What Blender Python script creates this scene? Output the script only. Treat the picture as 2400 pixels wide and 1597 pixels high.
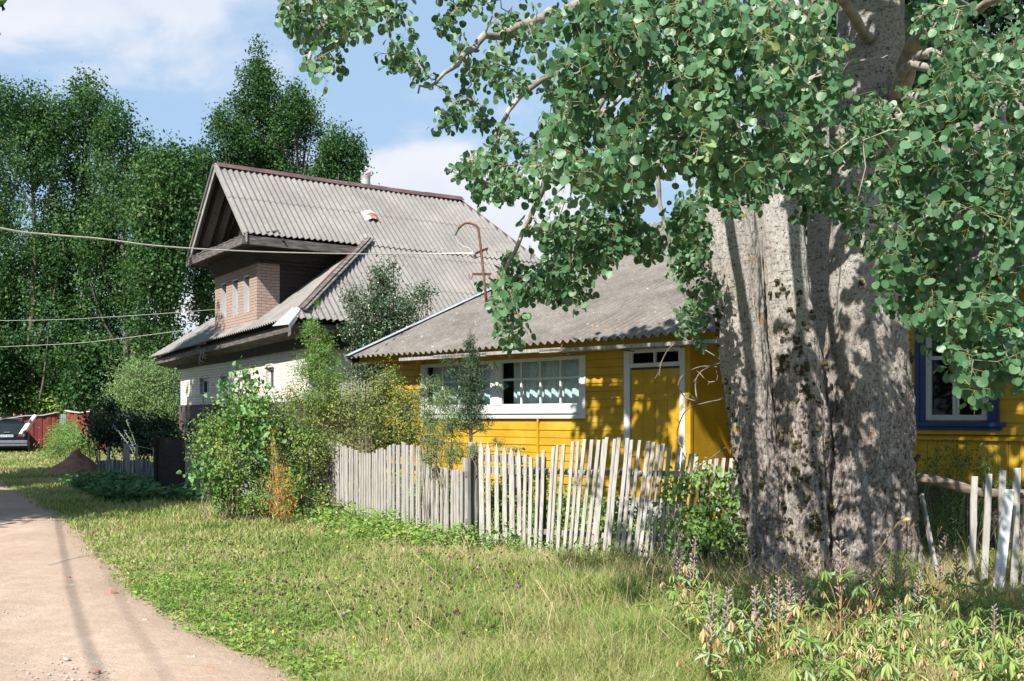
import bpy, math, random
import numpy as np
from mathutils import Vector, Matrix, noise as mnoise

R = math.radians
sc = bpy.context.scene
for o in list(bpy.data.objects):
    bpy.data.objects.remove(o, do_unlink=True)
random.seed(7)
rng = np.random.default_rng(7)

# ------------------------------------------------------------------ camera, sky, sun, exposure
EYE = 1.65
cam_d = bpy.data.cameras.new("camera")
cam = bpy.data.objects.new("camera", cam_d)
sc.collection.objects.link(cam)
cam.location = (0, 0, EYE)
cam.rotation_euler = (R(90), 0, 0)
cam_d.lens = 36.0
cam_d.sensor_width = 36.0
cam_d.shift_y = 181.5 / 2400
cam_d.clip_start = 0.05
cam_d.clip_end = 3000
sc.camera = cam

SUN_AZ = 31.0     # heading the light travels, clockwise from +Y
SUN_EL = 46.0
sun_d = bpy.data.lights.new("sun", 'SUN')
sun_d.energy = 5.0
sun_d.angle = R(0.5)
sun_d.color = (1.0, 0.95, 0.87)
sun = bpy.data.objects.new("sun", sun_d)
sc.collection.objects.link(sun)
sdir = Vector((math.sin(R(SUN_AZ)) * math.cos(R(SUN_EL)), math.cos(R(SUN_AZ)) * math.cos(R(SUN_EL)), -math.sin(R(SUN_EL))))
sun.rotation_euler = sdir.to_track_quat('-Z', 'Y').to_euler()
sun.location = (-20, -24, 40)

sc.view_settings.view_transform = 'Standard'
sc.view_settings.look = 'None'
sc.view_settings.exposure = 1.0
sc.view_settings.gamma = 1.0


def build_world():
    w = bpy.data.worlds.new("World")
    sc.world = w
    w.use_nodes = True
    nt = w.node_tree
    nt.nodes.clear()
    N = nt.nodes.new
    L = nt.links.new
    out = N('ShaderNodeOutputWorld')
    bg = N('ShaderNodeBackground')
    L(bg.outputs[0], out.inputs[0])
    bg.inputs['Strength'].default_value = 0.051
    sky = N('ShaderNodeTexSky')
    sky.sky_type = 'NISHITA'
    sky.sun_disc = False
    sky.sun_elevation = R(SUN_EL)
    sky.sun_rotation = R(SUN_AZ + 180)
    sky.air_density = 1.0
    sky.dust_density = 1.2
    sky.ozone_density = 1.6
    tc = N('ShaderNodeTexCoord')

    def math_(op, a, b=None, clamp=False):
        m = N('ShaderNodeMath')
        m.operation = op
        m.use_clamp = clamp
        for i, v in enumerate((a, b)):
            if v is None:
                continue
            if isinstance(v, (int, float)):
                m.inputs[i].default_value = v
            else:
                L(v, m.inputs[i])
        return m.outputs[0]

    def blob(d, stretch, gain):
        # soft blob of cloud round direction d; stretch = 1/radius on each axis
        mp = N('ShaderNodeMapping')
        mp.inputs['Location'].default_value = [-d[i] * stretch[i] for i in range(3)]
        mp.inputs['Scale'].default_value = stretch
        L(tc.outputs['Generated'], mp.inputs[0])
        ln = N('ShaderNodeVectorMath')
        ln.operation = 'LENGTH'
        L(mp.outputs[0], ln.inputs[0])
        v = math_('SUBTRACT', 1.0, ln.outputs['Value'])
        return math_('MULTIPLY', v, gain)

    def dirn(px, py):
        v = Vector(((px - 1200) / 2400, 1, (980 - py) / 2400))
        v.normalize()
        return v
    nz = N('ShaderNodeTexNoise')
    nz.inputs['Scale'].default_value = 7.0
    nz.inputs['Detail'].default_value = 8.0
    nz.inputs['Roughness'].default_value = 0.55
    nz.inputs['Distortion'].default_value = 0.3
    mpn = N('ShaderNodeMapping')
    mpn.inputs['Scale'].default_value = (1.0, 1.0, 1.9)
    mpn.inputs['Location'].default_value = (3.1, 0.4, 1.2)
    L(tc.outputs['Generated'], mpn.inputs[0])
    L(mpn.outputs[0], nz.inputs[0])
    blobs = []
    # high thin cloud, upper left; small streaks; cumulus right of the roof
    for (px, py, sx, sz, g) in [(100, 30, 5.0, 17.0, .85), (420, -40, 4.6, 14.0, .85), (420, 95, 9, 22, .42), (60, 110, 8, 26, .5),
                                (1010, 520, 8.0, 13.5, 2.3), (1160, 550, 8.0, 14.0, 2.3), (940, 430, 18, 26, 1.3),
                                (1060, 420, 18, 26, 1.2), (690, 60, 9, 16, .12), (380, 720, 9, 16, .9), (2300, 300, 3, 4, .6)]:
        blobs.append(blob(dirn(px, py), (sx, 3.0, sz), g))
    # clouds elsewhere in the sky, behind and beside the viewpoint
    for d, g in (((-0.8, -0.5, 0.35), .9), ((0.7, -0.6, 0.4), .9), ((0.95, 0.1, 0.3), .7), ((-0.95, 0.15, 0.25), .6)):
        blobs.append(blob(d, (3.0, 3.0, 5.0), g))
    acc = blobs[0]
    for b in blobs[1:]:
        acc = math_('MAXIMUM', acc, b)
    acc = math_('MAXIMUM', acc, -0.5)
    n2 = math_('MULTIPLY', math_('SUBTRACT', nz.outputs['Fac'], 0.5), 2.6)
    s = math_('ADD', acc, n2)
    mr = N('ShaderNodeMapRange')
    mr.interpolation_type = 'SMOOTHSTEP'
    mr.inputs['From Min'].default_value = 0.05
    mr.inputs['From Max'].default_value = 0.75
    L(s, mr.inputs[0])
    # horizon whitening
    sep = N('ShaderNodeSeparateXYZ')
    L(tc.outputs['Generated'], sep.inputs[0])
    hz = N('ShaderNodeMapRange')
    hz.inputs['From Min'].default_value = -0.05
    hz.inputs['From Max'].default_value = 0.50
    hz.inputs['To Min'].default_value = 0.85
    hz.inputs['To Max'].default_value = 0.70
    L(sep.outputs['Z'], hz.inputs[0])
    mix0 = N('ShaderNodeMixRGB')
    mix0.inputs[2].default_value = (5.0, 7.3, 10.2, 1)
    L(hz.outputs[0], mix0.inputs[0])
    L(sky.outputs[0], mix0.inputs[1])
    nz2 = N('ShaderNodeTexNoise')
    nz2.inputs['Scale'].default_value = 3.5
    nz2.inputs['Detail'].default_value = 5
    L(tc.outputs['Generated'], nz2.inputs[0])
    cr = N('ShaderNodeMixRGB')
    cr.inputs[1].default_value = (7.2, 7.8, 9.2, 1)
    cr.inputs[2].default_value = (9.6, 9.8, 10.1, 1)
    mrc = N('ShaderNodeMapRange')
    mrc.inputs['From Min'].default_value = 0.38
    mrc.inputs['From Max'].default_value = 0.6
    L(nz2.outputs['Fac'], mrc.inputs[0])
    L(mrc.outputs[0], cr.inputs[0])
    mix = N('ShaderNodeMixRGB')
    L(mr.outputs[0], mix.inputs[0])
    L(mix0.outputs[0], mix.inputs[1])
    L(cr.outputs[0], mix.inputs[2])
    L(mix.outputs[0], bg.inputs['Color'])


build_world()

# ------------------------------------------------------------------ helpers
col = sc.collection


def px2w(px, py, Z):
    """the point of the place seen at photo pixel (px,py), Z metres away"""
    return Vector(((px - 1200) / 2400 * Z, Z, EYE + (980 - py) / 2400 * Z))


def tag(o, label=None, cat=None, group=None, kind=None):
    if label:
        o['label'] = label
    if cat:
        o['category'] = cat
    if group:
        o['group'] = group
    if kind:
        o['kind'] = kind
    return o


def empty(name, loc=(0, 0, 0), rz=0.0, label=None, cat=None, group=None):
    e = bpy.data.objects.new(name, None)
    e.empty_display_size = 0.2
    col.objects.link(e)
    e.location = loc
    e.rotation_euler = (0, 0, rz)
    return tag(e, label, cat, group)


def link_mesh(name, me, mat, parent=None, smooth=False):
    o = bpy.data.objects.new(name, me)
    col.objects.link(o)
    if mat is not None:
        for m in (mat if isinstance(mat, (list, tuple)) else [mat]):
            me.materials.append(m)
    if smooth:
        me.polygons.foreach_set('use_smooth', [True] * len(me.polygons))
    if parent:
        o.parent = parent
    return o


class MB:
    def __init__(s):
        s.v = []
        s.f = []

    def add(s, vs, fs):
        b = len(s.v)
        s.v += [tuple(v) for v in vs]
        s.f += [tuple(i + b for i in f) for f in fs]
        return s

    def hexa(s, p):
        # p: 8 points, bottom ring 0-3 then top ring 4-7
        return s.add(p, [(3, 2, 1, 0), (4, 5, 6, 7), (0, 1, 5, 4), (1, 2, 6, 5), (2, 3, 7, 6), (3, 0, 4, 7)])

    def box(s, a, b):
        x0, y0, z0 = a
        x1, y1, z1 = b
        return s.hexa([(x0, y0, z0), (x1, y0, z0), (x1, y1, z0), (x0, y1, z0), (x0, y0, z1), (x1, y0, z1), (x1, y1, z1), (x0, y1, z1)])

    def beam(s, p0, p1, w, h, up=(0, 0, 1)):
        p0, p1 = Vector(p0), Vector(p1)
        d = (p1 - p0).normalized()
        sd = d.cross(Vector(up))
        if sd.length < 1e-4:
            sd = d.cross(Vector((1, 0, 0)))
        sd.normalize()
        u = sd.cross(d).normalized()
        a = sd * (w / 2)
        b = u * (h / 2)
        return s.hexa([p0 - a - b, p0 + a - b, p0 + a + b, p0 - a + b, p1 - a - b, p1 + a - b, p1 + a + b, p1 - a + b])

    def tube(s, pts, rad, seg=8, cap=True):
        pts = [Vector(p) for p in pts]
        if not isinstance(rad, (list, tuple)):
            rad = [rad] * len(pts)
        n = len(pts)
        rings = []
        ref = None
        for i, p in enumerate(pts):
            d = (pts[min(i + 1, n - 1)] - pts[max(i - 1, 0)])
            if d.length < 1e-9:
                d = Vector((0, 0, 1))
            d.normalize()
            if ref is None:
                ref = Vector((1, 0, 0)) if abs(d.x) < 0.8 else Vector((0, 1, 0))
            a = (ref - d * ref.dot(d))
            if a.length < 1e-5:
                a = d.orthogonal()
            a.normalize()
            ref = a
            b = d.cross(a)
            rings.append([p + (a * math.cos(2 * math.pi * k / seg) + b * math.sin(2 * math.pi * k / seg)) * rad[i] for k in range(seg)])
        vs = [q for r in rings for q in r]
        fs = []
        for i in range(n - 1):
            for k in range(seg):
                fs.append((i * seg + k, i * seg + (k + 1) % seg, (i + 1) * seg + (k + 1) % seg, (i + 1) * seg + k))
        if cap:
            fs.append(tuple(reversed(range(seg))))
            fs.append(tuple(range((n - 1) * seg, n * seg)))
        return s.add(vs, fs)

    def poly(s, pts, thick=None, n=None):
        pts = [Vector(p) for p in pts]
        k = len(pts)
        if thick is None:
            return s.add(pts, [tuple(range(k))])
        n = Vector(n).normalized() if n is not None else (pts[1] - pts[0]).cross(pts[2] - pts[0]).normalized()
        q = [p - n * thick for p in pts]
        fs = [tuple(range(k)), tuple(reversed(range(k, 2 * k)))]
        for i in range(k):
            j = (i + 1) % k
            fs.append((j, i, k + i, k + j))
        return s.add(pts + q, fs)

    def build(s, name, mat, parent=None, smooth=False, bevel=0.0):
        me = bpy.data.meshes.new(name)
        me.from_pydata(s.v, [], s.f)
        me.update()
        o = link_mesh(name, me, mat, parent, smooth)
        if bevel:
            m = o.modifiers.new('bevel', 'BEVEL')
            m.width = bevel
            m.segments = 2
            m.limit_method = 'ANGLE'
        return o


def np_mesh(name, verts, faces, mat, parent=None, smooth=False):
    """verts (N,3), faces (M,k) all of one size"""
    verts = np.asarray(verts, dtype=np.float32)
    faces = np.asarray(faces, dtype=np.int32)
    me = bpy.data.meshes.new(name)
    me.vertices.add(len(verts))
    me.vertices.foreach_set('co', verts.ravel())
    M, k = faces.shape
    me.loops.add(M * k)
    me.loops.foreach_set('vertex_index', faces.ravel())
    me.polygons.add(M)
    me.polygons.foreach_set('loop_start', np.arange(0, M * k, k, dtype=np.int32))
    me.polygons.foreach_set('loop_total', np.full(M, k, dtype=np.int32))
    me.update(calc_edges=True)
    return link_mesh(name, me, mat, parent, smooth)


def norm(a):
    return a / np.maximum(np.linalg.norm(a, axis=-1, keepdims=True), 1e-9)


# leaf templates: (verts, tri faces). x = width, y = length, z = normal
def T_round(k=5, fold=0.12):
    vs = [(0, 0, 0), (0, 1, 0)]
    L_, R_ = [], []
    for i in range(1, k):
        a = i / k * math.pi
        y = 0.5 - 0.5 * math.cos(a)
        x = 0.52 * math.sin(a) ** 0.85
        vs.append((x, y, fold * x * 2))
        vs.append((-x, y, fold * x * 2))
    vs.append((0, 0.5, -0.02))
    c = len(vs) - 1
    right = [0] + [2 + 2 * i for i in range(k - 1)] + [1]
    left = [0] + [3 + 2 * i for i in range(k - 1)] + [1]
    fs = []
    for i in range(len(right) - 1):
        fs.append((c, right[i], right[i + 1]))
        fs.append((c, left[i + 1], left[i]))
    return np.array(vs, float), np.array(fs, int)


_pr = [(.33, .05, .05), (.53, .28, .07), (.52, .58, .03), (.31, .87, -.02)]
T_ASPEN = (np.array([(0, 0, 0), (0, 1.0, -.06), (0, .48, -.03)] + [(x, y, z + .02) for x, y, z in _pr] + [(-x * .96, y, z) for x, y, z in _pr], float),
           np.array([(2, 0, 3), (2, 3, 4), (2, 4, 5), (2, 5, 6), (2, 6, 1), (2, 7, 0), (2, 8, 7), (2, 9, 8), (2, 10, 9), (2, 1, 10)], int))
T_OVAL = (np.array([(0, 0, 0), (.30, .45, .09), (0, 1, -.04), (-.30, .45, .09)], float), np.array([(0, 1, 2), (0, 2, 3)], int))
T_BROAD = (np.array([(0, 0, 0), (.36, .28, .08), (.22, .74, .05), (0, 1, -.1), (-.22, .74, .05), (-.36, .28, .08)], float),
           np.array([(0, 1, 2), (0, 2, 3), (0, 3, 4), (0, 4, 5)], int))
T_NARROW = (np.array([(0, 0, 0), (.10, .45, .03), (0, 1, -.1), (-.10, .45, .03)], float), np.array([(0, 1, 2), (0, 2, 3)], int))


def scatter(T, pos, tip, nrm, size):
    """many leaves from one template -> verts, faces"""
    tv, tf = T
    pos = np.asarray(pos, float)
    tip = norm(np.asarray(tip, float))
    sx = norm(np.cross(tip, np.asarray(nrm, float)) + 1e-6)
    nn = np.cross(sx, tip)
    size = np.asarray(size, float).reshape(-1, 1, 1)
    v = (sx[:, None, :] * tv[None, :, 0:1] + tip[:, None, :] * tv[None, :, 1:2] + nn[:, None, :] * tv[None, :, 2:3]) * size + pos[:, None, :]
    n = len(pos)
    k = len(tv)
    f = tf[None] + (np.arange(n) * k)[:, None, None]
    return v.reshape(-1, 3), f.reshape(-1, tf.shape[1])


def merge(parts):
    vs, fs, b = [], [], 0
    for v, f in parts:
        vs.append(v)
        fs.append(f + b)
        b += len(v)
    return np.concatenate(vs), np.concatenate(fs)


def rand_dir(n, up=0.0):
    d = rng.normal(size=(n, 3))
    d = norm(d)
    d[:, 2] += up
    return norm(d)


# ------------------------------------------------------------------ materials
def newmat(name):
    m = bpy.data.materials.new(name)
    m.use_nodes = True
    nt = m.node_tree
    return m, nt, nt.nodes, nt.links, nt.nodes['Principled BSDF']


def ramp(nt, fac, stops):
    r = nt.nodes.new('ShaderNodeValToRGB')
    el = r.color_ramp.elements
    while len(el) < len(stops):
        el.new(0.5)
    for e, (p, c) in zip(el, stops):
        e.position = p
        e.color = (c[0], c[1], c[2], 1)
    nt.links.new(fac, r.inputs[0])
    return r.outputs[0]


def coords(nt, scale=(1, 1, 1), kind='Object', rot=(0, 0, 0)):
    tc = nt.nodes.new('ShaderNodeTexCoord')
    mp = nt.nodes.new('ShaderNodeMapping')
    mp.inputs['Scale'].default_value = scale
    mp.inputs['Rotation'].default_value = rot
    nt.links.new(tc.outputs[kind], mp.inputs[0])
    return mp.outputs[0]


def nnoise(nt, vec, scale, detail=4, rough=.55, dist=0.0):
    n = nt.nodes.new('ShaderNodeTexNoise')
    n.inputs['Scale'].default_value = scale
    n.inputs['Detail'].default_value = detail
    n.inputs['Roughness'].default_value = rough
    n.inputs['Distortion'].default_value = dist
    nt.links.new(vec, n.inputs['Vector'])
    return n.outputs['Fac']


def mixc(nt, fac, a, b, mode='MIX'):
    m = nt.nodes.new('ShaderNodeMixRGB')
    m.blend_type = mode
    for i, v in enumerate((fac, a, b)):
        if isinstance(v, (int, float)):
            m.inputs[i].default_value = v
        elif isinstance(v, tuple):
            m.inputs[i].default_value = (v[0], v[1], v[2], 1)
        else:
            nt.links.new(v, m.inputs[i])
    return m.outputs[0]


def mrange(nt, v, a, b, c=0.0, d=1.0):
    m = nt.nodes.new('ShaderNodeMapRange')
    for k, x in zip(('From Min', 'From Max', 'To Min', 'To Max'), (a, b, c, d)):
        m.inputs[k].default_value = x
    nt.links.new(v, m.inputs[0])
    return m.outputs[0]


def bump(nt, bsdf, h, strength=.5, dist=.02):
    b = nt.nodes.new('ShaderNodeBump')
    b.inputs['Strength'].default_value = strength
    b.inputs['Distance'].default_value = dist
    nt.links.new(h, b.inputs['Height'])
    nt.links.new(b.outputs[0], bsdf.inputs['Normal'])


def mat_noise(name, stops, scale=4, stretch=(1, 1, 1), rough=.8, bmp=.3, detail=6, bdist=.01, metallic=0.0, rot=(0, 0, 0)):
    m, nt, N, L, b = newmat(name)
    v = coords(nt, stretch, rot=rot)
    n = nnoise(nt, v, scale, detail, .62)
    L.new(ramp(nt, n, stops), b.inputs['Base Color'])
    b.inputs['Roughness'].default_value = rough
    b.inputs['Metallic'].default_value = metallic
    if bmp:
        bump(nt, b, n, bmp, bdist)
    return m


def mat_plain(name, c, rough=.5, metallic=0.0):
    m, nt, N, L, b = newmat(name)
    v = coords(nt)
    n = nnoise(nt, v, 9, 4)
    L.new(ramp(nt, n, [(.3, tuple(x * .8 for x in c)), (.7, tuple(min(1, x * 1.12) for x in c))]), b.inputs['Base Color'])
    b.inputs['Roughness'].default_value = rough
    b.inputs['Metallic'].default_value = metallic
    return m


def mat_leaf(name, stops, transl=.35, tcol=(.22, .42, .05), rough=.5, clump=0.8, back=None, spec=.35):
    """leaf: colour varies leaf by leaf and clump by clump, light comes through"""
    m, nt, N, L, b = newmat(name)
    g = N.new('ShaderNodeNewGeometry')
    v = coords(nt)
    n = nnoise(nt, v, clump, 2)
    a = N.new('ShaderNodeMath')
    a.operation = 'MULTIPLY_ADD'
    L.new(g.outputs['Random Per Island'], a.inputs[0])
    a.inputs[1].default_value = 0.6
    s = N.new('ShaderNodeMath')
    s.operation = 'MULTIPLY_ADD'
    L.new(n, s.inputs[0])
    s.inputs[1].default_value = 1.3
    s.inputs[2].default_value = -0.45
    L.new(s.outputs[0], a.inputs[2])
    c = ramp(nt, a.outputs[0], stops)
    if back:
        c = mixc(nt, g.outputs['Backfacing'], c, mixc(nt, .6, c, back))
    L.new(c, b.inputs['Base Color'])
    b.inputs['Roughness'].default_value = rough
    b.inputs['Specular IOR Level'].default_value = spec
    t = N.new('ShaderNodeBsdfTranslucent')
    tc = mixc(nt, .5, c, tcol)
    L.new(tc, t.inputs['Color'])
    mx = N.new('ShaderNodeMixShader')
    mx.inputs[0].default_value = transl
    L.new(b.outputs[0], mx.inputs[1])
    L.new(t.outputs[0], mx.inputs[2])
    L.new(mx.outputs[0], nt.nodes['Material Output'].inputs[0])
    return m


M = {}
M['aspen'] = mat_leaf('aspen_leaf', [(0, (.022, .065, .024)), (.35, (.050, .130, .055)), (.7, (.095, .200, .095)), (.93, (.15, .27, .135)), (1, (.40, .46, .15))],
                      transl=.28, tcol=(.16, .34, .05), rough=.42, clump=.9, back=(.15, .24, .14), spec=.35)
M['aspen_petiole'] = mat_plain('petiole', (.24, .22, .07), .6)
M['maple'] = mat_leaf('dense_tree_leaf', [(0, (.012, .042, .014)), (.35, (.030, .088, .026)), (.7, (.065, .14, .040)), (1, (.18, .24, .10))], spec=.15, transl=.28, tcol=(.10, .22, .03), clump=.45, rough=.5)
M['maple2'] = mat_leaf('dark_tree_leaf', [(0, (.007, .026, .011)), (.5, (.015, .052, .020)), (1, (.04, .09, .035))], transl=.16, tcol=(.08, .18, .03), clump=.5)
M['willow'] = mat_leaf('willow_leaf', [(0, (.09, .17, .05)), (.5, (.19, .31, .10)), (1, (.36, .45, .22))], transl=.3, clump=1.2)
M['shrub'] = mat_leaf('shrub_leaf', [(0, (.05, .11, .025)), (.4, (.13, .23, .045)), (.75, (.23, .33, .08)), (.93, (.36, .34, .09)), (1, (.45, .24, .06))], transl=.3, clump=1.6)
M['lilac'] = mat_leaf('lilac_leaf', [(0, (.05, .14, .035)), (.5, (.10, .23, .06)), (1, (.20, .34, .12))], transl=.25, clump=2)
M['rowan'] = mat_leaf('rowan_leaf', [(0, (.07, .16, .03)), (.5, (.14, .27, .05)), (1, (.25, .36, .08))], transl=.35, clump=2)
M['haw'] = mat_leaf('apple_leaf', [(0, (.02, .05, .022)), (.5, (.04, .09, .035)), (.9, (.09, .15, .07)), (1, (.25, .28, .17))], transl=.15, clump=2, rough=.35, spec=.6)
M['rose'] = mat_leaf('rose_leaf', [(0, (.07, .12, .03)), (.5, (.17, .22, .05)), (.85, (.29, .30, .08)), (1, (.5, .24, .05))], transl=.3, clump=2.2)
M['juniper'] = mat_leaf('juniper_needle', [(0, (.05, .10, .035)), (.5, (.12, .19, .06)), (1, (.26, .33, .13))], transl=.15, clump=2)
M['juniper_dark'] = mat_leaf('juniper_spire_needle', [(0, (.016, .045, .024)), (.6, (.035, .08, .035)), (1, (.08, .13, .05))], transl=.12, clump=2)
M['vine'] = mat_leaf('vine_leaf', [(0, (.08, .17, .04)), (.5, (.18, .31, .08)), (1, (.32, .42, .13))], transl=.33, clump=2)
M['herb'] = mat_leaf('herb_leaf', [(0, (.06, .15, .025)), (.5, (.17, .29, .05)), (1, (.38, .44, .11))], transl=.35, clump=1.5)
M['herb_dark'] = mat_leaf('nettle_leaf', [(0, (.02, .08, .03)), (.6, (.05, .14, .045)), (1, (.12, .22, .07))], transl=.25, clump=1.5)
M['lupine_green'] = mat_leaf('lupine_leaf', [(0, (.09, .19, .04)), (.4, (.18, .29, .06)), (.7, (.33, .39, .10)), (1, (.50, .45, .13))], transl=.35, clump=5, back=(.5, .6, .42))
M['lupine_pale'] = mat_leaf('lupine_leaf_pale', [(0, (.15, .26, .11)), (.5, (.29, .40, .21)), (1, (.42, .48, .30))], transl=.3, clump=5)
M['lupine_brown'] = mat_leaf('lupine_leaf_dry', [(0, (.26, .15, .08)), (.35, (.44, .31, .18)), (.65, (.56, .50, .20)), (1, (.60, .46, .32))], transl=.25, clump=6, tcol=(.5, .3, .1))
M['pod'] = mat_noise('lupine_pod', [(.3, (.12, .105, .11)), (.55, (.25, .23, .235)), (.8, (.42, .395, .39))], 30, rough=.8, bmp=.2)
M['dry_stem'] = mat_noise('dry_stem', [(.3, (.22, .11, .04)), (.6, (.42, .26, .12)), (.8, (.5, .36, .2))], 6, rough=.85, bmp=.1)
M['green_stem'] = mat_noise('green_stem', [(.3, (.12, .20, .05)), (.7, (.30, .33, .10))], 6, rough=.7, bmp=.1)
M['rustleaf'] = mat_leaf('withered_leaf', [(0, (.25, .06, .015)), (.4, (.45, .16, .03)), (.7, (.42, .36, .05)), (1, (.5, .5, .1))], transl=.25, tcol=(.5, .2, .03), clump=3)
M['twig'] = mat_noise('twig_bark', [(.3, (.10, .08, .06)), (.6, (.24, .20, .17)), (.8, (.38, .34, .30))], 12, rough=.85, bmp=.2)
M['bark_dark'] = mat_noise('dark_bark', [(.3, (.05, .042, .035)), (.6, (.13, .11, .09)), (.8, (.24, .21, .18))], 5, (1, 1, .3), rough=.9, bmp=.6, bdist=.03)
M['limb'] = mat_noise('aspen_limb_bark', [(.25, (.09, .08, .065)), (.5, (.26, .235, .20)), (.66, (.38, .35, .30)), (.8, (.50, .28, .04))], 7, (1, 1, 1), rough=.8, bmp=.4, bdist=.01)
M['weathered'] = mat_noise('weathered_wood', [(.25, (.10, .09, .085)), (.5, (.26, .25, .235)), (.75, (.44, .43, .41))], 5, (6, 6, .5), rough=.85, bmp=.5, bdist=.006)
M['old_log'] = mat_noise('old_log', [(.3, (.06, .045, .035)), (.55, (.20, .16, .12)), (.8, (.38, .33, .28))], 6, (.5, 5, 5), rough=.9, bmp=.7, bdist=.02)
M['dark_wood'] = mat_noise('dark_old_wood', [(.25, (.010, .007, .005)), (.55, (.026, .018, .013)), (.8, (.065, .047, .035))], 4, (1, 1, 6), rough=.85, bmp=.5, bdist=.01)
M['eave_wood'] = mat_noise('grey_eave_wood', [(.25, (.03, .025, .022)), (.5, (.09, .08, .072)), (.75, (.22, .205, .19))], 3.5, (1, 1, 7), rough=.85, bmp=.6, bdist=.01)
M['red_tin'] = mat_noise('red_roofing_tin', [(.3, (.055, .028, .022)), (.55, (.10, .048, .038)), (.72, (.14, .075, .058)), (.85, (.11, .10, .06))], 2.5, rough=.5, bmp=.15)
M['rust'] = mat_noise('rusty_steel', [(.3, (.09, .035, .022)), (.6, (.19, .08, .05)), (.8, (.28, .13, .08))], 14, rough=.75, bmp=.3)
M['zinc'] = mat_noise('zinc_sheet', [(.3, (.24, .27, .30)), (.7, (.40, .43, .46))], 3, rough=.45, bmp=.08)
M['galv'] = mat_noise('galvanised_pipe', [(.3, (.30, .32, .31)), (.6, (.46, .48, .46)), (.8, (.52, .44, .32))], 5, (1, 1, .5), rough=.45, bmp=.1, metallic=.35)
M['dark_iron'] = mat_noise('dark_steel', [(.3, (.02, .02, .022)), (.7, (.06, .06, .065))], 6, rough=.5, bmp=.1)
M['cream_wire'] = mat_plain('cream_insulation', (.72, .68, .60), .6)
M['grey_wire'] = mat_plain('grey_wire', (.30, .29, .28), .6)
M['porcelain'] = mat_plain('white_porcelain', (.75, .74, .70), .3)
M['curtain'] = None


def mat_roof(name, c0, c1, lichen=0.0, dark=0.0):
    m, nt, N, L, b = newmat(name)
    v = coords(nt)
    n1 = nnoise(nt, v, 0.9, 5, .6)
    n2 = nnoise(nt, v, 60, 3, .7)
    n3 = nnoise(nt, coords(nt, (1, 1, 1)), 9, 6, .7)
    base = ramp(nt, n1, [(.3, c0), (.7, c1)])
    base = mixc(nt, mrange(nt, n3, .35, .75, 0, .45), base, tuple(x * .5 for x in c0))
    base = mixc(nt, mrange(nt, n2, .56, .72, 0, .5), base, tuple(min(.8, x * 1.5) for x in c1))
    base = mixc(nt, mrange(nt, n2, .42, .30, 0, .55), base, tuple(x * .35 for x in c0))
    if dark:
        nd = nnoise(nt, coords(nt, (1, 1, 1)), 1.7, 6, .7)
        base = mixc(nt, mrange(nt, nd, .48, .62, 0, dark), base, (.09, .08, .07))
    if lichen:
        nl = nnoise(nt, v, 5.5, 5, .7)
        base = mixc(nt, mrange(nt, nl, .655, .70, 0, lichen), base, (.52, .27, .03))
        nw = nnoise(nt, coords(nt, (1.1, 1, 1)), 12, 5, .7)
        base = mixc(nt, mrange(nt, nw, .63, .69, 0, .6), base, (.55, .55, .50))
    L.new(base, b.inputs['Base Color'])
    b.inputs['Roughness'].default_value = .9
    b.inputs['Specular IOR Level'].default_value = .2
    bump(nt, b, n2, .35, .004)
    return m


M['roof_grey'] = mat_roof('corrugated_cement_pale', (.17, .162, .152), (.265, .252, .236))
M['roof_brown'] = mat_roof('corrugated_cement_lichened', (.135, .122, .108), (.235, .215, .195), lichen=.95, dark=.45)


def mat_yellow():
    m, nt, N, L, b = newmat('yellow_paint')
    v = coords(nt)
    n = nnoise(nt, coords(nt, (1.5, 1.5, 12)), 3, 5, .6)
    n2 = nnoise(nt, v, 1.3, 5, .65)
    c = ramp(nt, n2, [(.3, (.35, .20, .009)), (.6, (.47, .283, .012)), (.8, (.54, .345, .028))])
    c = mixc(nt, mrange(nt, n, .55, .8, 0, .3), c, (.42, .20, .015))
    nd = nnoise(nt, v, 24, 4, .7)
    c = mixc(nt, mrange(nt, nd, .70, .74, 0, .6), c, (.16, .11, .06))
    ns = nnoise(nt, coords(nt, (5, 5, .45)), 2.6, 6, .7)
    c = mixc(nt, mrange(nt, ns, .52, .74, 0, .45), c, (.30, .19, .05))
    nf = nnoise(nt, coords(nt, (1, 1, 2)), 1.1, 4, .6)
    c = mixc(nt, mrange(nt, nf, .50, .72, 0, .35), c, (.66, .47, .10))
    L.new(c, b.inputs['Base Color'])
    b.inputs['Roughness'].default_value = .55
    bump(nt, b, n, .35, .005)
    return m


M['yellow'] = mat_yellow()


def mat_paint(name, c, wear=(.25, .22, .19), amount=.6, scale=14):
    m, nt, N, L, b = newmat(name)
    n = nnoise(nt, coords(nt), 2.5, 4)
    c1 = ramp(nt, n, [(.3, tuple(x * .86 for x in c)), (.7, c)])
    nd = nnoise(nt, coords(nt, (1, 1, 1)), scale, 5, .7)
    c1 = mixc(nt, mrange(nt, nd, .60, .68, 0, amount), c1, wear)
    L.new(c1, b.inputs['Base Color'])
    b.inputs['Roughness'].default_value = .5
    bump(nt, b, nd, .2, .003)
    return m


M['white'] = mat_paint('white_paint', (.60, .61, .62), (.27, .24, .20), .6)
M['white_worn'] = mat_paint('worn_white_paint', (.46, .48, .48), (.16, .13, .11), .9, 10)
M['blue'] = mat_paint('blue_paint', (.008, .042, .14), (.01, .03, .1), .4)
M['red'] = mat_noise('red_fence_paint', [(.3, (.09, .012, .010)), (.6, (.22, .030, .024)), (.8, (.30, .07, .055))], 2.5, (3, 3, .5), rough=.7, bmp=.3)


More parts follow.
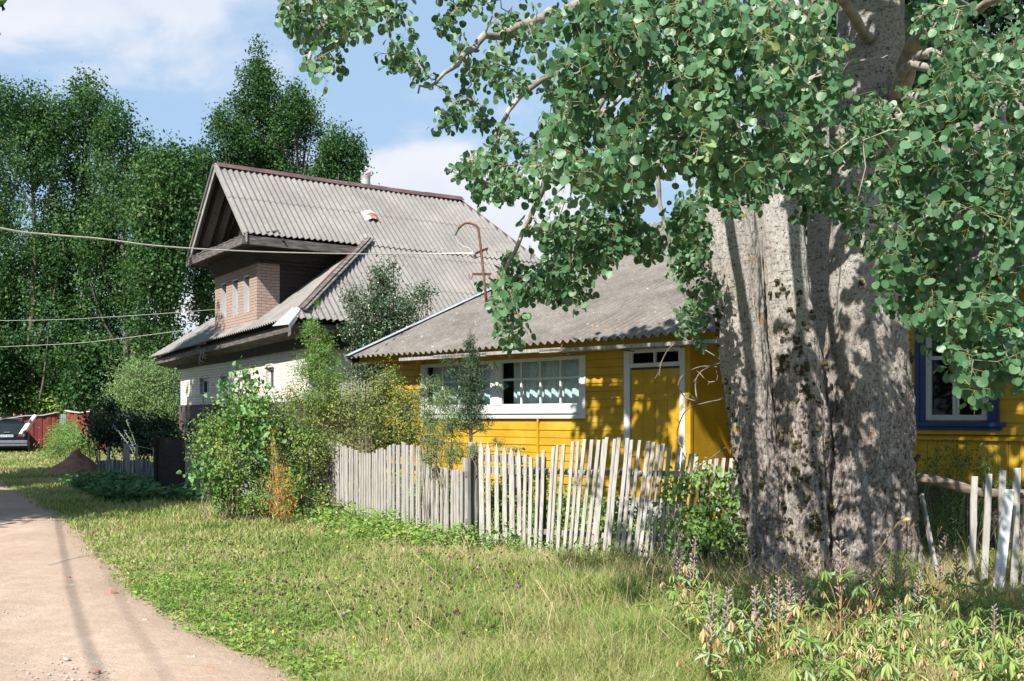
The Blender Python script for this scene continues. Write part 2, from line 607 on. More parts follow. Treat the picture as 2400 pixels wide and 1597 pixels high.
def mat_brick(name, c1, c2, mortar, scale=1.0, peel=None, rough=.85, bands=None):
    m, nt, N, L, b = newmat(name)
    tc = N.new('ShaderNodeTexCoord')
    sp = N.new('ShaderNodeSeparateXYZ')
    L.new(tc.outputs['Object'], sp.inputs[0])
    ad = N.new('ShaderNodeMath')
    L.new(sp.outputs[0], ad.inputs[0])
    L.new(sp.outputs[1], ad.inputs[1])
    cb = N.new('ShaderNodeCombineXYZ')
    L.new(ad.outputs[0], cb.inputs[0])
    L.new(sp.outputs[2], cb.inputs[1])
    # wobble, so that courses are hand laid
    nzv = N.new('ShaderNodeTexNoise')
    nzv.inputs['Scale'].default_value = 1.8
    L.new(cb.outputs[0], nzv.inputs[0])
    vm = N.new('ShaderNodeVectorMath')
    vm.operation = 'MULTIPLY_ADD'
    L.new(nzv.outputs['Color'], vm.inputs[0])
    vm.inputs[1].default_value = (.05, .035, 0)
    L.new(cb.outputs[0], vm.inputs[2])
    br = N.new('ShaderNodeTexBrick')
    br.inputs['Scale'].default_value = scale
    br.inputs['Brick Width'].default_value = .26
    br.inputs['Row Height'].default_value = .080
    br.inputs['Mortar Size'].default_value = .009
    br.inputs['Mortar Smooth'].default_value = .3
    br.inputs['Bias'].default_value = -.1
    br.inputs['Color1'].default_value = (*c1, 1)
    br.inputs['Color2'].default_value = (*c2, 1)
    br.inputs['Mortar'].default_value = (*mortar, 1)
    L.new(vm.outputs[0], br.inputs['Vector'])
    c = br.outputs['Color']
    n = nnoise(nt, tc.outputs['Object'], 1.4, 6, .65)
    c = mixc(nt, mrange(nt, n, .4, .7, 0, .35), c, tuple(x * .72 for x in c1))
    if peel:
        n2 = nnoise(nt, tc.outputs['Object'], 1.1, 6, .72)
        c = mixc(nt, mrange(nt, n2, .60, .635, 0, 1), c, peel)
    L.new(c, b.inputs['Base Color'])
    b.inputs['Roughness'].default_value = rough
    bp = N.new('ShaderNodeBump')
    bp.inputs['Strength'].default_value = .8
    bp.inputs['Distance'].default_value = .012
    bp.invert = True
    L.new(br.outputs['Fac'], bp.inputs['Height'])
    L.new(bp.outputs[0], b.inputs['Normal'])
    return m


M['white_brick'] = mat_brick('whitewashed_brick', (.64, .62, .56), (.56, .54, .48), (.40, .37, .31), peel=(.42, .15, .06))
M['pink_brick'] = mat_brick('pinkish_brick', (.38, .275, .225), (.32, .225, .185), (.15, .11, .09))
M['red_brick'] = mat_brick('red_brick', (.36, .11, .06), (.28, .09, .05), (.25, .2, .17))
M['plinth'] = mat_brick('dark_plinth_brick', (.10, .07, .062), (.08, .055, .05), (.05, .04, .035))


def mat_glass(name='window_glass', tint=(.9, .95, .95)):
    m, nt, N, L, b = newmat(name)
    t = N.new('ShaderNodeBsdfTransparent')
    t.inputs[0].default_value = (*tint, 1)
    g = N.new('ShaderNodeBsdfGlossy')
    g.inputs['Roughness'].default_value = .03
    lw = N.new('ShaderNodeLayerWeight')
    fr = N.new('ShaderNodeMath')
    fr.operation = 'POWER'
    L.new(lw.outputs['Facing'], fr.inputs[0])
    fr.inputs[1].default_value = 4.0
    f2 = N.new('ShaderNodeMath')
    f2.operation = 'MULTIPLY_ADD'
    L.new(fr.outputs[0], f2.inputs[0])
    f2.inputs[1].default_value = .8
    f2.inputs[2].default_value = .025
    mx = N.new('ShaderNodeMixShader')
    L.new(f2.outputs[0], mx.inputs[0])
    L.new(t.outputs[0], mx.inputs[1])
    L.new(g.outputs[0], mx.inputs[2])
    L.new(mx.outputs[0], N['Material Output'].inputs[0])
    return m


M['glass'] = mat_glass()
M['dark_glass'] = mat_glass('dim_window_glass', (.45, .5, .5))


def mat_lace():
    m, nt, N, L, b = newmat('lace_curtain')
    w = N.new('ShaderNodeTexVoronoi')
    w.inputs['Scale'].default_value = 26
    L.new(coords(nt, (1, 1, .7)), w.inputs[0])
    n = nnoise(nt, coords(nt), 5, 3)
    c = ramp(nt, w.outputs['Distance'], [(.1, (.80, .84, .86)), (.6, (.62, .67, .69))])
    L.new(c, b.inputs['Base Color'])
    t = N.new('ShaderNodeBsdfTransparent')
    mx = N.new('ShaderNodeMixShader')
    mx.inputs[0].default_value = .18
    L.new(b.outputs[0], mx.inputs[1])
    L.new(t.outputs[0], mx.inputs[2])
    L.new(mx.outputs[0], N['Material Output'].inputs[0])
    return m


M['lace'] = mat_lace()
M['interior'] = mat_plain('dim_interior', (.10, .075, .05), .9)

# ------------------------------------------------------------------ ground and road
ROAD = [(6.0, -10.0), (1.55, 0.0), (-1.55, 6.5), (-2.5, 7.6), (-3.66, 9.4), (-7.0, 15.8), (-12.4, 24.75), (-20.0, 37.5), (-34, 55.0), (-60, 90)]


def road_edge_x(y):
    ys = np.array([p[1] for p in ROAD])
    xs = np.array([p[0] for p in ROAD])
    return np.interp(y, ys, xs)


def mat_ground():
    m, nt, N, L, b = newmat('meadow_soil')
    v = coords(nt)
    n = nnoise(nt, v, .9, 6, .65)
    n2 = nnoise(nt, v, 16, 6, .7)
    c = ramp(nt, n, [(.3, (.06, .085, .022)), (.5, (.11, .13, .035)), (.7, (.17, .16, .07))])
    c = mixc(nt, mrange(nt, n2, .35, .7, 0, .6), c, (.17, .13, .08))
    L.new(c, b.inputs['Base Color'])
    b.inputs['Roughness'].default_value = 1
    bump(nt, b, n2, .8, .05)
    return m


def mat_road():
    m, nt, N, L, b = newmat('dirt_road')
    v = coords(nt)
    n = nnoise(nt, v, .55, 6, .6)
    n2 = nnoise(nt, v, 40, 5, .7)
    n3 = nnoise(nt, v, 4.5, 7, .7)
    c = ramp(nt, n, [(.25, (.33, .25, .195)), (.5, (.40, .31, .245)), (.75, (.46, .365, .295))])
    c = mixc(nt, mrange(nt, n3, .35, .65, 0, .35), c, (.25, .165, .115))
    c = mixc(nt, mrange(nt, n2, .62, .70, 0, .6), c, (.58, .52, .46))
    c = mixc(nt, mrange(nt, n2, .40, .28, 0, .7), c, (.17, .115, .08))
    nbig = nnoise(nt, coords(nt, (1, .35, 1), rot=(0, 0, R(-30))), 1.6, 6, .7)
    c = mixc(nt, mrange(nt, nbig, .48, .66, 0, .5), c, (.50, .40, .33))
    at_ = N.new('ShaderNodeAttribute')
    at_.attribute_name = 'across'
    wob = N.new('ShaderNodeMath')
    wob.operation = 'MULTIPLY_ADD'
    L.new(n3, wob.inputs[0])
    wob.inputs[1].default_value = .16
    L.new(at_.outputs['Fac'], wob.inputs[2])
    wear = ramp(nt, wob.outputs[0], [(.08, (.62, .62, .62)), (.17, (.25, .25, .25)), (.27, (0, 0, 0)), (.38, (.1, .1, .1)), (.55, (.5, .5, .5)), (.72, (0, 0, 0)), (1, (.6, .6, .6))])
    c = mixc(nt, wear, c, mixc(nt, mrange(nt, n2, .4, .6), (.25, .175, .125), (.36, .27, .205)))
    ng = nnoise(nt, v, 140, 2, .6)
    c = mixc(nt, mrange(nt, ng, .40, .62, 0, .35), c, (.30, .21, .155))
    L.new(c, b.inputs['Base Color'])
    b.inputs['Roughness'].default_value = .95
    b.inputs['Specular IOR Level'].default_value = .1
    md = N.new('ShaderNodeMath')
    md.operation = 'MULTIPLY_ADD'
    L.new(n2, md.inputs[0])
    md.inputs[1].default_value = .25
    L.new(n3, md.inputs[2])
    bump(nt, b, md.outputs[0], .7, .05)
    return m


M['ground'] = mat_ground()
M['road'] = mat_road()
g = MB()
g.add([(-1500, -300, 0), (1500, -300, 0), (1500, 2500, 0), (-1500, 2500, 0)], [(0, 1, 2, 3)])
tag(g.build('ground', M['ground']), kind='structure')
# road: strip with a ragged right edge, ruts and a low crown
ys = np.concatenate([np.arange(-10, 16, .12), np.arange(16, 40, .3), np.arange(40, 90, 1.0)])
rv, rf = [], []
NX = 40
for i, y in enumerate(ys):
    xe = road_edge_x(y)
    jag = .10 * mnoise.noise(Vector((y * 1.1, 3.3, 0))) + .10 * mnoise.noise(Vector((y * 4, 7.3, 0))) + .16 * mnoise.noise(Vector((y * .45, 1.3, 0)))
    for k in range(NX + 1):
        t = k / NX
        x = xe + .30 + jag * (1 - t) - 4.9 * t
        hgt = .004 + .02 * min(1, min(t, 1 - t) * 14) + .010 * math.sin(t * math.pi * 4.5) + .012 * mnoise.noise(Vector((x * .9, y * .9, 0))) * min(1, min(t, 1 - t) * 14) + .006
        rv.append((x, y, max(.004, hgt)))
for i in range(len(ys) - 1):
    for k in range(NX):
        a = i * (NX + 1) + k
        rf.append((a + 1, a, a + NX + 1, a + NX + 2))
o = np_mesh('road', np.array(rv), np.array(rf), M['road'], smooth=True)
at_r = o.data.attributes.new('across', 'FLOAT', 'POINT')
at_r.data.foreach_set('value', np.tile(np.linspace(0, 1, NX + 1), len(ys)).astype(np.float32))
tag(o, kind='structure')

# ------------------------------------------------------------------ corrugated roofing
WAVE = .165


def corrugated(name, O, P, Q, poly, mat, parent, sheet=1.75, amp=.026, seg=8, phase=0.0, jitter=.012, solid=.009, q_off=0.0):
    """O origin, P unit along the eave, Q unit up the slope; poly = convex outline in (p,q) coordinates (metres)."""
    O, P, Q = Vector(O), Vector(P).normalized(), Vector(Q).normalized()
    Nn = P.cross(Q).normalized()
    if Nn.z < 0:
        Nn = -Nn
    ps = [a[0] for a in poly]
    p0, p1 = min(ps), max(ps)
    n = int((p1 - p0) / (WAVE / seg)) + 1
    xs = np.linspace(p0, p1, n)

    def span(x):
        lo, hi = [], []
        k = len(poly)
        c = []
        for i in range(k):
            a, b2 = poly[i], poly[(i + 1) % k]
            if (a[0] - x) * (b2[0] - x) <= 0 and abs(a[0] - b2[0]) > 1e-9:
                t = (x - a[0]) / (b2[0] - a[0])
                c.append(a[1] + t * (b2[1] - a[1]))
        if not c:
            return None
        return min(c), max(c)
    q_lo = min(a[1] for a in poly)
    q_hi = max(a[1] for a in poly)
    rows = int(math.ceil((q_hi - q_lo + .001 + q_off) / sheet))
    verts, faces = [], []
    rr = random.Random(hash(name) % 1000 + int(phase * 10))
    for r in range(rows):
        a = q_lo - q_off + r * sheet
        b2 = a + sheet + .14
        prev = None
        brk = {}
        for i, x in enumerate(xs):
            s = span(x)
            if s is None:
                prev = None
                continue
            sh = int(math.floor((x + r * .37) / 1.12))
            if sh not in brk:
                brk[sh] = (rr.uniform(-jitter, jitter), rr.uniform(-.018, .018))
            ja, jq = brk[sh]
            q0 = max(a + (jq if a > q_lo + .01 else rr.uniform(-.003, .003) + jq * .6), s[0] + (jq * .6 if a <= q_lo + .01 else 0))
            q1 = min(b2, s[1])
            if q1 - q0 < .01:
                prev = None
                continue
            w = amp * math.cos(2 * math.pi * (x + phase) / WAVE)
            lift0 = .007 + abs(ja) * .35
            base = len(verts)
            mid = 6
            ed = min(.015, (q1 - q0) * .2)
            for q in (q0, q0 + ed, q0 + (q1 - q0) / 3, q0 + (q1 - q0) * 2 / 3, q1 - ed, q1):
                lf = lift0 * (1 - (q - a) / (b2 - a))
                sag = .014 * mnoise.noise(Vector((x * .6, q * .6, phase)))
                verts.append(O + P * x + Q * q + Nn * (w + lf + sag + amp + .01))
            if prev is not None:
                for t in range(mid - 1):
                    faces.append((prev + t, base + t, base + t + 1, prev + t + 1))
            prev = base
    me = bpy.data.meshes.new(name)
    me.from_pydata(verts, [], faces)
    me.update()
    o = link_mesh(name, me, mat, parent, smooth=True)
    if solid:
        md = o.modifiers.new('thickness', 'SOLIDIFY')
        md.thickness = solid
        md.offset = -1
    return o


# ------------------------------------------------------------------ frame picker for houses
class Frame:
    def __init__(s, ox, oy, ang):
        s.o = Vector((ox, oy, 0))
        s.x = Vector((math.cos(ang), math.sin(ang), 0))
        s.y = Vector((-math.sin(ang), math.cos(ang), 0))
        s.ang = ang

    def at(s, px, py, pt, n):
        """local point where the sight line of a photo pixel meets the local plane through pt with normal n"""
        d = Vector(((px - 1200) / 2400, 1, (980 - py) / 2400))
        c = Vector((0, 0, EYE))
        n = Vector(n)
        nw = s.x * n.x + s.y * n.y + Vector((0, 0, n.z))
        pw = s.o + s.x * pt[0] + s.y * pt[1] + Vector((0, 0, pt[2]))
        t = (pw - c).dot(nw) / d.dot(nw)
        w = c + d * t - s.o
        return Vector((w.dot(s.x), w.dot(s.y), w.z))

    def w(s, p):
        return s.o + s.x * p[0] + s.y * p[1] + Vector((0, 0, p[2]))


# ================================================================== WHITE BRICK HOUSE
WF = Frame(-5.1, 24.0, math.atan2(.561, .828))


def white_house():
    F = WF
    h = empty('brick_house', F.o, F.ang, 'old whitewashed brick house with brick attic bay, dark plinth and pale corrugated roof', 'house')
    X0, X1 = .55, 10.0          # walls along u (away)
    Y0, Y1 = .45, 11.0          # walls along v (left)
    ZT = 3.55
    ZP = 2.06
    # ---- lower walls (front wall with real openings)
    wins = []
    for (pa, pb, yt, yb) in [(468, 489, 888, 926), (517, 534, 884, 926), (572, 588, 872, 924), (623, 642, 860, 922)]:
        a = F.at(pa, yt, (X0, 0, 0), (1, 0, 0))
        b = F.at(pb, yb, (X0, 0, 0), (1, 0, 0))
        wins.append((b.y, a.y, 2.38, 2.86 if pa < 600 else 2.98))
    wins.sort()
    m = MB()
    T = .28
    cuts = [Y0] + [c for w in wins for c in w[:2]] + [Y1]
    for i in range(0, len(cuts), 2):
        m.box((X0, cuts[i], ZP), (X0 + T, cuts[i + 1], ZT))
    for (a, b, z0, z1) in wins:
        m.box((X0, a, ZP), (X0 + T, b, z0))
        m.box((X0, a, z1), (X0 + T, b, ZT))
    m.box((X0 + T, Y0, ZP), (X1, Y0 + T, ZT))
    m.box((X0 + T, Y1 - T, ZP), (X1, Y1, ZT))
    m.box((X1 - T, Y0 + T, ZP), (X1, Y1 - T, ZT))
    m.build('wall', M['white_brick'], h)
    m = MB()
    m.box((X0 - .04, Y0 - .04, 0), (X1 + .04, Y1 + .04, ZP - .002))
    m.build('plinth', M['plinth'], h)
    m = MB()
    for i in range(3):
        m.box((X0 - .03 - .0 * i, Y0 + .02, 3.22 + .0 * i), (X0 - .002, Y1 - .02, 3.26))
        break
    m.build('string_course', M['white_brick'], h)
    m = MB()
    m.box((X0 + 1.2, Y0 + .5, ZP), (X0 + 1.25, Y1 - .5, ZT))
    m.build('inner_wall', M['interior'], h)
    for k, (a, b, z0, z1) in enumerate(wins):
        # brick surround with a low arch
        f = MB()
        n = 7
        pts = []
        for i in range(n + 1):
            t = i / n
            y = a - .05 + (b - a + .10) * t
            pts.append((X0 - .025, y, z1 - .03 + .10 * math.sin(t * math.pi)))
        for i in range(n):
            p, q = pts[i], pts[i + 1]
            f.hexa([(X0 - .022, p[1], p[2]), (X0 - .001, p[1], p[2]), (X0 - .001, q[1], q[2]), (X0 - .022, q[1], q[2]),
                    (X0 - .022, p[1], p[2] + .06), (X0 - .001, p[1], p[2] + .06), (X0 - .001, q[1], q[2] + .06), (X0 - .022, q[1], q[2] + .06)])
        w = f.build('window', M['white_brick'], h)
        fr = MB()
        xx = X0 + .10
        fr.box((xx, a, z0), (xx + .05, a + .07, z1))
        fr.box((xx, b - .07, z0), (xx + .05, b, z1))
        fr.box((xx, a + .07, z0), (xx + .05, b - .07, z0 + .06))
        fr.box((xx, a + .07, z1 - .07), (xx + .05, b - .07, z1))
        fr.box((xx + .01, (a + b) / 2 - .02, z0 + .06), (xx + .04, (a + b) / 2 + .02, z1 - .07))
        fr.build('frame', M['white'], w)
        gl = MB()
        gl.box((xx + .02, a + .06, z0 + .05), (xx + .026, b - .06, z1 - .05))
        gl.build('pane', M['dark_glass'], w)
        if k in (0, 1):
            curtain(X0 + .2, a, b, z0, z1, w, 'x')
    # ---- eave box of the lower roof
    EX, EY, EZ = -.10, -.10, 3.92
    YL = 12.2
    m = MB()
    m.hexa([(EX + .12, EY + .12, 3.70), (X1 + .5, EY + .12, 3.70), (X1 + .5, Y0 - .002, 3.58), (EX + .12, Y0 - .002, 3.58),
            (EX + .12, EY + .12, 3.88), (X1 + .5, EY + .12, 3.88), (X1 + .5, Y0 - .002, 3.96), (EX + .12, Y0 - .002, 3.96)])
    m.hexa([(EX + .12, Y0, 3.70), (X0 - .002, Y0, 3.56), (X0 - .002, YL - .12, 3.30), (EX + .12, YL - .12, 3.42),
            (EX + .12, Y0, 3.86), (X0 - .002, Y0, 4.2), (X0 - .002, YL - .12, 4.0), (EX + .12, YL - .12, 3.56)])
    m.build('eave_board', M['eave_wood'], h)
    m = MB()
    m.hexa([(X0 - .10, Y0 - .10, 3.36), (X0 - .004, Y0 - .1, 3.36), (X0 - .004, Y1, 3.22), (X0 - .10, Y1, 3.22),
            (X0 - .16, Y0 - .16, 3.60), (X0 - .004, Y0 - .1, 3.575), (X0 - .004, Y1, 3.40), (X0 - .16, Y1, 3.42)])
    m.box((X0 + .003, Y0 - .12, 3.34), (X1, Y0 - .003, 3.575))
    m.build('cornice', M['dark_wood'], h)
    # ---- roof slopes
    kside = (6.32 - 3.95) / 2.55
    RZ, RY = 8.43, 4.75

    def on_side(x, y):
        return Vector((x, y, 3.95 + (y + .10) * kside))
    side_u = Vector((1, 0, 0))
    side_q = Vector((0, 1, kside)).normalized()
    sl = math.sqrt(1 + kside * kside)
    Qr = 4.85 * sl          # to the ridge
    Qp = 2.55 * sl          # to the pediment eave
    O = Vector((-.10, -.10, 3.95))
    xr_end = 7.3
    # lower right portion bounded by the hip, upper portion to the verge
    corrugated('roof', O, side_u, side_q, [(0.06, 0), (10.7, 0), (xr_end + .1 + (10.7 - 7.4) * (1 - 2.55 / 4.85), Qp), (3.05, Qp)], M['roof_grey'], h, sheet=1.55, phase=.03)
    o2 = corrugated('roof', O + Vector((0, 0, .035)), side_u, side_q, [(-.30, Qp - .10), (xr_end + .1 + (10.7 - 7.4) * (1 - 2.45 / 4.85), Qp - .10), (xr_end + .1, Qr), (-.30, Qr)], M['roof_grey'], h, sheet=1.62, phase=.03)
    # far side of the ridge (mirror), whole depth
    q2 = Vector((0, -1, kside)).normalized()
    O2 = Vector((-.10, 9.6, 3.95))
    corrugated('roof', O2, side_u, q2, [(0.06, 0), (10.7, 0), (7.4, Qr), (-.30, Qr), (-.30, Qp), (3.05, Qp)][:0] or [(3.05, 0), (10.7, 0), (7.4, Qr), (3.05, Qr)], M['roof_grey'], h, sheet=1.5, seg=4)
    corrugated('roof', O2 + Vector((0, 0, .03)), side_u, q2, [(-.30, Qp - .1), (3.10, Qp - .1), (3.10, Qr), (-.30, Qr)], M['roof_grey'], h, sheet=1.5, seg=5)
    # back hip
    e1, e2 = Vector((10.6, -.1, 3.95)), Vector((10.6, 9.6, 3.95))
    qb = (Vector((7.3, 4.75, RZ)) - Vector((10.6, 4.75, 3.95)))
    corrugated('roof', e1, Vector((0, 1, 0)), qb.normalized(), [(0, 0), (9.7, 0), (4.85, qb.length)], M['roof_grey'], h, sheet=1.5, seg=4)
    # front skirt roof
    kf = (6.32 - 3.95) / 3.05
    fz = Vector((1, 0, kf)).normalized()
    fl = 3.05 * math.sqrt(1 + kf * kf)
    drop = .33 / 12.36
    fp = Vector((0, 1, -drop)).normalized()
    # bring the far end down a little, as the old eave sags
    corrugated('roof', Vector((-.10, -.10, 3.95)), fp, fz, [(0.05, 0), (12.35, 0), (7.9, fl), (2.52, fl)], M['roof_grey'], h, sheet=1.35, phase=.05, amp=.024)
    # left hip of the lower roof
    tipL = Vector((-.10, 12.25, 3.62))
    topL = Vector((2.95, 7.8, 6.1))
    farL = Vector((10.5, 12.25, 3.62))
    qv = Vector((0, -1, (6.1 - 3.62) / 4.45)).normalized()
    corrugated('roof', tipL, Vector((1, 0, 0)), qv, [(0, 0), (10.6, 0), (10.6, 5.0), (3.05, 5.09)], M['roof_grey'], h, sheet=1.5, seg=4)
    # ---- hip flashing in red tin with dark boards
    hp0 = Vector((-.10, -.10, 3.95))
    hp1 = Vector((2.95, 2.45, 6.32))
    d = (hp1 - hp0).normalized()
    m = MB()
    steps = [.10, .36, .60, .82, 1.03]
    for i in range(4):
        a = hp0 + d * ((hp1 - hp0).length * steps[i])
        b = hp0 + d * ((hp1 - hp0).length * (steps[i + 1] + .012))
        lift = .115 + .012 * (i % 2)
        sN = Vector((-.55, .70, .0)) * .17
        sS = Vector((.55, -.60, 0)) * .13
        m.poly([a + Vector((0, 0, lift)), b + Vector((0, 0, lift)), b + sN * 1.0 + Vector((0, 0, lift - .10)), a + sN * 1.0 + Vector((0, 0, lift - .10))], .006)
        m.poly([b + Vector((0, 0, lift)), a + Vector((0, 0, lift)), a + sS * .2 + Vector((0, 0, lift - .02)), b + sS * .2 + Vector((0, 0, lift - .02))], .006)
    m.build('hip_flashing', M['red_tin'], h)
    m = MB()
    for i, off in enumerate((.10, .20)):
        sS = Vector((.55, -.60, 0)) * off
        for t0, t1 in ((.08, .52), (.50, 1.06)):
            a = hp0.lerp(hp1, t0) + sS + Vector((0, 0, .105 - .045 * i))
            b = hp0.lerp(hp1, t1) + sS + Vector((0, 0, .105 - .045 * i))
            m.beam(a, b, .11, .03)
    m.build('hip_board', M['eave_wood'], h)
    m = MB()
    a = hp0.lerp(hp1, .10) + Vector((0, 0, .08))
    e = hp0.lerp(hp1, -.085) + Vector((-.03, .02, .10))
    s1 = Vector((-.6, .75, 0)) * .16
    m.poly([a - s1 * .3, a + s1 * 1.4, e + s1 * 1.9 + Vector((0, 0, -.08)), e - s1 * .9 + Vector((0, 0, -.05))], .006)
    m.poly([a - s1 * .3, e - s1 * .9 + Vector((0, 0, -.05)), e - s1 * 1.1 + Vector((0, 0, -.16)), a - s1 * .5 + Vector((0, 0, -.1))], .006)
    m.build('hip_end_sheet', M['zinc'], h)
    # ---- ridge cap
    m = MB()
    segs = 6
    for i in range(segs):
        xa = -.30 + (7.45 + .3) * i / segs
        xb = -.30 + (7.45 + .3) * (i + 1.015) / segs
        sg = lambda x: -.10 * math.sin(max(0, min(1, x / 7.4)) * math.pi) * .3
        za, zb = RZ + .16 + sg(xa), RZ + .16 + sg(xb)
        li = .008 * (i % 2)
        for s_ in (-1, 1):
            p = [(xa, RY, za + li), (xb, RY, zb + li), (xb, RY + s_ * .20, zb - .15 + li), (xa, RY + s_ * .20, za - .15 + li)]
            if s_ > 0:
                p = p[::-1]
            m.poly(p, .006, (0, 0, 1))
    m.build('ridge_cap', M['red_tin'], h)
    m = MB()
    ha, hb = Vector((7.35, 4.75, RZ + .13)), Vector((10.6, -.1, 4.05))
    for s_ in (Vector((.12, .10, -.07)), Vector((-.13, -.05, -.10))):
        m.poly([ha, hb, hb + s_, ha + s_], .006, (0, 0, 1))
    m.build('hip_flashing', M['red_tin'], h)
    # ---- gable (pediment) and its eave
    VX = -.40
    m = MB()
    m.poly([(.62, 2.3, 6.2), (.62, 7.2, 6.2), (.62, 4.75, RZ - .03)], .05, (-1, 0, 0))
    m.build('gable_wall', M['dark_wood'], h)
    m = MB()      # verge boards
    for ya, yb in ((2.33, 4.75), (7.17, 4.75)):
        a = Vector((VX + .06, ya, 3.95 + ((ya if ya < 5 else 9.5 - ya) + .10) * kside + .02))
        b = Vector((VX + .06, yb, RZ + .06))
        m.hexa([a + Vector((0, 0, -.15)), a + Vector((.04, 0, -.15)), b + Vector((.04, 0, -.15)), b + Vector((0, 0, -.15)),
                a + Vector((0, 0, .07)), a + Vector((.04, 0, .07)), b + Vector((.04, 0, .07)), b + Vector((0, 0, .07))])
    m.build('verge_board', M['weathered'], h)
    m = MB()      # rafters and battens seen under the left slope
    for xx in (-.15, .2, .5):
        for ya, yb in ((7.1, 4.8), (2.4, 4.7)):
            a = Vector((xx, ya, 3.95 + ((ya if ya < 5 else 9.5 - ya) + .10) * kside - .05))
            b = Vector((xx, yb, RZ - .06))
            m.beam(a, b, .07, .10)
    m.build('rafter', M['dark_wood'], h)
    ZB0, ZB1 = 6.03, 6.25
    m = MB()      # eave box fascia round the bay
    m.box((VX - .02, 2.36, ZB0), (VX + .06, 7.14, ZB1 - .02))
    m.box((VX + .062, 2.36, ZB0), (3.2, 2.42, ZB1))
    m.box((VX + .062, 7.08, ZB0), (3.2, 7.14, ZB1))
    m.build('fascia', M['eave_wood'], h)
    m = MB()      # sloping weathered ledge boards inside the pediment
    for i in range(26):
        y0 = 2.44 + i * .178
        dz = random.uniform(-.02, .02)
        m.hexa([(VX - .03, y0, ZB1 - .02 + dz), (.58, y0, ZB1 + .22 + dz), (.58, y0 + .165, ZB1 + .22 + dz), (VX - .03, y0 + .165, ZB1 - .02 + dz),
                (VX - .03, y0, ZB1 + .01 + dz), (.58, y0, ZB1 + .25 + dz), (.58, y0 + .165, ZB1 + .25 + dz), (VX - .03, y0 + .165, ZB1 + .01 + dz)])
    m.build('pediment_ledge', M['eave_wood'], h)
    m = MB()      # soffit
    m.box((VX + .062, 2.422, ZB0 + .03), (3.1, 7.078, ZB0 + .06))
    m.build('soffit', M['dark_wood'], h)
    BX, BY0, BY1 = .20, 3.03, 6.41
    m = MB()      # flared timber frieze
    for (z0, z1, o0, o1) in ((5.69, 5.74, .10, .10), (5.745, 6.05, .05, .16)):
        a = (BX - o0, BY0 - o0, BY1 + o0)
        b = (BX - o1, BY0 - o1, BY1 + o1)
        m.hexa([(a[0], a[1], z0), (3.4, a[1], z0), (3.4, a[2], z0), (a[0], a[2], z0), (b[0], b[1], z1), (3.4, b[1], z1), (3.4, b[2], z1), (b[0], b[2], z1)])
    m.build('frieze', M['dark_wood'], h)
    # ---- brick bay with three slit windows
    ws = []
    for (pa, pb) in ((519, 530), (545, 557), (571, 584)):
        a = F.at(pa, 700, (BX, 0, 0), (1, 0, 0))
        b = F.at(pb, 700, (BX, 0, 0), (1, 0, 0))
        ws.append((b.y, a.y))
    ws.sort()
    z0, z1 = 4.46, 5.40
    m = MB()
    cuts = [BY0] + [c for w in ws for c in w] + [BY1]
    for i in range(0, len(cuts), 2):
        m.box((BX, cuts[i], 4.0), (BX + .32, cuts[i + 1], 5.688))
    for a, b in ws:
        m.box((BX, a, 4.0), (BX + .32, b, z0))
        m.box((BX, a, z1), (BX + .32, b, 5.688))
    m.box((BX + .322, BY0, 4.0), (BX + .62, BY0 + .2, 5.688))
    m.box((BX + .322, BY1 - .2, 4.0), (BX + .62, BY1, 5.688))
    m.build('bay_wall', M['pink_brick'], h)
    m = MB()
    for i in range(13):
        zz = 4.2 + i * .115
        m.box((BX + .622, BY0 + .03, zz), (3.2, BY0 + .09, zz + .108))
    m.build('bay_side_boarding', M['dark_wood'], h)
    m = MB()
    for i in range(13):
        zz = 4.2 + i * .115
        m.box((BX + .622, BY1 - .09, zz), (3.2, BY1 - .03, zz + .108))
    m.build('bay_side_boarding', M['dark_wood'], h)
    for a, b in ws:
        f = MB()
        f.box((BX + .16, a, z0), (BX + .20, a + .05, z1))
        f.box((BX + .16, b - .05, z0), (BX + .20, b, z1))
        f.box((BX + .16, a + .05, z0), (BX + .20, b - .05, z0 + .05))
        f.box((BX + .16, a + .05, z1 - .05), (BX + .20, b - .05, z1))
        f.box((BX + .165, a + .05, (z0 + z1) / 2 + .1), (BX + .19, b - .05, (z0 + z1) / 2 + .13))
        w = f.build('window', M['white_worn'], h)
        gl = MB()
        gl.box((BX + .175, a + .05, z0 + .05), (BX + .18, b - .05, z1 - .05))
        gl.build('pane', M['dark_glass'], w)
        rv_ = MB()     # whitewashed reveal on the sunny side
        rv_.box((BX + .004, b + .001, z0), (BX + .158, b + .006, z1))
        rv_.box((BX + .004, b - .012, z0), (BX + .158, b - .001, z1))
        rv_.box((BX - .01, a, z1 + .0), (BX + .10, b, z1 + .03))
        rv_.build('reveal', M['white'], w)
        cu = MB()
        cu.box((BX + .26, a, z0), (BX + .27, b, z1))
        cu.build('curtain', M['white'], w)
    # ---- flue pipe
    p = F.at(857, 430, (0, 5.0, 0), (0, 1, 0))
    m = MB()
    c = Vector((p.x, 5.0, 7.9))
    m.tube([c, (c.x, c.y, 8.76), (c.x, c.y, 8.86)], [.135, .135, .15], 20)
    m.tube([(c.x, c.y, 8.48), (c.x, c.y, 8.50)], [.143, .143], 20)
    ch = m.build('flue_pipe', M['galv'], h, smooth=False)
    m = MB()
    for i in range(5):
        a0 = -.5 + i * .3
        a1 = a0 + .3
        m.poly([(c.x + .15 * math.cos(a0), c.y + .15 * math.sin(a0), 8.84), (c.x + .15 * math.cos(a1), c.y + .15 * math.sin(a1), 8.84),
                (c.x + .15 * math.cos(a1), c.y + .15 * math.sin(a1), 9.02 - .02 * i), (c.x + .15 * math.cos(a0), c.y + .15 * math.sin(a0), 9.02)], .006)
    m.build('cowl_scrap', M['rust'], ch)
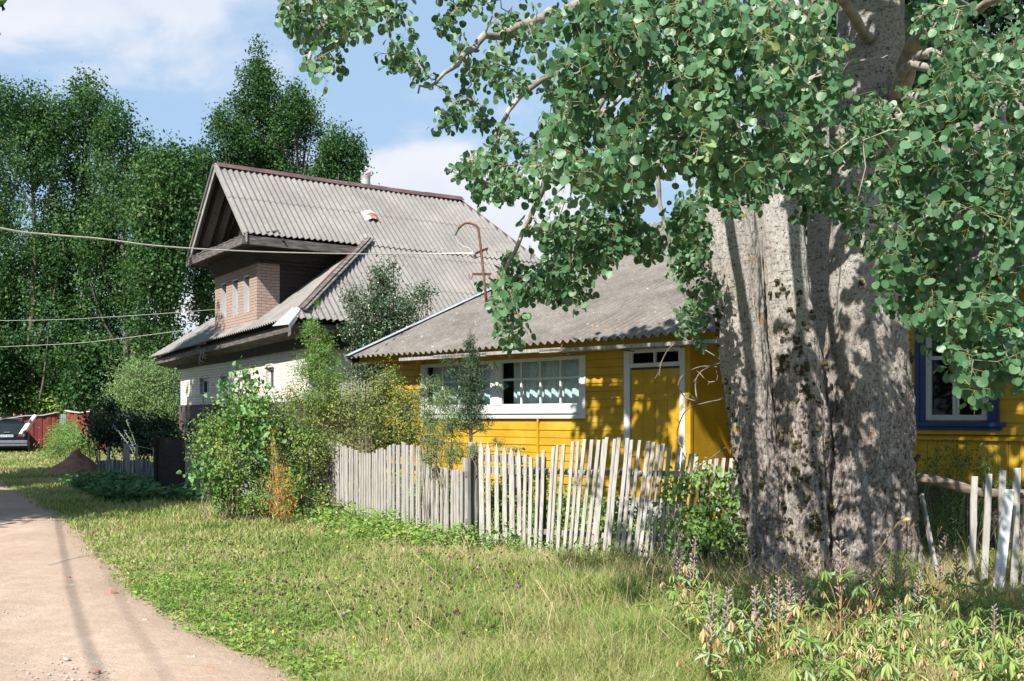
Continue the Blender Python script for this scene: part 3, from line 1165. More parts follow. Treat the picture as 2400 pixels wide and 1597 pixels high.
    # ---- tin patch on the roof
    n_side = Vector((0, -kside, 1)).normalized()
    q = F.at(868, 514, O, n_side)
    m = MB()
    W_, H_ = .24, .36
    for i in range(6):
        t0, t1 = i / 6, (i + 1) / 6
        f0, f1 = .06 + .10 * math.sin(t0 * math.pi), .06 + .10 * math.sin(t1 * math.pi)
        pa = q + Vector((1, 0, 0)) * (-W_ + 2 * W_ * t0) + n_side * f0
        pb = q + Vector((1, 0, 0)) * (-W_ + 2 * W_ * t1) + n_side * f1
        m.poly([pa - side_q * H_ * .55, pb - side_q * H_ * .55, pb + side_q * H_ * .6, pa + side_q * H_ * .6], .012)
    pt, nt, N, L, b = newmat('rusty_white_tin')
    nn = nnoise(nt, coords(nt), 3.2, 4)
    L.new(ramp(nt, nn, [(.44, (.30, .11, .06)), (.47, (.62, .63, .62))]), b.inputs['Base Color'])
    b.inputs['Roughness'].default_value = .6
    m.build('roof_patch', pt, h)
    # ---- bracket of insulators and loose wires under the eave
    q = F.at(480, 818, (0.02, 0, 0), (1, 0, 0))
    m = MB()
    m.beam((q.x + .10, q.y - .35, q.z - .02), (q.x + .0, q.y + .25, q.z + .02), .06, .06)
    for k in range(3):
        m.tube([(q.x, q.y - .2 + .22 * k, q.z), (q.x - .05, q.y - .2 + .22 * k, q.z + .02), (q.x - .05, q.y - .2 + .22 * k, q.z + .12)], .012, 6)
    ib = m.build('insulator_bracket', M['rust'], h)
    for k in range(3):
        m = MB()
        cc = Vector((q.x - .05, q.y - .2 + .22 * k, q.z + .13))
        m.tube([cc, cc + Vector((0, 0, .03)), cc + Vector((0, 0, .05)), cc + Vector((0, 0, .09))], [.03, .035, .02, .03], 10)
        m.build('insulator', M['porcelain'], ib)
    m = MB()
    th = [i / 14 * 2 * math.pi for i in range(15)]
    m.tube([(q.x - .1, q.y + .33 + .10 * math.cos(t), q.z + .05 + .10 * math.sin(t)) for t in th], .008, 5)
    for k in range(5):
        s0 = Vector((q.x - .08, q.y - .1 + .1 * k - .2, q.z))
        e0 = s0 + Vector((-.05, random.uniform(-.5, .4), random.uniform(-.5, -.15)))
        mid = (s0 + e0) / 2 + Vector((-.05, .08, -.12))
        m.tube([s0, mid, e0], .007, 5)
    m.build('loose_wire', M['grey_wire'], ib)
    # window rail of pale pipe
    q1 = F.at(440, 931, (X0 - .25, 0, 0), (1, 0, 0))
    q2_ = F.at(476, 931, (X0 - .25, 0, 0), (1, 0, 0))
    m = MB()
    m.tube([(q1.x, q1.y, 1.3), (q1.x, q1.y, q1.z), (q1.x, q2_.y, q1.z), (q1.x, q2_.y, 1.3)], .018, 6)
    m.build('pipe_rail', M['zinc'], h)
    return h


def curtain(xx, a, b, z0, z1, parent, axis, mat=None, folds=9):
    m = MB()
    n = 60
    pts = []
    L_ = b - a
    for i in range(n + 1):
        t = i / n
        w = .028 * math.sin(t * folds * 2 * math.pi * L_ + .6 * math.sin(t * 9)) + .010 * math.sin(t * 41)
        pts.append((t, w))
    vs, fs = [], []
    for i, (t, w) in enumerate(pts):
        for z in (z0, (z0 + z1) / 2, z1):
            k = 1.15 - .3 * (z - z0) / (z1 - z0)
            if axis == 'x':
                vs.append((xx + w * k, a + L_ * t, z))
            else:
                vs.append((a + L_ * t, xx + w * k, z))
    for i in range(n):
        for j in range(2):
            q = i * 3 + j
            fs.append((q, q + 3, q + 4, q + 1))
    m.add(vs, fs)
    return m.build('curtain', mat or M['lace'], parent, smooth=True)


# ================================================================== YELLOW HOUSE
YF = Frame(-2.873, 21.05, math.atan2(-.722, .692))


def yellow_house():
    F = YF
    h = empty('wooden_house', F.o, F.ang, 'yellow boarded wooden house with white framed porch window and lichened corrugated roof', 'house')

    def lx(px, y=0.0):
        return F.at(px, 900, (0, y, 0), (0, 1, 0)).x

    X0, X1 = .42, lx(1622)
    EZ = 2.845
    k = .43
    WX0, WX1, WZ0, WZ1 = lx(990), lx(1376), 1.64, 2.68
    DX0, DX1 = lx(1467), lx(1617)

    def siding(m, x0, x1, z0, z1, y=0.0, pitch=.128, th=.022):
        z = z0
        i = 0
        while z < z1 - .01:
            t = min(z + pitch - .006 - random.uniform(0, .004), z1)
            th = .022 + random.uniform(-.003, .003)
            m.hexa([(x0, y - th, z), (x1, y - th, z), (x1, y, z), (x0, y, z), (x0, y - th * .6, t), (x1, y - th * .6, t), (x1, y, t), (x0, y, t)])
            z += pitch
    m = MB()
    zt = 2.80
    gx0, gx1 = DX0 + .05, DX1 - .05
    siding(m, X0, WX0 + .04, .55 + .128 * 8, zt)
    siding(m, WX1 - .04, gx0, .55 + .128 * 8, zt)
    siding(m, X0, gx0, .55, .55 + .128 * 8)
    # backing
    m.box((X0, .001, .1), (gx0, .06, WZ0 + .04))
    m.box((X0, .001, WZ0 + .04), (WX0 + .05, .06, zt))
    m.box((WX1 - .05, .001, WZ0 + .04), (gx0, .06, zt))
    m.box((WX0 + .05, .001, WZ1 - .02), (WX1 - .05, .06, zt))
    m.box((gx0, .001, 2.70), (gx1, .06, zt))
    m.box((gx1, .001, .1), (X1, .06, zt))
    m.box((X1 - .06, .061, .1), (X1, 1.0, zt + .4))
    # left gable side of porch with its sloped top
    m.poly([(X0, 0.06, .1), (X0, 8.1, .1), (X0, 8.1, EZ + k * 8.3 - .1), (X0, .06, EZ - .02 + k * .4)], .06, (-1, 0, 0))
    m.build('wall', M['yellow'], h)
    m = MB()
    m.box((X0 - .02, -.03, 0), (X1 + .01, -.001, .52))
    m.build('plinth', M['yellow'], h)
    m = MB()
    m.box((X1 + .011, .985, 0), (18.0, .9995, .785))  # dark sheet stands in for the shadowed open void under the wall
    m.build('shadow_void', M['plinth'], h)
    m = MB()
    cb = lx(1264)
    m.box((cb - .02, -.045, .55), (cb + .02, -.0235, WZ0 - .003))
    m.build('batten', M['yellow'], h)
    m = MB()
    m.box((X1 - .09, -.06, .55), (X1 + .012, -.001, zt))
    m.build('batten', M['yellow'], h)
    # frieze / soffit under the eave
    m = MB()
    m.hexa([(.03, -.34, EZ - .07), (X1 + .5, -.34, EZ - .07), (X1 + .5, -.002, EZ - .08), (.03, -.002, EZ - .08),
            (.03, -.34, EZ + .05), (X1 + .5, -.34, EZ + .05), (X1 + .5, -.002, EZ + .16), (.03, -.002, EZ + .16)])
    m.build('soffit', M['yellow'], h)
    # interior box
    m = MB()
    m.box((X0 + .1, 1.6, .5), (X1 - .1, 1.65, 3.2))
    m.box((X0 + .1, .07, .45), (X1 - .1, 1.6, .5))
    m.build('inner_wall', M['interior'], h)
    # ---- the long porch window
    Zg0, Zg1 = 1.87, 2.60
    m = MB()
    m.box((WX0, -.05, WZ0), (WX0 + .11, -.024, WZ1))
    m.box((WX1 - .13, -.05, WZ0), (WX1, -.024, WZ1))
    m.box((WX0 + .11, -.05, WZ1 - .06), (WX1 - .13, -.024, WZ1))
    m.box((WX0 + .11, -.05, WZ0), (WX1 - .13, -.024, WZ0 + .10))
    m.box((WX0 + .11, -.040, WZ0 + .102), (WX1 - .13, -.02, Zg0 - .01))
    m.box((WX0 + .09, -.075, WZ0 + .085), (WX1 - .11, -.05, WZ0 + .115))
    w = m.build('window', M['white'], h, bevel=.003)
    fr = MB()
    mx0, mx1 = lx(1156), lx(1172)
    left = [lx(p) for p in (1003, 1038, 1077, 1117)]
    right = [lx(p) for p in (1222, 1267, 1314)]
    inner0, inner1 = WX0 + .11, WX1 - .13
    fr.box((inner0, -.02, Zg0 - .01), (inner0 + .035, .03, WZ1 - .06))
    fr.box((inner1 - .035, -.02, Zg0 - .01), (inner1, .03, WZ1 - .06))
    fr.box((mx0, -.035, Zg0), (mx1, .035, WZ1 - .06))
    fr.box((mx1 + .002, -.02, Zg0), (mx1 + .06, .03, WZ1 - .06))
    fr.box((mx0 - .06, -.02, Zg0), (mx0 - .002, .03, WZ1 - .06))
    fr.box((inner0 + .036, -.015, Zg0 - .008), (mx0 - .061, .025, Zg0 + .025))
    fr.box((mx1 + .061, -.015, Zg0 - .008), (inner1 - .036, .025, Zg0 + .025))
    zm = 2.325
    for a, b in ((inner0 + .036, mx0 - .061), (mx1 + .061, inner1 - .036)):
        fr.box((a, -.012, zm - .018), (b, .022, zm + .018))
    for x in left[1:] + right:
        for a, b in ((Zg0 + .026, zm - .019), (zm + .019, WZ1 - .061)):
            fr.box((x - .017, -.012, a), (x + .017, .022, b))
    fr.build('frame', M['white'], w)
    gl = MB()
    gl.box((inner0 + .03, .004, Zg0), (mx0 - .05, .007, WZ1 - .06))
    gl.box((mx1 + .05, .004, Zg0), (inner1 - .03, .007, WZ1 - .06))
    gl.build('pane', M['glass'], w)
    curtain(.13, mx1 + .22, inner1 - .02, Zg0 - .1, WZ1, w, 'y', folds=6)
    curtain(.15, inner0 + .03, mx0 - .1, Zg0 - .1, WZ1, w, 'y', folds=5)
    # ---- door with transom
    m = MB()
    m.box((DX0, -.055, .50), (DX0 + .12, -.001, 2.70))
    m.box((DX1 - .15, -.055, .50), (DX1, -.001, 2.70))
    m.box((DX0 + .12, -.05, 2.435), (DX1 - .15, -.001, 2.50))
    m.box((DX0 + .12, -.05, 2.66), (DX1 - .15, -.001, 2.72))
    dm = (DX0 + DX1 - .03) / 2
    m.box((dm - .02, -.045, 2.501), (dm + .02, -.001, 2.659))
    m.box((DX0 + .12, -.035, 2.501), (DX0 + .16, -.001, 2.659))
    m.box((DX1 - .19, -.035, 2.501), (DX1 - .151, -.001, 2.659))
    d = m.build('door', M['white'], h, bevel=.003)
    m = MB()
    m.box((DX0 + .155, .0, 2.5), (DX1 - .185, .004, 2.66))
    m.build('transom_pane', M['dark_glass'], d)
    m = MB()
    a, b = DX0 + .135, DX1 - .165
    n = 4
    for i in range(n):
        xa = a + (b - a) * i / n
        m.box((xa + .003, -.03, .52), (a + (b - a) * (i + 1) / n - .003, -.001, 2.40))
    m.box((a, -.0009, .52), (b, .004, 2.40))
    dl = m.build('door_leaf', M['yellow'], d, bevel=.002)
    for z in (1.93, 1.05):
        m = MB()
        m.box((a + .01, -.047, z), (b - .10, -.0305, z + .09))
        m.build('door_ledge', M['yellow'], d)
    m = MB()
    m.box((DX0 + .122, .002, .5), (DX0 + .136, .006, 2.435))
    m.box((a, -.03, 2.405), (b, .0, 2.43))
    m.build('door_gap', M['dark_iron'], d)
    m = MB()
    m.box((DX0 + .1, -.9, .0), (DX1 - .1, -.06, .2))
    m.box((DX0 + .1, -.5, .2), (DX1 - .1, -.06, .42))
    m.build('step', M['weathered'], h)
    # ---- wooden gutter of overlapped troughs
    m = MB()
    g0 = F.at(941, 846, (0, -.62, 0), (0, 1, 0))
    g1 = F.at(1629, 806, (0, -.62, 0), (0, 1, 0))
    pts = [(0, .33, 0), (.14, .60, .02), (.55, 1.02, -.012)]
    for (t0, t1, dz) in ((0, .36, 0), (.15, .62, .012), (.55, 1.06, -.004)):
        p, q = g0.lerp(g1, t0) + Vector((0, 0, dz)), g0.lerp(g1, t1) + Vector((0, 0, dz))
        m.beam(p, q, .085, .02)
        m.beam(p + Vector((0, -.05, .022)), q + Vector((0, -.05, .022)), .018, .055)
        m.beam(p + Vector((0, .05, .022)), q + Vector((0, .05, .022)), .018, .055)
    gt = m.build('gutter', M['weathered'], h)
    for i in range(6):
        p = g0.lerp(g1, .04 + i * .19)
        m = MB()
        m.beam(p + Vector((0, 0, .01)), p + Vector((.02, .04, .12)), .03, .006)
        m.beam(p + Vector((0, .0, -.02)), p + Vector((0, .30, -.04)), .015, .015)
        m.build('gutter_hook', M['rust'], gt)
    # ---- porch roof
    sl = math.sqrt(1 + k * k)
    q_ = Vector((0, 1, k)).normalized()
    xe = X1 + 1.3
    corrugated('roof', Vector((0, -.55, EZ - .02)), Vector((1, 0, 0)), q_, [(0, 0), (xe, 0), (xe, 8.6 * sl), (0, 8.6 * sl)], M['roof_brown'], h, sheet=1.62, amp=.03, phase=.02, jitter=.02)
    q3 = Vector((0, -1, k)).normalized()
    corrugated('roof', Vector((0, 16.6, EZ - .02)), Vector((1, 0, 0)), q3, [(0, 0), (xe, 0), (xe, 8.6 * sl), (0, 8.6 * sl)], M['roof_brown'], h, sheet=1.62, amp=.03, seg=3)
    m = MB()
    p0 = Vector((-.03, -.60, EZ + .06))
    p1 = Vector((-.03, 8.0, EZ + .06 + k * 8.6))
    m.beam(p0, p1, .14, .008, up=(0, -k, 1))
    m.beam(p0 + Vector((-.07, 0, -.06)), p1 + Vector((-.07, 0, -.06)), .008, .13, up=(0, -k, 1))
    m.build('verge_flashing', M['zinc'], h)
    m = MB()
    m.beam(Vector((-.005, -.5, EZ - .05)), Vector((-.005, 8.0, EZ - .05 + k * 8.5)), .04, .12, up=(0, -k, 1))
    m.build('verge_board', M['dark_wood'], h)
    # ---- main body to the right
    MY = 1.0
    MX0, MX1 = X1, 18.5
    wz0 = 1.62
    a1 = F.at(2172, 900, (0, MY, 0), (0, 1, 0)).x
    a2 = F.at(2318, 900, (0, MY, 0), (0, 1, 0)).x
    m = MB()
    siding(m, MX0, a1 - .05, 1.44, 3.4, MY, .15)
    siding(m, a2 + .05, MX1, 1.44, 3.4, MY, .15)
    siding(m, a1 - .05, a2 + .05, 2.95, 3.4, MY, .15)
    x = MX0
    while x < MX1:
        m.box((x + .003, MY - .02, .80), (x + .127, MY, 1.35))
        x += .13
    m.box((MX0, MY + .001, .1), (a1, MY + .08, 3.4))
    m.box((a2, MY + .001, .2), (MX1, MY + .08, 3.4))
    m.box((a1, MY + .001, .2), (a2, MY + .08, wz0))
    m.box((a1, MY + .001, 2.9), (a2, MY + .08, 3.4))
    m.box((MX1 - .08, MY + .081, .2), (MX1, 10, 3.4))
    m.poly([(MX1, MY, 3.4), (MX1, 10, 3.4), (MX1, 5.5, 7.2)], .05, (1, 0, 0))
    m.build('main_wall', M['yellow'], h)
    m = MB()
    m.hexa([(MX0 + .001, MY - .07, 1.36), (MX1, MY - .07, 1.36), (MX1, MY - .001, 1.36), (MX0 + .001, MY - .001, 1.36),
            (MX0 + .001, MY - .07, 1.39), (MX1, MY - .07, 1.39), (MX1, MY - .001, 1.43), (MX0 + .001, MY - .001, 1.43)])
    m.box((a1 - .35, MY - .05, 1.435), (a2 + .35, MY - .024, 1.53))
    m.build('ledge', M['yellow'], h)
    # blue window
    m = MB()
    m.box((a1 - .14, MY - .06, wz0 - .02), (a1 + .0, MY - .024, 3.0))
    m.box((a1 - .11, MY - .075, wz0), (a1 - .07, MY - .061, 3.0))
    m.box((a2, MY - .06, wz0 - .02), (a2 + .14, MY - .024, 3.0))
    m.box((a2 + .07, MY - .075, wz0), (a2 + .11, MY - .061, 3.0))
    m.box((a1 - .18, MY - .06, 3.0), (a2 + .18, MY - .024, 3.18))
    m.box((a1 - .2, MY - .12, wz0 - .08), (a2 + .22, MY - .024, wz0 - .022))
    m.box((a1 - .16, MY - .08, wz0 - .13), (a2 + .18, MY - .024, wz0 - .081))
    w = m.build('window', M['blue'], h, bevel=.003)
    m = MB()
    zt = 2.9
    m.box((a1 + .003, MY - .04, wz0), (a1 + .075, MY + .02, zt))
    m.box((a2 - .075, MY - .04, wz0), (a2 - .003, MY + .02, zt))
    m.box((a1 + .076, MY - .04, wz0), (a2 - .076, MY + .02, wz0 + .07))
    m.box((a1 + .076, MY - .04, zt - .07), (a2 - .076, MY + .02, zt))
    m.box((a1 + .076, MY - .035, 2.42), (a2 - .076, MY + .02, 2.47))
    mid = (a1 + a2) / 2
    m.box((mid - .045, MY - .035, wz0 + .071), (mid - .003, MY + .02, 2.419))
    m.box((mid + .003, MY - .03, wz0 + .071), (mid + .03, MY + .02, 2.419))
    m.build('frame', M['white_worn'], w)
    m = MB()
    m.box((a1 + .07, MY + .0, wz0 + .06), (a2 - .07, MY + .004, zt - .06))
    m.build('pane', M['dark_glass'], w)
    m = MB()
    m.box((MX0 + .2, MY + 1.2, .5), (MX1 - .2, MY + 1.25, 3.4))
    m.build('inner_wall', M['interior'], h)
    # small shaded window near the porch
    s1 = F.at(1646, 880, (0, MY, 0), (0, 1, 0)).x
    m = MB()
    m.box((s1, MY - .06, 2.16), (s1 + .75, MY - .024, 2.26))
    m.box((s1, MY - .06, 2.262), (s1 + .08, MY - .024, 3.0))
    m.box((s1 + .67, MY - .06, 2.262), (s1 + .75, MY - .024, 3.0))
    m.box((s1 + .08, MY - .028, 2.262), (s1 + .67, MY - .0235, 3.0))
    m.build('shutter', M['white_worn'], h)
    # main roof
    kk = .85
    s2 = math.sqrt(1 + kk * kk)
    xs0 = xe - .25
    corrugated('roof', Vector((xs0, MY - .5, 3.36)), Vector((1, 0, 0)), Vector((0, 1, kk)).normalized(), [(0, 0), (18.9 - xs0, 0), (18.9 - xs0, 5 * s2), (0, 5 * s2)], M['roof_brown'], h, sheet=1.62, seg=5)
    corrugated('roof', Vector((xs0, 10.5, 3.36)), Vector((1, 0, 0)), Vector((0, -1, kk)).normalized(), [(0, 0), (18.9 - xs0, 0), (18.9 - xs0, 5 * s2), (0, 5 * s2)], M['roof_brown'], h, sheet=1.62, seg=3)
    m = MB()
    m.box((MX0, MY - .45, 3.27), (18.8, MY - .001, 3.33))
    m.poly([(xs0 + .1, MY, 3.3), (xs0 + .1, 10, 3.3), (xs0 + .1, 5.5, 7.3)], .05, (-1, 0, 0))
    m.build('eave_board', M['yellow'], h)
    return h


white_house()
yellow_house()

# ---- service mast on the porch roof
k = .43
nroof = Vector((0, -k, 1)).normalized()
q = YF.at(1141, 712, (0, -.55, 2.845), nroof)
base = YF.w(q)
Zb = base.y


def mp(px, py, dz=0.0):
    v = px2w(px, py, Zb + dz)
    return v


mast = empty('service_mast', base, 0, 'rusty hooked pipe standing on the lichened porch roof, with two cross arms', 'mast')


def loc(ps):
    return [p - base for p in ps]


m = MB()
m.tube(loc([mp(1141, 714), mp(1136, 668), mp(1131, 620), mp(1127, 583), mp(1122, 545), mp(1121, 537), mp(1117, 530), mp(1108, 525), mp(1098, 523), mp(1088, 524), mp(1079, 531), mp(1074, 537)]), .028, 10)
pole = m.build('pole', M['rust'], mast, smooth=True)
m = MB()
m.tube(loc([mp(1075, 536), mp(1070, 545), mp(1067, 552)]), .02, 8)
m.build('pipe_end', M['dark_iron'], mast)
m = MB()
m.beam(mp(1115, 594, -.1) - base, mp(1142, 583, .15) - base, .05, .05)
m.tube(loc([mp(1139, 584, .12), mp(1140, 583, .12), mp(1142, 596, .12)]), .012, 6)
m.build('cross_arm', M['rust'], mast)
m = MB()
m.beam(mp(1108, 643, -.1) - base, mp(1150, 643, .12) - base, .035, .05)
m.tube(loc([mp(1108, 643, -.1), mp(1106, 652, -.1), mp(1102, 656, -.1), mp(1099, 651, -.1), mp(1099, 643, -.1)]), .01, 6)
m.tube(loc([mp(1146, 644, .1), mp(1147, 651, .1), mp(1150, 650, .1)]), .01, 6)
m.build('cross_arm', M['rust'], mast)
m = MB()
c = mp(1113, 601, -.1) - base
m.tube([c + Vector((0, 0, .06)), c + Vector((0, 0, .02)), c, c + Vector((0, 0, -.05))], [.02, .035, .028, .03], 10)
m.build('insulator', M['dark_iron'], mast)


def cable(name, pts, r, mat, label, cat='cable', group=None, sub=6):
    P = [Vector(p) for p in pts]
    out = []
    for i in range(len(P) - 1):
        p0, p1, p2, p3 = P[max(i - 1, 0)], P[i], P[i + 1], P[min(i + 2, len(P) - 1)]
        for j in range(sub):
            t = j / sub
            out.append(0.5 * ((2 * p1) + (-p0 + p2) * t + (2 * p0 - 5 * p1 + 4 * p2 - p3) * t * t + (-p0 + 3 * p1 - 3 * p2 + p3) * t ** 3))
    out.append(P[-1])
    m = MB()
    m.tube(out, r, 6)
    return tag(m.build(name, mat, smooth=True), label, cat, group)


wp = []
for (x, y, Z) in [(-900, 300, 8.0), (-400, 440, 10.2), (0, 535, 12.4), (120, 549, 13.2), (235, 560, 14.0), (340, 575, 14.8), (440, 583, 15.7), (540, 588, 16.6), (640, 591, 17.7), (760, 594, 19.0), (870, 595, 20.6), (1000, 595, 22.3), (1113, 594, Zb - .1)]:
    wp.append(px2w(x, y, Z) + Vector((0, 0, random.uniform(-.008, .008))))
cable('overhead_cable', wp, .011, M['cream_wire'], 'pale insulated cable strung across the sky to the rusty roof mast')
cable('overhead_cable', [px2w(1067, 552, Zb), px2w(1072, 565, Zb), px2w(1085, 577, Zb), px2w(1100, 582, Zb), px2w(1108, 592, Zb), px2w(1095, 601, Zb), px2w(1084, 598, Zb)], .006, M['cream_wire'], 'thin loose wire looping from the hooked end of the mast', group=None)
cable('overhead_cable', [px2w(-300, 752, 30), px2w(80, 751, 33), px2w(280, 742, 35), px2w(476, 728, 37), px2w(600, 715, 39)], .008, M['cream_wire'], 'upper thin service wire in front of the dark trees beside the house')
cable('overhead_cable', [px2w(-300, 826, 28), px2w(80, 810, 31), px2w(200, 803, 32), px2w(320, 789, 33), px2w(430, 775, 34), px2w(520, 764, 35)], .008, M['cream_wire'], 'lower thin service wire sloping up towards the house eave')
# overhead bundle along the road (its shadow falls along the road)
for off, rr_ in ((0, .015), (.42, .007)):
    cable('street_cable', [(-1.6 + off, -8.0, 7.1), (-6.04 + off, .61, 7.0), (-10.48 + off, 10.05, 7.0), (-15.2 + off, 19.5, 7.3)], rr_, M['dark_iron'],
          'twisted street cable running above the road' if off == 0 else 'second thinner street cable running above the road')


# ================================================================== TREES
def shell_points(n, c, r, inner=.55):
    d = rand_dir(n)
    rad = inner + (1 - inner) * rng.random((n, 1)) ** .5
    return np.asarray(c) + d * rad * np.asarray(r), d


def far_tree(name, px, Z, top_y, bot_y, hw_px, n, mat, label, group, leaf=.14, spires=7, lean=0.0, seed=0, barkmat=None, cat='tree', inner=.72, spiky=1.0):
    rr = np.random.default_rng(seed)
    x0 = (px - 1200) / 2400 * Z
    H = EYE + (980 - top_y) / 2400 * Z
    B = max(.3, EYE + (980 - bot_y) / 2400 * Z)
    Rw = hw_px / 2400 * Z
    root = empty(name, (x0, Z, 0), 0, label, cat, group)
    lobes = []
    L_ = H - B
    n = int(n * 1.8)
    leaf *= 1.22
    Rw *= 1.06

    def env(t):
        if t < .5:
            return Rw * (.72 + .28 * math.sin(t / .5 * math.pi / 2))
        return Rw * max(.0, 1 - ((t - .5) / .52) ** 2) ** (.55 * spiky)
    for i in range(36):
        t = rr.uniform(.02, .93)
        e_ = env(t)
        ang = rr.uniform(0, 2 * math.pi)
        rho = e_ * math.sqrt(rr.random()) * .80
        wz = rr.uniform(.26, .44) * Rw * (.45 + .55 * e_ / Rw)
        hz = wz * rr.uniform(1.1, 1.9)
        lobes.append(((rho * math.cos(ang), rho * math.sin(ang), min(B + L_ * t, H - hz)), (wz, wz, hz)))
    for i in range(spires):
        ang = i / spires * 2 * math.pi + rr.uniform(-.4, .4)
        t = rr.uniform(.66, .93)
        e_ = env(t) * .85
        lobes.append(((e_ * math.cos(ang), e_ * math.sin(ang), B + L_ * t), (Rw * .17, Rw * .17, L_ * .055)))
    lobes.append(((0, 0, H - L_ * .07), (Rw * .17, Rw * .17, L_ * .07)))
    lobes.append(((0.1, 0, H - L_ * .16), (Rw * .30 / spiky ** .5, Rw * .30 / spiky ** .5, L_ * .09)))
    # sprigs: small clumps of leaves spread over each lobe
    vol = np.array([l[1][0] * l[1][2] for l in lobes])
    cnt = (vol / vol.sum() * n).astype(int)
    P_, D_ = [], []
    for (c, r), k_ in zip(lobes, cnt):
        ns = max(3, k_ // 9)
        d = norm(rr.normal(size=(ns, 3)))
        rad = inner + (1 - inner) * rr.random((ns, 1)) ** .6
        sc_ = np.asarray(c) + d * rad * np.asarray(r)
        idx = rr.integers(0, ns, k_)
        pts = sc_[idx] + rr.normal(size=(k_, 3)) * leaf * 1.35
        P_.append(pts)
        D_.append(norm(d[idx] + rr.normal(size=(k_, 3)) * .8 + np.array([0, 0, .25])))
    P_ = np.concatenate(P_)
    D_ = np.concatenate(D_)
    tip = norm(np.cross(D_, rr.normal(size=D_.shape)) + np.array([0, 0, -.2]))
    v, f = scatter(T_OVAL, P_, tip, D_, leaf * rr.uniform(.7, 1.3, len(P_)))
    v[:, 0] = v[:, 0]
    np_mesh('foliage', v, f, mat, root)
    m = MB()
    tp = []
    for i in range(7):
        z = (H - L_ * .15) * i / 6
        tp.append((.15 * math.sin(i * 1.7 + seed), .15 * math.cos(i * 1.3), z))
    r0 = max(.09, H * .012)
    m.tube(tp, [r0 * (1 - .82 * i / 6) for i in range(7)], 10)
    for (c, r) in lobes[::2]:
        zb = max(.6, c[2] - abs(c[0]) * 1.6 - r[2] * 1.2)
        zb = min(zb, H * .7)
        s0 = Vector((.1, 0, zb))
        e0 = Vector(c)
        midp = s0.lerp(e0, .5) + Vector((c[0] * .12, c[1] * .12, -.1))
        rr0 = r0 * .42 * (1 - zb / H) + .02
        m.tube([s0, midp, e0, e0 + Vector((0, 0, r[2] * .6))], [rr0, rr0 * .7, rr0 * .4, .015], 5, cap=False)
    m.build('trunk', barkmat or M['bark_dark'], root, smooth=True)
    return root


GT = 'tall trees on the skyline beyond the road'
far_tree('broadleaf_tree', -60, 55, 215, 960, 150, 16000, M['maple'], 'tall dense tree cut by the left edge of the picture', GT, seed=1)
far_tree('broadleaf_tree', 78, 54, 190, 950, 128, 20000, M['maple'], 'tall dense broadleaf tree directly above the parked dark car', GT, seed=2, spiky=.8)
far_tree('broadleaf_tree', 196, 55, 168, 930, 118, 20000, M['maple'], 'tallest of the trees left of the white house, twin topped above the leaning birch log', GT, seed=3, spiky=.8)
far_tree('broadleaf_tree', 292, 53, 236, 900, 98, 16000, M['maple'], 'broadleaf tree with stepped slender tops above the pale willow bush', GT, seed=4, spiky=1.5)
far_tree('broadleaf_tree', 392, 46, 322, 880, 96, 15000, M['maple'], 'lower rounded tree beside the dark gable of the white house', GT, seed=5)
far_tree('broadleaf_tree', 470, 56, 330, 800, 50, 7000, M['maple'], 'small tree top filling the gap left of the gable peak', GT, seed=15)
GB = 'trees standing behind the white house'
far_tree('broadleaf_tree', 605, 60, 88, 720, 78, 15000, M['maple'], 'tree with the tall narrow spire above the white house ridge', GB, seed=6, spires=6, spiky=2.4)
far_tree('broadleaf_tree', 528, 58, 245, 720, 62, 9000, M['maple'], 'tree just behind the gable peak of the white house', GB, seed=7)
far_tree('broadleaf_tree', 700, 60, 185, 720, 75, 14000, M['maple'], 'round topped tree in the middle of the house ridge', GB, seed=8)
far_tree('broadleaf_tree', 785, 58, 285, 720, 44, 8000, M['maple'], 'lower tree left of the flue pipe', GB, seed=9, spires=5)
far_tree('broadleaf_tree', 832, 58, 305, 720, 32, 4500, M['maple'], 'slim sparse tree right beside the flue pipe', GB, seed=10, spires=4, spiky=1.6)
# dark trees behind the yellow house on the right
GR = 'shady trees behind the yellow house'
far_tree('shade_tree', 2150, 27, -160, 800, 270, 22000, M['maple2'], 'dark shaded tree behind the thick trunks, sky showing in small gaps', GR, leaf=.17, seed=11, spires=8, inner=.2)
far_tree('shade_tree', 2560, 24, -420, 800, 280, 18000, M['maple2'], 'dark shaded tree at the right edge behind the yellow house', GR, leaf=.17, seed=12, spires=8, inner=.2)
# trees across the road, left of the frame, whose shade falls on the verge
GL = 'trees on the far side of the road'
for i, (x, y, H_, rad) in enumerate([(-12.9, 15.2, 12.5, 2.6), (-13.2, 11.4, 12.5, 2.7), (-17.5, 21.0, 12.5, 3.2), (-14.5, 22.6, 14.2, 2.0), (-12.5, 6.0, 7.5, 1.0)]):
    pxx = 1200 + 2400 * x / y
    far_tree('roadside_tree', pxx, y, 980 - (H_ - EYE) * 2400 / y, 980 - (1.8 - EYE) * 2400 / y, rad * 2400 / y, 17000 if rad > 1.5 else 1500, M['maple'],
             ['broad roadside tree opposite the plank gate', 'roadside tree opposite the heap of earth', 'farthest roadside tree opposite the parked car', 'tallest roadside tree before the left corner of the white house', 'small nearest roadside tree beside the viewpoint'][i], GL, leaf=.22, seed=20 + i)


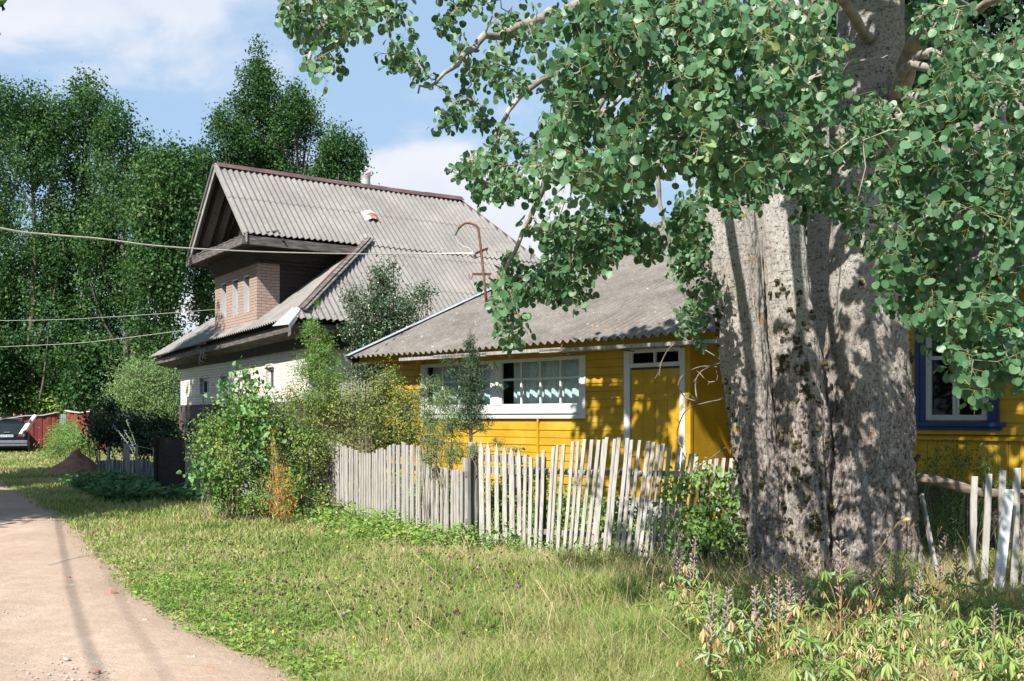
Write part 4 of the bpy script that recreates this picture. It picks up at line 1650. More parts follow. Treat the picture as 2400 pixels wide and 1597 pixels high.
# ------------------------------------------------------------------ the old aspen
def mat_bark():
    m, nt, N, L, b = newmat('aspen_bark')
    v = coords(nt)
    # pale smooth upper bark with dark horizontal marks
    nh = nnoise(nt, coords(nt, (1.0, 1.0, 5.0)), 6.5, 6, .7)
    nb = nnoise(nt, v, 1.6, 5, .65)
    nf = nnoise(nt, coords(nt, (2.0, 2.0, .75)), 11, 9, .80, .8)
    pale = ramp(nt, nb, [(.3, (.44, .405, .36)), (.6, (.60, .57, .53)), (.8, (.70, .675, .64))])
    up = mixc(nt, mrange(nt, nh, .56, .64, 0, .85), pale, (.10, .085, .07))
    low = ramp(nt, nf, [(.36, (.045, .034, .028)), (.43, (.24, .19, .165)), (.50, (.47, .40, .355)), (.66, (.66, .61, .565))])
    sp = N.new('ShaderNodeSeparateXYZ')
    L.new(v, sp.inputs[0])
    zz = N.new('ShaderNodeMath')
    zz.operation = 'MULTIPLY_ADD'
    L.new(nb, zz.inputs[0])
    zz.inputs[1].default_value = 3.0
    L.new(sp.outputs['Z'], zz.inputs[2])
    fac = mrange(nt, zz.outputs[0], 3.2, 4.9)
    c = mixc(nt, fac, low, up)
    # fine flakes everywhere
    nv = nnoise(nt, coords(nt, (1, 1, .8)), 42, 4, .75)
    c = mixc(nt, mrange(nt, nv, .53, .62, 0, .6), c, (.58, .55, .51))
    c = mixc(nt, mrange(nt, nv, .46, .38, 0, .85), c, (.055, .042, .034))
    # orange lichen, pale green-grey lichen
    nl = nnoise(nt, coords(nt, (1, 1, 1.6)), 2.3, 6, .72)
    c = mixc(nt, mrange(nt, nl, .635, .67, 0, .9), c, (.42, .24, .035))
    ng = nnoise(nt, coords(nt, (1.3, 1, 1)), 4.3, 6, .7)
    c = mixc(nt, mrange(nt, ng, .60, .66, 0, .6), c, (.50, .53, .50))
    vor = N.new('ShaderNodeTexVoronoi')
    vor.feature = 'DISTANCE_TO_EDGE'
    vor.inputs['Scale'].default_value = 16
    wv_ = N.new('ShaderNodeVectorMath')
    wv_.operation = 'MULTIPLY_ADD'
    nwc = N.new('ShaderNodeTexNoise')
    nwc.inputs['Scale'].default_value = 9
    nwc.inputs['Detail'].default_value = 5
    vcc = coords(nt, (1.6, 1.6, .45))
    L.new(vcc, nwc.inputs[0])
    L.new(nwc.outputs['Color'], wv_.inputs[0])
    wv_.inputs[1].default_value = (.12, .12, .12)
    L.new(vcc, wv_.inputs[2])
    L.new(wv_.outputs[0], vor.inputs[0])
    crack = mrange(nt, vor.outputs['Distance'], .0, .10, .55, 0.0)
    lowm = mrange(nt, zz.outputs[0], 4.4, 3.0)
    cm_ = N.new('ShaderNodeMath')
    cm_.operation = 'MULTIPLY'
    L.new(crack, cm_.inputs[0])
    L.new(lowm, cm_.inputs[1])
    c = mixc(nt, cm_.outputs[0], c, (.05, .038, .03))
    L.new(c, b.inputs['Base Color'])
    b.inputs['Roughness'].default_value = .9
    b.inputs['Specular IOR Level'].default_value = .15
    mm = N.new('ShaderNodeMath')
    mm.operation = 'MULTIPLY_ADD'
    L.new(nv, mm.inputs[0])
    mm.inputs[1].default_value = .35
    L.new(nf, mm.inputs[2])
    bump(nt, b, mm.outputs[0], 1.0, .06)
    return m


M['bark'] = mat_bark()
M['moss'] = mat_noise('bark_moss', [(.3, (.022, .018, .006)), (.6, (.06, .05, .014)), (.8, (.14, .11, .03))], 60, rough=1, bmp=.8)
ASPEN = Vector((3.0, 10.3, 0))
asp = empty('aspen_tree', ASPEN, 0, 'huge old multi-stemmed aspen with pale mossy trunks in front of the yellow house', 'tree')


def trunk(path, seed, flute=.05, seg=120, dz=.028):
    """path: (x, y, z, r) in world metres; bark relief is real geometry"""
    zs = [p[2] for p in path]
    z = zs[0]
    V, Fc = [], []
    rows = 0
    zz = np.arange(zs[0], zs[-1], dz)
    for z in zz:
        x = np.interp(z, zs, [p[0] for p in path])
        y = np.interp(z, zs, [p[1] for p in path])
        r = np.interp(z, zs, [p[3] for p in path])
        x += .02 * mnoise.noise(Vector((0, seed, z * .8)))
        rough = max(.15, 1 - z / 5.0)
        for k_ in range(seg):
            a = 2 * math.pi * k_ / seg
            ca, sa = math.cos(a), math.sin(a)
            nz = mnoise.fractal(Vector((ca * r * 3 + seed, sa * r * 3, z * .7)), .8, 2.0, 4) * .10
            n2 = mnoise.fractal(Vector((ca * r * 22 + seed, sa * r * 22, z * 5.0)), .75, 2.1, 5) * .050 * rough * (.5 + r)
            n3 = abs(mnoise.noise(Vector((ca * r * 9 + seed, sa * r * 9, z * .9)))) * .05 * rough
            fl = flute * math.sin(3 * a + seed) * max(0, 1 - z / 1.2) + .22 * r * max(0, 1 - z / .45) ** 2
            rr_ = r * (1 + nz) + n2 - n3 + fl
            V.append((x + ca * rr_ - ASPEN.x, y + sa * rr_ - ASPEN.y, z))
        rows += 1
    for i in range(rows - 1):
        for k_ in range(seg):
            k2 = (k_ + 1) % seg
            Fc.append((i * seg + k_, i * seg + k2, (i + 1) * seg + k2, (i + 1) * seg + k_))
    return np_mesh('trunk', np.array(V), np.array(Fc), M['bark'], asp, smooth=True)


TR = {
    'left': [(2.62, 10.02, -.05, .27), (2.55, 10.02, .4, .235), (2.47, 10.02, .73, .225), (2.36, 10.02, 1.57, .235), (2.22, 10.05, 2.82, .25), (2.09, 10.08, 4.07, .245), (1.94, 10.1, 4.9, .21), (1.86, 10.1, 5.7, .185), (1.6, 10.2, 9, .10), (1.5, 10.3, 11, .04)],
    'mid': [(2.86, 9.98, -.05, .24), (2.85, 9.98, .73, .23), (2.84, 10.0, 1.57, .26), (2.79, 10.03, 2.2, .25), (2.71, 10.08, 2.82, .215), (2.63, 10.12, 4.07, .20), (2.62, 10.2, 5.5, .19), (2.5, 10.4, 9, .11), (2.4, 10.5, 11.5, .04)],
    'right': [(3.50, 10.2, -.05, .50), (3.50, 10.2, .73, .485), (3.56, 10.2, 1.57, .43), (3.53, 10.2, 2.82, .37), (3.51, 10.2, 4.07, .325), (3.54, 10.2, 5.7, .32), (3.6, 10.3, 9, .20), (3.7, 10.4, 12.5, .05)],
    'back': [(3.40, 11.3, -.05, .30), (3.43, 11.4, 2.0, .17), (3.46, 11.5, 4.07, .14), (3.35, 11.3, 8, .14), (3.3, 11.3, 11, .04)],
}
for i, (kk_, pth) in enumerate(TR.items()):
    trunk(pth, 3.7 * i + 1)


def on_trunk(key, z, ang, extra=0.0):
    p = TR[key]
    zs = [a[2] for a in p]
    x, y, r = (np.interp(z, zs, [a[j] for a in p]) for j in (0, 1, 3))
    return Vector((x + math.cos(ang) * (r + extra), y + math.sin(ang) * (r + extra), z))


# moss cushions in rows down the bark
def moss_clump(m, c, r, rr):
    seg = 8
    vs, fs = [], []
    for j in range(1, 4):
        ph = j / 4 * math.pi
        for k_ in range(seg):
            a = 2 * math.pi * k_ / seg
            q_ = r * (1 + rr.uniform(-.25, .25))
            vs.append((c.x + q_ * math.sin(ph) * math.cos(a), c.y + q_ * .6 * math.sin(ph) * math.sin(a), c.z + q_ * math.cos(ph) * 1.1))
    for j in range(2):
        for k_ in range(seg):
            k2 = (k_ + 1) % seg
            fs.append((j * seg + k_, (j + 1) * seg + k_, (j + 1) * seg + k2, j * seg + k2))
    fs.append(tuple(range(seg)))
    fs.append(tuple(reversed(range(2 * seg, 3 * seg))))
    m.add(vs, fs)


m = MB()
rr = random.Random(5)
spots = []
for _ in range(110):
    spots.append(('mid', rr.uniform(.2, 3.0), -1.57 + rr.gauss(-.15, .45)))
for _ in range(26):
    spots.append(('mid', rr.uniform(.1, 1.5), -1.57 + rr.gauss(.4, .3)))
for _ in range(34):
    spots.append(('left', rr.uniform(.3, 3.2), 3.14 + rr.gauss(.25, .22)))
for _ in range(26):
    spots.append(('right', rr.uniform(.2, 3.0), rr.gauss(-.35, .3)))
for _ in range(10):
    spots.append(('right', rr.uniform(.5, 3.9), -1.9 + rr.gauss(0, .5)))
for _ in range(16):
    spots.append(('left', rr.uniform(.1, 1.2), -1.2 + rr.gauss(0, .3)))
for key, z, a in spots:
    c = on_trunk(key, z, a, -.004) - ASPEN
    r0 = rr.uniform(.010, .026)
    for _ in range(rr.randint(2, 5)):
        moss_clump(m, c + Vector((rr.gauss(0, r0 * .8), rr.gauss(0, r0 * .2), rr.gauss(0, r0))), r0 * rr.uniform(.5, 1.1), rr)
tag(m.build('moss', M['moss'], asp, smooth=True), kind='stuff')
# old knot on the middle stem
m = MB()
c = px2w(1805, 1212, 9.72) - ASPEN
for i in range(9):
    moss_clump(m, c + Vector((rr.gauss(0, .03), rr.gauss(.03, .01), rr.gauss(0, .03))), rr.uniform(.03, .05), rr)
m.build('burl', M['bark'], asp, smooth=True)


# ---- limbs
def spline(P, sub=8):
    P = [Vector(p) for p in P]
    out = []
    for i in range(len(P) - 1):
        p0, p1, p2, p3 = P[max(i - 1, 0)], P[i], P[i + 1], P[min(i + 2, len(P) - 1)]
        for j in range(sub):
            t = j / sub
            out.append(0.5 * ((2 * p1) + (-p0 + p2) * t + (2 * p0 - 5 * p1 + 4 * p2 - p3) * t * t + (-p0 + 3 * p1 - 3 * p2 + p3) * t ** 3))
    out.append(P[-1])
    return out


def W(px, py, Z):
    return px2w(px, py, Z)


LIMBS = [
    # from left stem: arching left and down
    ([on_trunk('left', 5.6, 3.4), W(1450, -160, 9.2), W(1250, -140, 8.4), W(1010, -60, 7.6), W(860, 10, 7.2), W(760, 60, 7.0), W(720, 150, 6.9)], .085),
    ([on_trunk('left', 5.2, 3.6), W(1480, -40, 9.0), W(1340, 20, 8.6), W(1230, 60, 8.3), W(1120, 100, 8.0), W(1060, 160, 7.8), W(980, 220, 7.7)], .07),
    ([on_trunk('left', 4.9, 4.0), W(1500, 120, 8.8), W(1330, 160, 8.5), W(1215, 230, 8.3), W(1160, 330, 8.2), W(1120, 470, 8.1)], .05),
    ([on_trunk('left', 4.7, 4.2), W(1560, 60, 8.2), W(1480, 120, 7.4), W(1400, 250, 7.0), W(1300, 380, 7.0), W(1240, 520, 7.2), W(1180, 650, 7.3), W(1190, 740, 7.3)], .05),
    ([on_trunk('left', 4.6, 4.4), W(1600, 240, 8.5), W(1560, 330, 8.0), W(1500, 470, 8.0), W(1400, 560, 8.1), W(1330, 640, 8.2), W(1300, 700, 8.2)], .045),
    ([on_trunk('left', 5.0, 3.8), W(1560, 300, 9.2), W(1545, 450, 9.2), W(1580, 600, 9.3), W(1620, 760, 9.4)], .035),
    # towards the viewer over the trunks
    ([on_trunk('mid', 5.4, 4.6), W(1700, -140, 8.2), W(1640, -20, 7.2), W(1600, 90, 6.6), W(1480, 200, 6.1), W(1380, 320, 6.0)], .06),
    ([on_trunk('mid', 5.2, 4.7), W(1760, -80, 8.0), W(1780, 40, 7.0), W(1760, 180, 6.5), W(1700, 300, 6.3), W(1640, 380, 6.3)], .05),
    ([on_trunk('right', 5.3, 4.5), W(1900, -80, 8.0), W(1860, 60, 6.8), W(1860, 200, 6.2), W(1900, 330, 6.1), W(1880, 440, 6.2)], .05),
    # right side
    ([on_trunk('right', 4.75, 5.6), W(2140, 110, 9.3), W(2210, 60, 8.8), W(2310, 10, 8.2), W(2420, -40, 7.8)], .11),
    ([on_trunk('right', 4.6, 5.3), W(2120, 160, 8.6), W(2240, 175, 7.6), W(2320, 185, 7.1), W(2420, 200, 6.8)], .055),
    ([on_trunk('right', 4.7, 5.2), W(2160, 130, 8.2), W(2260, 170, 7.2), W(2330, 190, 6.6), W(2350, 260, 6.3), W(2370, 380, 6.2), W(2400, 520, 6.1)], .05),
    ([on_trunk('right', 4.3, 5.1), W(2130, 230, 8.3), W(2210, 290, 7.2), W(2250, 380, 6.6), W(2300, 520, 6.2), W(2300, 680, 6.0), W(2290, 800, 6.0)], .045),
    ([on_trunk('right', 4.4, 4.8), W(2100, 260, 7.8), W(2160, 400, 6.8), W(2180, 560, 6.3), W(2200, 700, 6.2)], .04),
    ([on_trunk('mid', 4.9, 5.5), W(1860, 210, 9.0), W(1960, 160, 8.8), W(2080, 130, 8.9)], .05),
    # high limbs above the picture
    ([on_trunk('left', 6.3, 3.5), (0.8, 9.4, 7.2), (-.4, 8.8, 7.3), (-1.4, 8.3, 6.6)], .07),
    ([on_trunk('left', 7.0, 3.0), (0.9, 10.5, 8.2), (-.5, 10.8, 8.8)], .06),
    ([on_trunk('right', 6.6, 5.4), (4.6, 9.4, 7.8), (5.8, 8.8, 8.0)], .08),
    ([on_trunk('right', 7.6, 1.0), (4.6, 11.4, 8.8), (5.8, 12.2, 9.2)], .07),
    ([on_trunk('mid', 6.8, 4.4), (2.3, 9.0, 8.0), (2.2, 7.9, 8.0)], .06),
]
lm = MB()
limb_pts = []
for li, (pts, r0) in enumerate(LIMBS):
    sp_ = spline(pts, 6)
    n = len(sp_)
    sp2 = []
    for i, p in enumerate(sp_):
        j = Vector((mnoise.noise(Vector((i * .5, li, 0))), mnoise.noise(Vector((i * .5, li, 5))), mnoise.noise(Vector((i * .5, li, 9))))) * .05
        sp2.append(p + (j if 0 < i else j * 0))
    rad = [max(.006, r0 * (1 - .9 * i / (n - 1))) for i in range(n)]
    lm.tube([p - ASPEN for p in sp2], rad, 8)
    for i, p in enumerate(sp2):
        if i > n * .18:
            limb_pts.append((p.x, p.y, p.z))
lm.build('limb', M['limb'], asp, smooth=True)
limb_pts = np.array(limb_pts)


# ---- foliage volumes: (outline seen from the road, near Z, far Z, number of shoots)
def in_poly(x, y, P):
    c = False
    j = len(P) - 1
    for i in range(len(P)):
        if (P[i][1] > y) != (P[j][1] > y) and x < (P[j][0] - P[i][0]) * (y - P[i][1]) / (P[j][1] - P[i][1] + 1e-9) + P[i][0]:
            c = not c
        j = i
    return c


SPRAYS = [
    ([(600, 40), (700, 0), (900, 0), (860, 60), (800, 130), (800, 190), (730, 200), (690, 215), (690, 150), (640, 90), (575, 75)], 6.5, 7.6, 40),
    ([(640, -60), (1000, -80), (1100, 0), (890, 20), (690, 15)], 6.6, 7.8, 26),
    ([(885, 35), (960, 50), (900, 95)], 6.8, 7.4, 3),
    ([(1010, 0), (1320, 0), (1320, 300), (1290, 470), (1090, 480), (1060, 420), (1020, 300), (1040, 240), (930, 255), (925, 210), (1000, 170), (900, 170), (880, 110), (960, 110), (1040, 80)], 7.4, 8.8, 96),
    ([(1040, 370), (1200, 330), (1300, 480), (1180, 480), (1050, 400)], 6.6, 7.6, 20),
    ([(1290, 0), (1620, -30), (1900, -20), (1935, 120), (1940, 260), (1880, 400), (1800, 420), (1640, 400), (1500, 450), (1330, 460), (1280, 300), (1300, 120)], 5.0, 6.2, 330),
    ([(1250, 60), (1500, 150), (1600, 330), (1480, 480), (1300, 470), (1240, 330)], 6.4, 7.6, 85),
    ([(1175, 560), (1240, 520), (1400, 470), (1640, 440), (1640, 520), (1560, 600), (1500, 630), (1460, 600), (1420, 640), (1440, 730), (1350, 735), (1290, 690), (1230, 700), (1175, 690), (1170, 620)], 6.9, 8.4, 150),
    ([(1165, 640), (1230, 640), (1230, 700), (1205, 790), (1170, 780), (1160, 720)], 6.6, 7.2, 12),
    ([(1560, 460), (1660, 470), (1665, 640), (1690, 780), (1650, 850), (1600, 700), (1590, 600)], 8.8, 9.6, 70),
    ([(1640, 380), (1960, 360), (1960, 480), (1840, 470), (1720, 520), (1650, 480)], 7.0, 8.6, 60),
    ([(1960, 260), (2120, 200), (2130, 560), (2000, 640), (1960, 560), (2010, 450), (1930, 380)], 7.3, 8.8, 60),
    ([(2130, 230), (2230, 60), (2400, 40), (2430, 900), (2360, 905), (2330, 940), (2280, 950), (2240, 850), (2150, 780), (2060, 700), (2080, 600), (2120, 480), (2090, 300)], 5.2, 6.6, 290),
    ([(2120, -10), (2430, -10), (2430, 200), (2200, 260)], 6.6, 8.2, 14),
    ([(1700, 100), (1960, 60), (2080, 320), (1900, 460), (1760, 420)], 7.0, 8.6, 32),
]
rp = np.random.default_rng(11)
shoots = []
for poly, z0, z1, n in SPRAYS:
    xs_ = [p[0] for p in poly]
    ys_ = [p[1] for p in poly]
    got = 0
    while got < n:
        x, y = rp.uniform(min(xs_), max(xs_)), rp.uniform(min(ys_), max(ys_))
        if not in_poly(x, y, poly):
            continue
        # clumpy density, so that gaps of sky open between sprays
        if mnoise.noise(Vector((x / 75, y / 75, z0))) < -.12 and rp.random() < .88:
            got += .12
            continue
        Z = rp.uniform(z0, z1)
        p = px2w(x, y, Z)
        shoots.append((p.x, p.y, p.z, 1))
        got += 1
# crown above the picture and behind the stems: ellipsoids, many added to cast shade
for c, r, n in [((.2, 8.9, 6.9), (1.5, 1.0, .9), 50), ((-.9, 8.5, 6.4), (1.1, .7, .5), 60), ((-1.1, 11.0, 7.7), (1.5, 1.1, .8), 100), ((.8, 10.9, 8.0), (1.4, 1.2, 1.1), 90),
                ((1.8, 8.3, 6.9), (1.3, .9, .8), 70), ((3.1, 8.3, 7.0), (1.3, 1.0, .9), 80), ((4.4, 8.8, 7.2), (1.4, 1.1, 1.0), 70), ((5.6, 9.6, 7.4), (1.5, 1.2, 1.1), 60),
                ((2.6, 10.4, 9.0), (2.0, 1.6, 1.4), 80), ((4.4, 10.6, 9.2), (1.8, 1.6, 1.4), 60), ((3.0, 10.4, 12), (1.8, 1.8, 2.0), 40),
                ((3.9, 12.2, 5.3), (1.3, .6, 1.2), 60), ((5.0, 12.0, 4.9), (1.2, .6, 1.6), 70), ((6.0, 12.0, 4.6), (1.0, .7, 1.6), 50), ((2.9, 12.0, 6.2), (1.2, .8, .9), 34), ((5.2, 12.4, 7.4), (2.0, 1.2, 1.2), 50), ((1.3, 11.6, 6.6), (1.0, .6, .7), 20),
                ((7.2, 8.6, 5.6), (1.5, 1.4, 1.8), 90), ((6.6, 11.0, 7.8), (1.8, 1.6, 1.4), 90), ((4.2, 9.6, 6.6), (1.2, .8, .6), 50), ((6.6, 11.4, 4.6), (.9, .8, 1.4), 50),  # out-of-view clumps added to keep skylight off the right wall
                ((2.6, 8.2, 5.7), (.9, .7, .6), 26), ((1.5, 6.9, 5.4), (1.0, .6, .5), 15), ((2.6, 7.6, 5.6), (.8, .5, .5), 12), ((3.6, 12.0, 3.6), (.5, .35, 1.7), 80)]:  # clumps added to dapple the stems; the last darkens the gap between them
    for _ in range(n):
        d = rp.normal(size=3)
        d /= np.linalg.norm(d)
        p = np.array(c) + d * np.array(r) * rp.random() ** .4
        shoots.append((p[0], p[1], p[2], 0))
shoots = np.array(shoots)
tw = MB()
LP, LT, LN, LS = [], [], [], []
PV, PF = [], []
# grow the twigs outward: each shoot joins the nearest limb or the nearest shoot already joined
order = np.argsort([((limb_pts - s[:3]) ** 2).sum(1).min() for s in shoots])
nodes = list(map(tuple, limb_pts))
NA = np.zeros((len(limb_pts) + len(shoots), 3))
NA[:len(limb_pts)] = limb_pts
NR = np.full(len(NA), .007)
cntn = len(limb_pts)
for oi in order:
    s = shoots[oi]
    p = s[:3]
    dd = NA[:cntn] - p
    d2 = (dd ** 2).sum(1) + .3 * np.maximum(0, -dd[:, 2]) ** 2
    bi = int(np.argmin(d2))
    q = NA[bi]
    NA[cntn] = p
    NR[cntn] = max(.0018, NR[bi] * .8)
    r0_ = NR[bi]
    cntn += 1
    v = Vector(p) - Vector(q)
    q = Vector(q)
    md = q + v * .5 + Vector((0, 0, .10 * v.length)) + Vector(rp.normal(size=3) * .04)
    e = Vector(p)
    tw.tube([q - ASPEN, md - ASPEN, e - ASPEN], [r0_, r0_ * .85, r0_ * .7], 4, cap=False)
    # shoot axis continues beyond e; leaves on petioles all round its last 25 cm
    ax = (e - md).normalized()
    n = int(rp.integers(13, 22)) if s[3] else 11
    for i in range(n):
        back = rp.uniform(-.20, .03) if s[3] else rp.uniform(-.35, .15)
        b = e + ax * back
        out = Vector(rp.normal(size=3))
        out = (out - ax * out.dot(ax) * .4).normalized()
        out.z += .1
        pl = rp.uniform(.03, .065)
        at_ = b + out * pl + Vector((0, 0, -.012))
        size = (rp.uniform(.034, .060)) if s[3] else rp.uniform(.10, .15)  # added clumps carry oversized leaves to cast broader dapples
        tip = out * .55 + Vector((0, 0, -.75)) + Vector(rp.normal(size=3)) * .28
        # blades hang edge-on to their petiole; faces tend to turn towards the light
        nn = Vector((-.35, -.55, .45)) + Vector(rp.normal(size=3)) * .75
        LP.append(at_ - ASPEN)
        LT.append(tip)
        LN.append(nn)
        LS.append(size)
        if s[3]:
            a0 = b - ASPEN
            a1 = at_ - ASPEN
            sd = (a1 - a0).cross(Vector((0, 1, 0))).normalized() * .0009
            kq = len(PV)
            PV += [a0 - sd, a0 + sd, a1 + sd, a1 - sd]
            PF.append((kq, kq + 1, kq + 2, kq + 3))
tw.build('twigs', M['limb'], asp)
v, f = scatter(T_ASPEN, np.array([tuple(a) for a in LP]), np.array([tuple(a) for a in LT]), np.array([tuple(a) for a in LN]), np.array(LS))
np_mesh('foliage', v, f, M['aspen'], asp)
np_mesh('leaf_stalks', np.array([tuple(a) for a in PV]), np.array(PF), M['aspen_petiole'], asp)


# ------------------------------------------------------------------ shrubs
def shrub(name, label, cat, lobes, n, leaf, T, mat, base=(0, 0, 0), nstem=14, stem_r=.012, group=None, stem_mat=None, clump=10, spread=1.3, up=.1, droop=0.0, seed=1, twig=True, stemspread=.3, hang=0.0):
    """lobes: world (centre, radii); leaves sit in small clumps on twigs"""
    rr = np.random.default_rng(seed)
    b = Vector(base)
    root = empty(name, b, 0, label, cat, group)
    vol = np.array([l[1][0] * l[1][1] * l[1][2] for l in lobes]) ** .8
    cnt = np.maximum(20, (vol / vol.sum() * n).astype(int))
    P_, D_ = [], []
    m = MB()
    for (c, r), k_ in zip(lobes, cnt):
        c = np.asarray(c, float) - np.asarray(b)
        ns = max(4, k_ // clump)
        d = norm(rr.normal(size=(ns, 3)))
        rad = .25 + .75 * rr.random((ns, 1)) ** .5
        sc_ = c + d * rad * np.asarray(r) * (1 + .22 * rr.normal(size=(ns, 1)))
        sc_[:, 2] = np.maximum(sc_[:, 2], .05)
        idx = rr.integers(0, ns, k_)
        pts = sc_[idx] + rr.normal(size=(k_, 3)) * leaf * spread
        pts[:, 2] = np.maximum(pts[:, 2], .02)
        P_.append(pts)
        D_.append(norm(d[idx] * .6 + rr.normal(size=(k_, 3)) * .8 + np.array([-.15, -.2, .45])))
        if twig:
            for j in range(0, ns, 3):
                q_ = Vector(sc_[j])
                t_ = Vector(c).lerp(q_, .2)
                t_.z = max(.05, t_.z - .25 * r[2])
                m.tube([t_, t_.lerp(q_, .55) + Vector(rr.normal(size=3) * .03), q_], [stem_r * .5, stem_r * .35, stem_r * .2], 4, cap=False)
    for i in range(nstem):
        c, r = lobes[int(rr.integers(0, len(lobes)))]
        c = Vector(c) - b
        s0 = Vector((rr.normal() * stemspread * .45 + c.x * .85, rr.normal() * stemspread * .4 + c.y * .7, 0))
        e = c + Vector(rr.normal(size=3)) * .35 * min(r)
        md = s0.lerp(e, .5) + Vector((rr.normal() * .06, rr.normal() * .06, .1))
        m.tube([s0, md, e], [stem_r, stem_r * .8, stem_r * .4], 5, cap=False)
    P_ = np.concatenate(P_)
    D_ = np.concatenate(D_)
    tip = norm(np.cross(D_, rr.normal(size=D_.shape)) + np.array([0, 0, -hang]))
    v, f = scatter(T, P_, tip, D_, leaf * rr.uniform(.65, 1.3, len(P_)))
    np_mesh('foliage', v, f, mat, root)
    if m.v:
        m.build('stems', stem_mat or M['twig'], root)
    return root


def L3(px, py, Z, rx, rz, ry=None):
    p = px2w(px, py, Z)
    return ((p.x, p.y, p.z), (rx / 2400 * Z, (ry if ry is not None else (rx + rz) / 2 / 2400 * Z), rz / 2400 * Z))


shrub('shrub', 'broad spirea shrub spilling over the left end of the picket fence', 'shrub',
      [L3(510, 1010, 16.6, 55, 60), L3(590, 1000, 16.4, 60, 75), L3(480, 1060, 16.4, 40, 50), L3(650, 1010, 16.8, 50, 70), L3(560, 1090, 16.2, 70, 70), L3(640, 1110, 16.3, 60, 60), L3(700, 1050, 16.8, 50, 70), L3(530, 1150, 16.0, 40, 40), L3(600, 1180, 15.9, 60, 35), L3(690, 1150, 16.0, 40, 50), L3(740, 1180, 16.2, 40, 40)],
      17000, .042, T_BROAD, M['shrub'], (px2w(590, 1232, 16.0).x, 16.0, 0), nstem=60, stem_r=.007, seed=31, clump=9, stemspread=.55)
shrub('lilac', 'lilac stems with large heart-shaped leaves rising above the spirea shrub', 'shrub',
      [L3(575, 890, 16.9, 22, 32), L3(545, 925, 16.8, 25, 22), L3(600, 950, 16.6, 32, 40), L3(560, 980, 16.2, 40, 35), L3(470, 1090, 15.9, 22, 35), L3(490, 1110, 15.8, 25, 30), L3(610, 1040, 16.1, 40, 40)],
      1100, .085, T_BROAD, M['lilac'], (px2w(575, 1240, 15.9).x, 15.9, 0), nstem=12, seed=32, clump=6, spread=1.2, hang=.5)
shrub('shrub', 'twiggy brownish shrub behind the left pickets, half bare', 'shrub',
      [L3(740, 970, 17.2, 60, 60), L3(820, 960, 17.2, 60, 75), L3(870, 1000, 16.9, 50, 55), L3(780, 1050, 16.9, 70, 45), L3(720, 1080, 16.6, 50, 60), L3(690, 930, 17.6, 45, 35)],
      9000, .036, T_BROAD, M['rose'], (px2w(790, 1215, 16.9).x, 16.9, 0), nstem=90, stem_r=.006, seed=33, clump=8, stemspread=.6)
shrub('shrub', 'rounded yellow-green rose shrub in front of the porch corner', 'shrub',
      [L3(905, 905, 17.6, 42, 50), L3(945, 955, 17.4, 45, 60), L3(880, 960, 17.5, 45, 50), L3(960, 1010, 17.2, 40, 45), L3(920, 1030, 17.2, 50, 40)],
      8000, .036, T_BROAD, M['rose'], (px2w(920, 1205, 17.5).x, 17.5, 0), nstem=40, seed=34, clump=8, stemspread=.45)
shrub('rowan_sapling', 'bright feathery rowan sapling against the white house wall', 'sapling',
      [L3(735, 790, 17.6, 32, 28), L3(760, 830, 17.6, 38, 35), L3(725, 860, 17.5, 42, 35), L3(770, 890, 17.4, 48, 35), L3(725, 760, 17.8, 16, 22), L3(740, 935, 17.2, 50, 25), L3(745, 720, 17.8, 7, 14)],
      8000, .055, T_NARROW, M['rowan'], (px2w(745, 1210, 17.4).x, 17.4, 0), nstem=9, seed=35, clump=14, spread=.9, up=.3)
shrub('apple_tree', 'small glossy-leaved apple tree in the gap between the two houses', 'tree',
      [L3(900, 660, 22.7, 40, 45), L3(870, 720, 22.7, 55, 50), L3(940, 730, 22.7, 60, 50), L3(990, 690, 22.7, 28, 28), L3(840, 770, 22.7, 45, 40), L3(910, 790, 22.7, 65, 40), L3(918, 622, 22.7, 14, 18), L3(820, 700, 22.7, 25, 25), L3(870, 860, 22.5, 50, 60)],
      13000, .048, T_BROAD, M['haw'], (px2w(900, 900, 22.7).x, 22.7, 0), nstem=30, stem_r=.02, seed=36, clump=9, spread=1.5, stemspread=.2)
# conifer spire and the grey-green juniper that leans over the fence
sp0 = px2w(1103, 1100, 13.6)
lob = []
for i in range(17):
    t = i / 16
    y = 790 + 205 * t
    wdt = 6 + 40 * t ** .7 * (1 if t < .8 else .75)
    lob.append(L3(1103 + random.uniform(-5, 5) + (18 if i % 3 == 0 else -10 if i % 3 == 1 else 0) * t, y, 13.6, wdt, 14))
for (x, y) in ((1150, 860), (1165, 905), (1055, 870), (1050, 845), (1135, 1000), (1170, 1040), (1205, 1055), (1180, 1070), (1060, 1000)):
    lob.append(L3(x, y, 13.5, 17, 9))
shrub('larch_sapling', 'dark slender conifer with a pointed top before the porch window', 'tree', lob, 9500, .04, T_NARROW, M['juniper_dark'], (sp0.x, 13.6, 0), nstem=0, stem_r=.008, seed=37, clump=16, spread=.7, hang=.4)
cs = [o for o in bpy.data.objects if o.name.startswith('larch_sapling')][0]
m = MB()
m.tube([(0, 0, 0), (.01, 0, .8), (0, 0, 1.6), (-.01, 0, 2.4), (-.01, 0, 2.85)], [.032, .027, .022, .012, .004], 8)
for i in range(16):
    z = 1.15 + i * .09
    a = i * 2.4
    Lb = .42 * (1 - (z - 1.1) / 2.0)
    m.tube([(0, 0, z), (math.cos(a) * Lb * .5, math.sin(a) * Lb * .5, z + .06), (math.cos(a) * Lb, math.sin(a) * Lb, z + .05)], [.008, .006, .003], 4, cap=False)
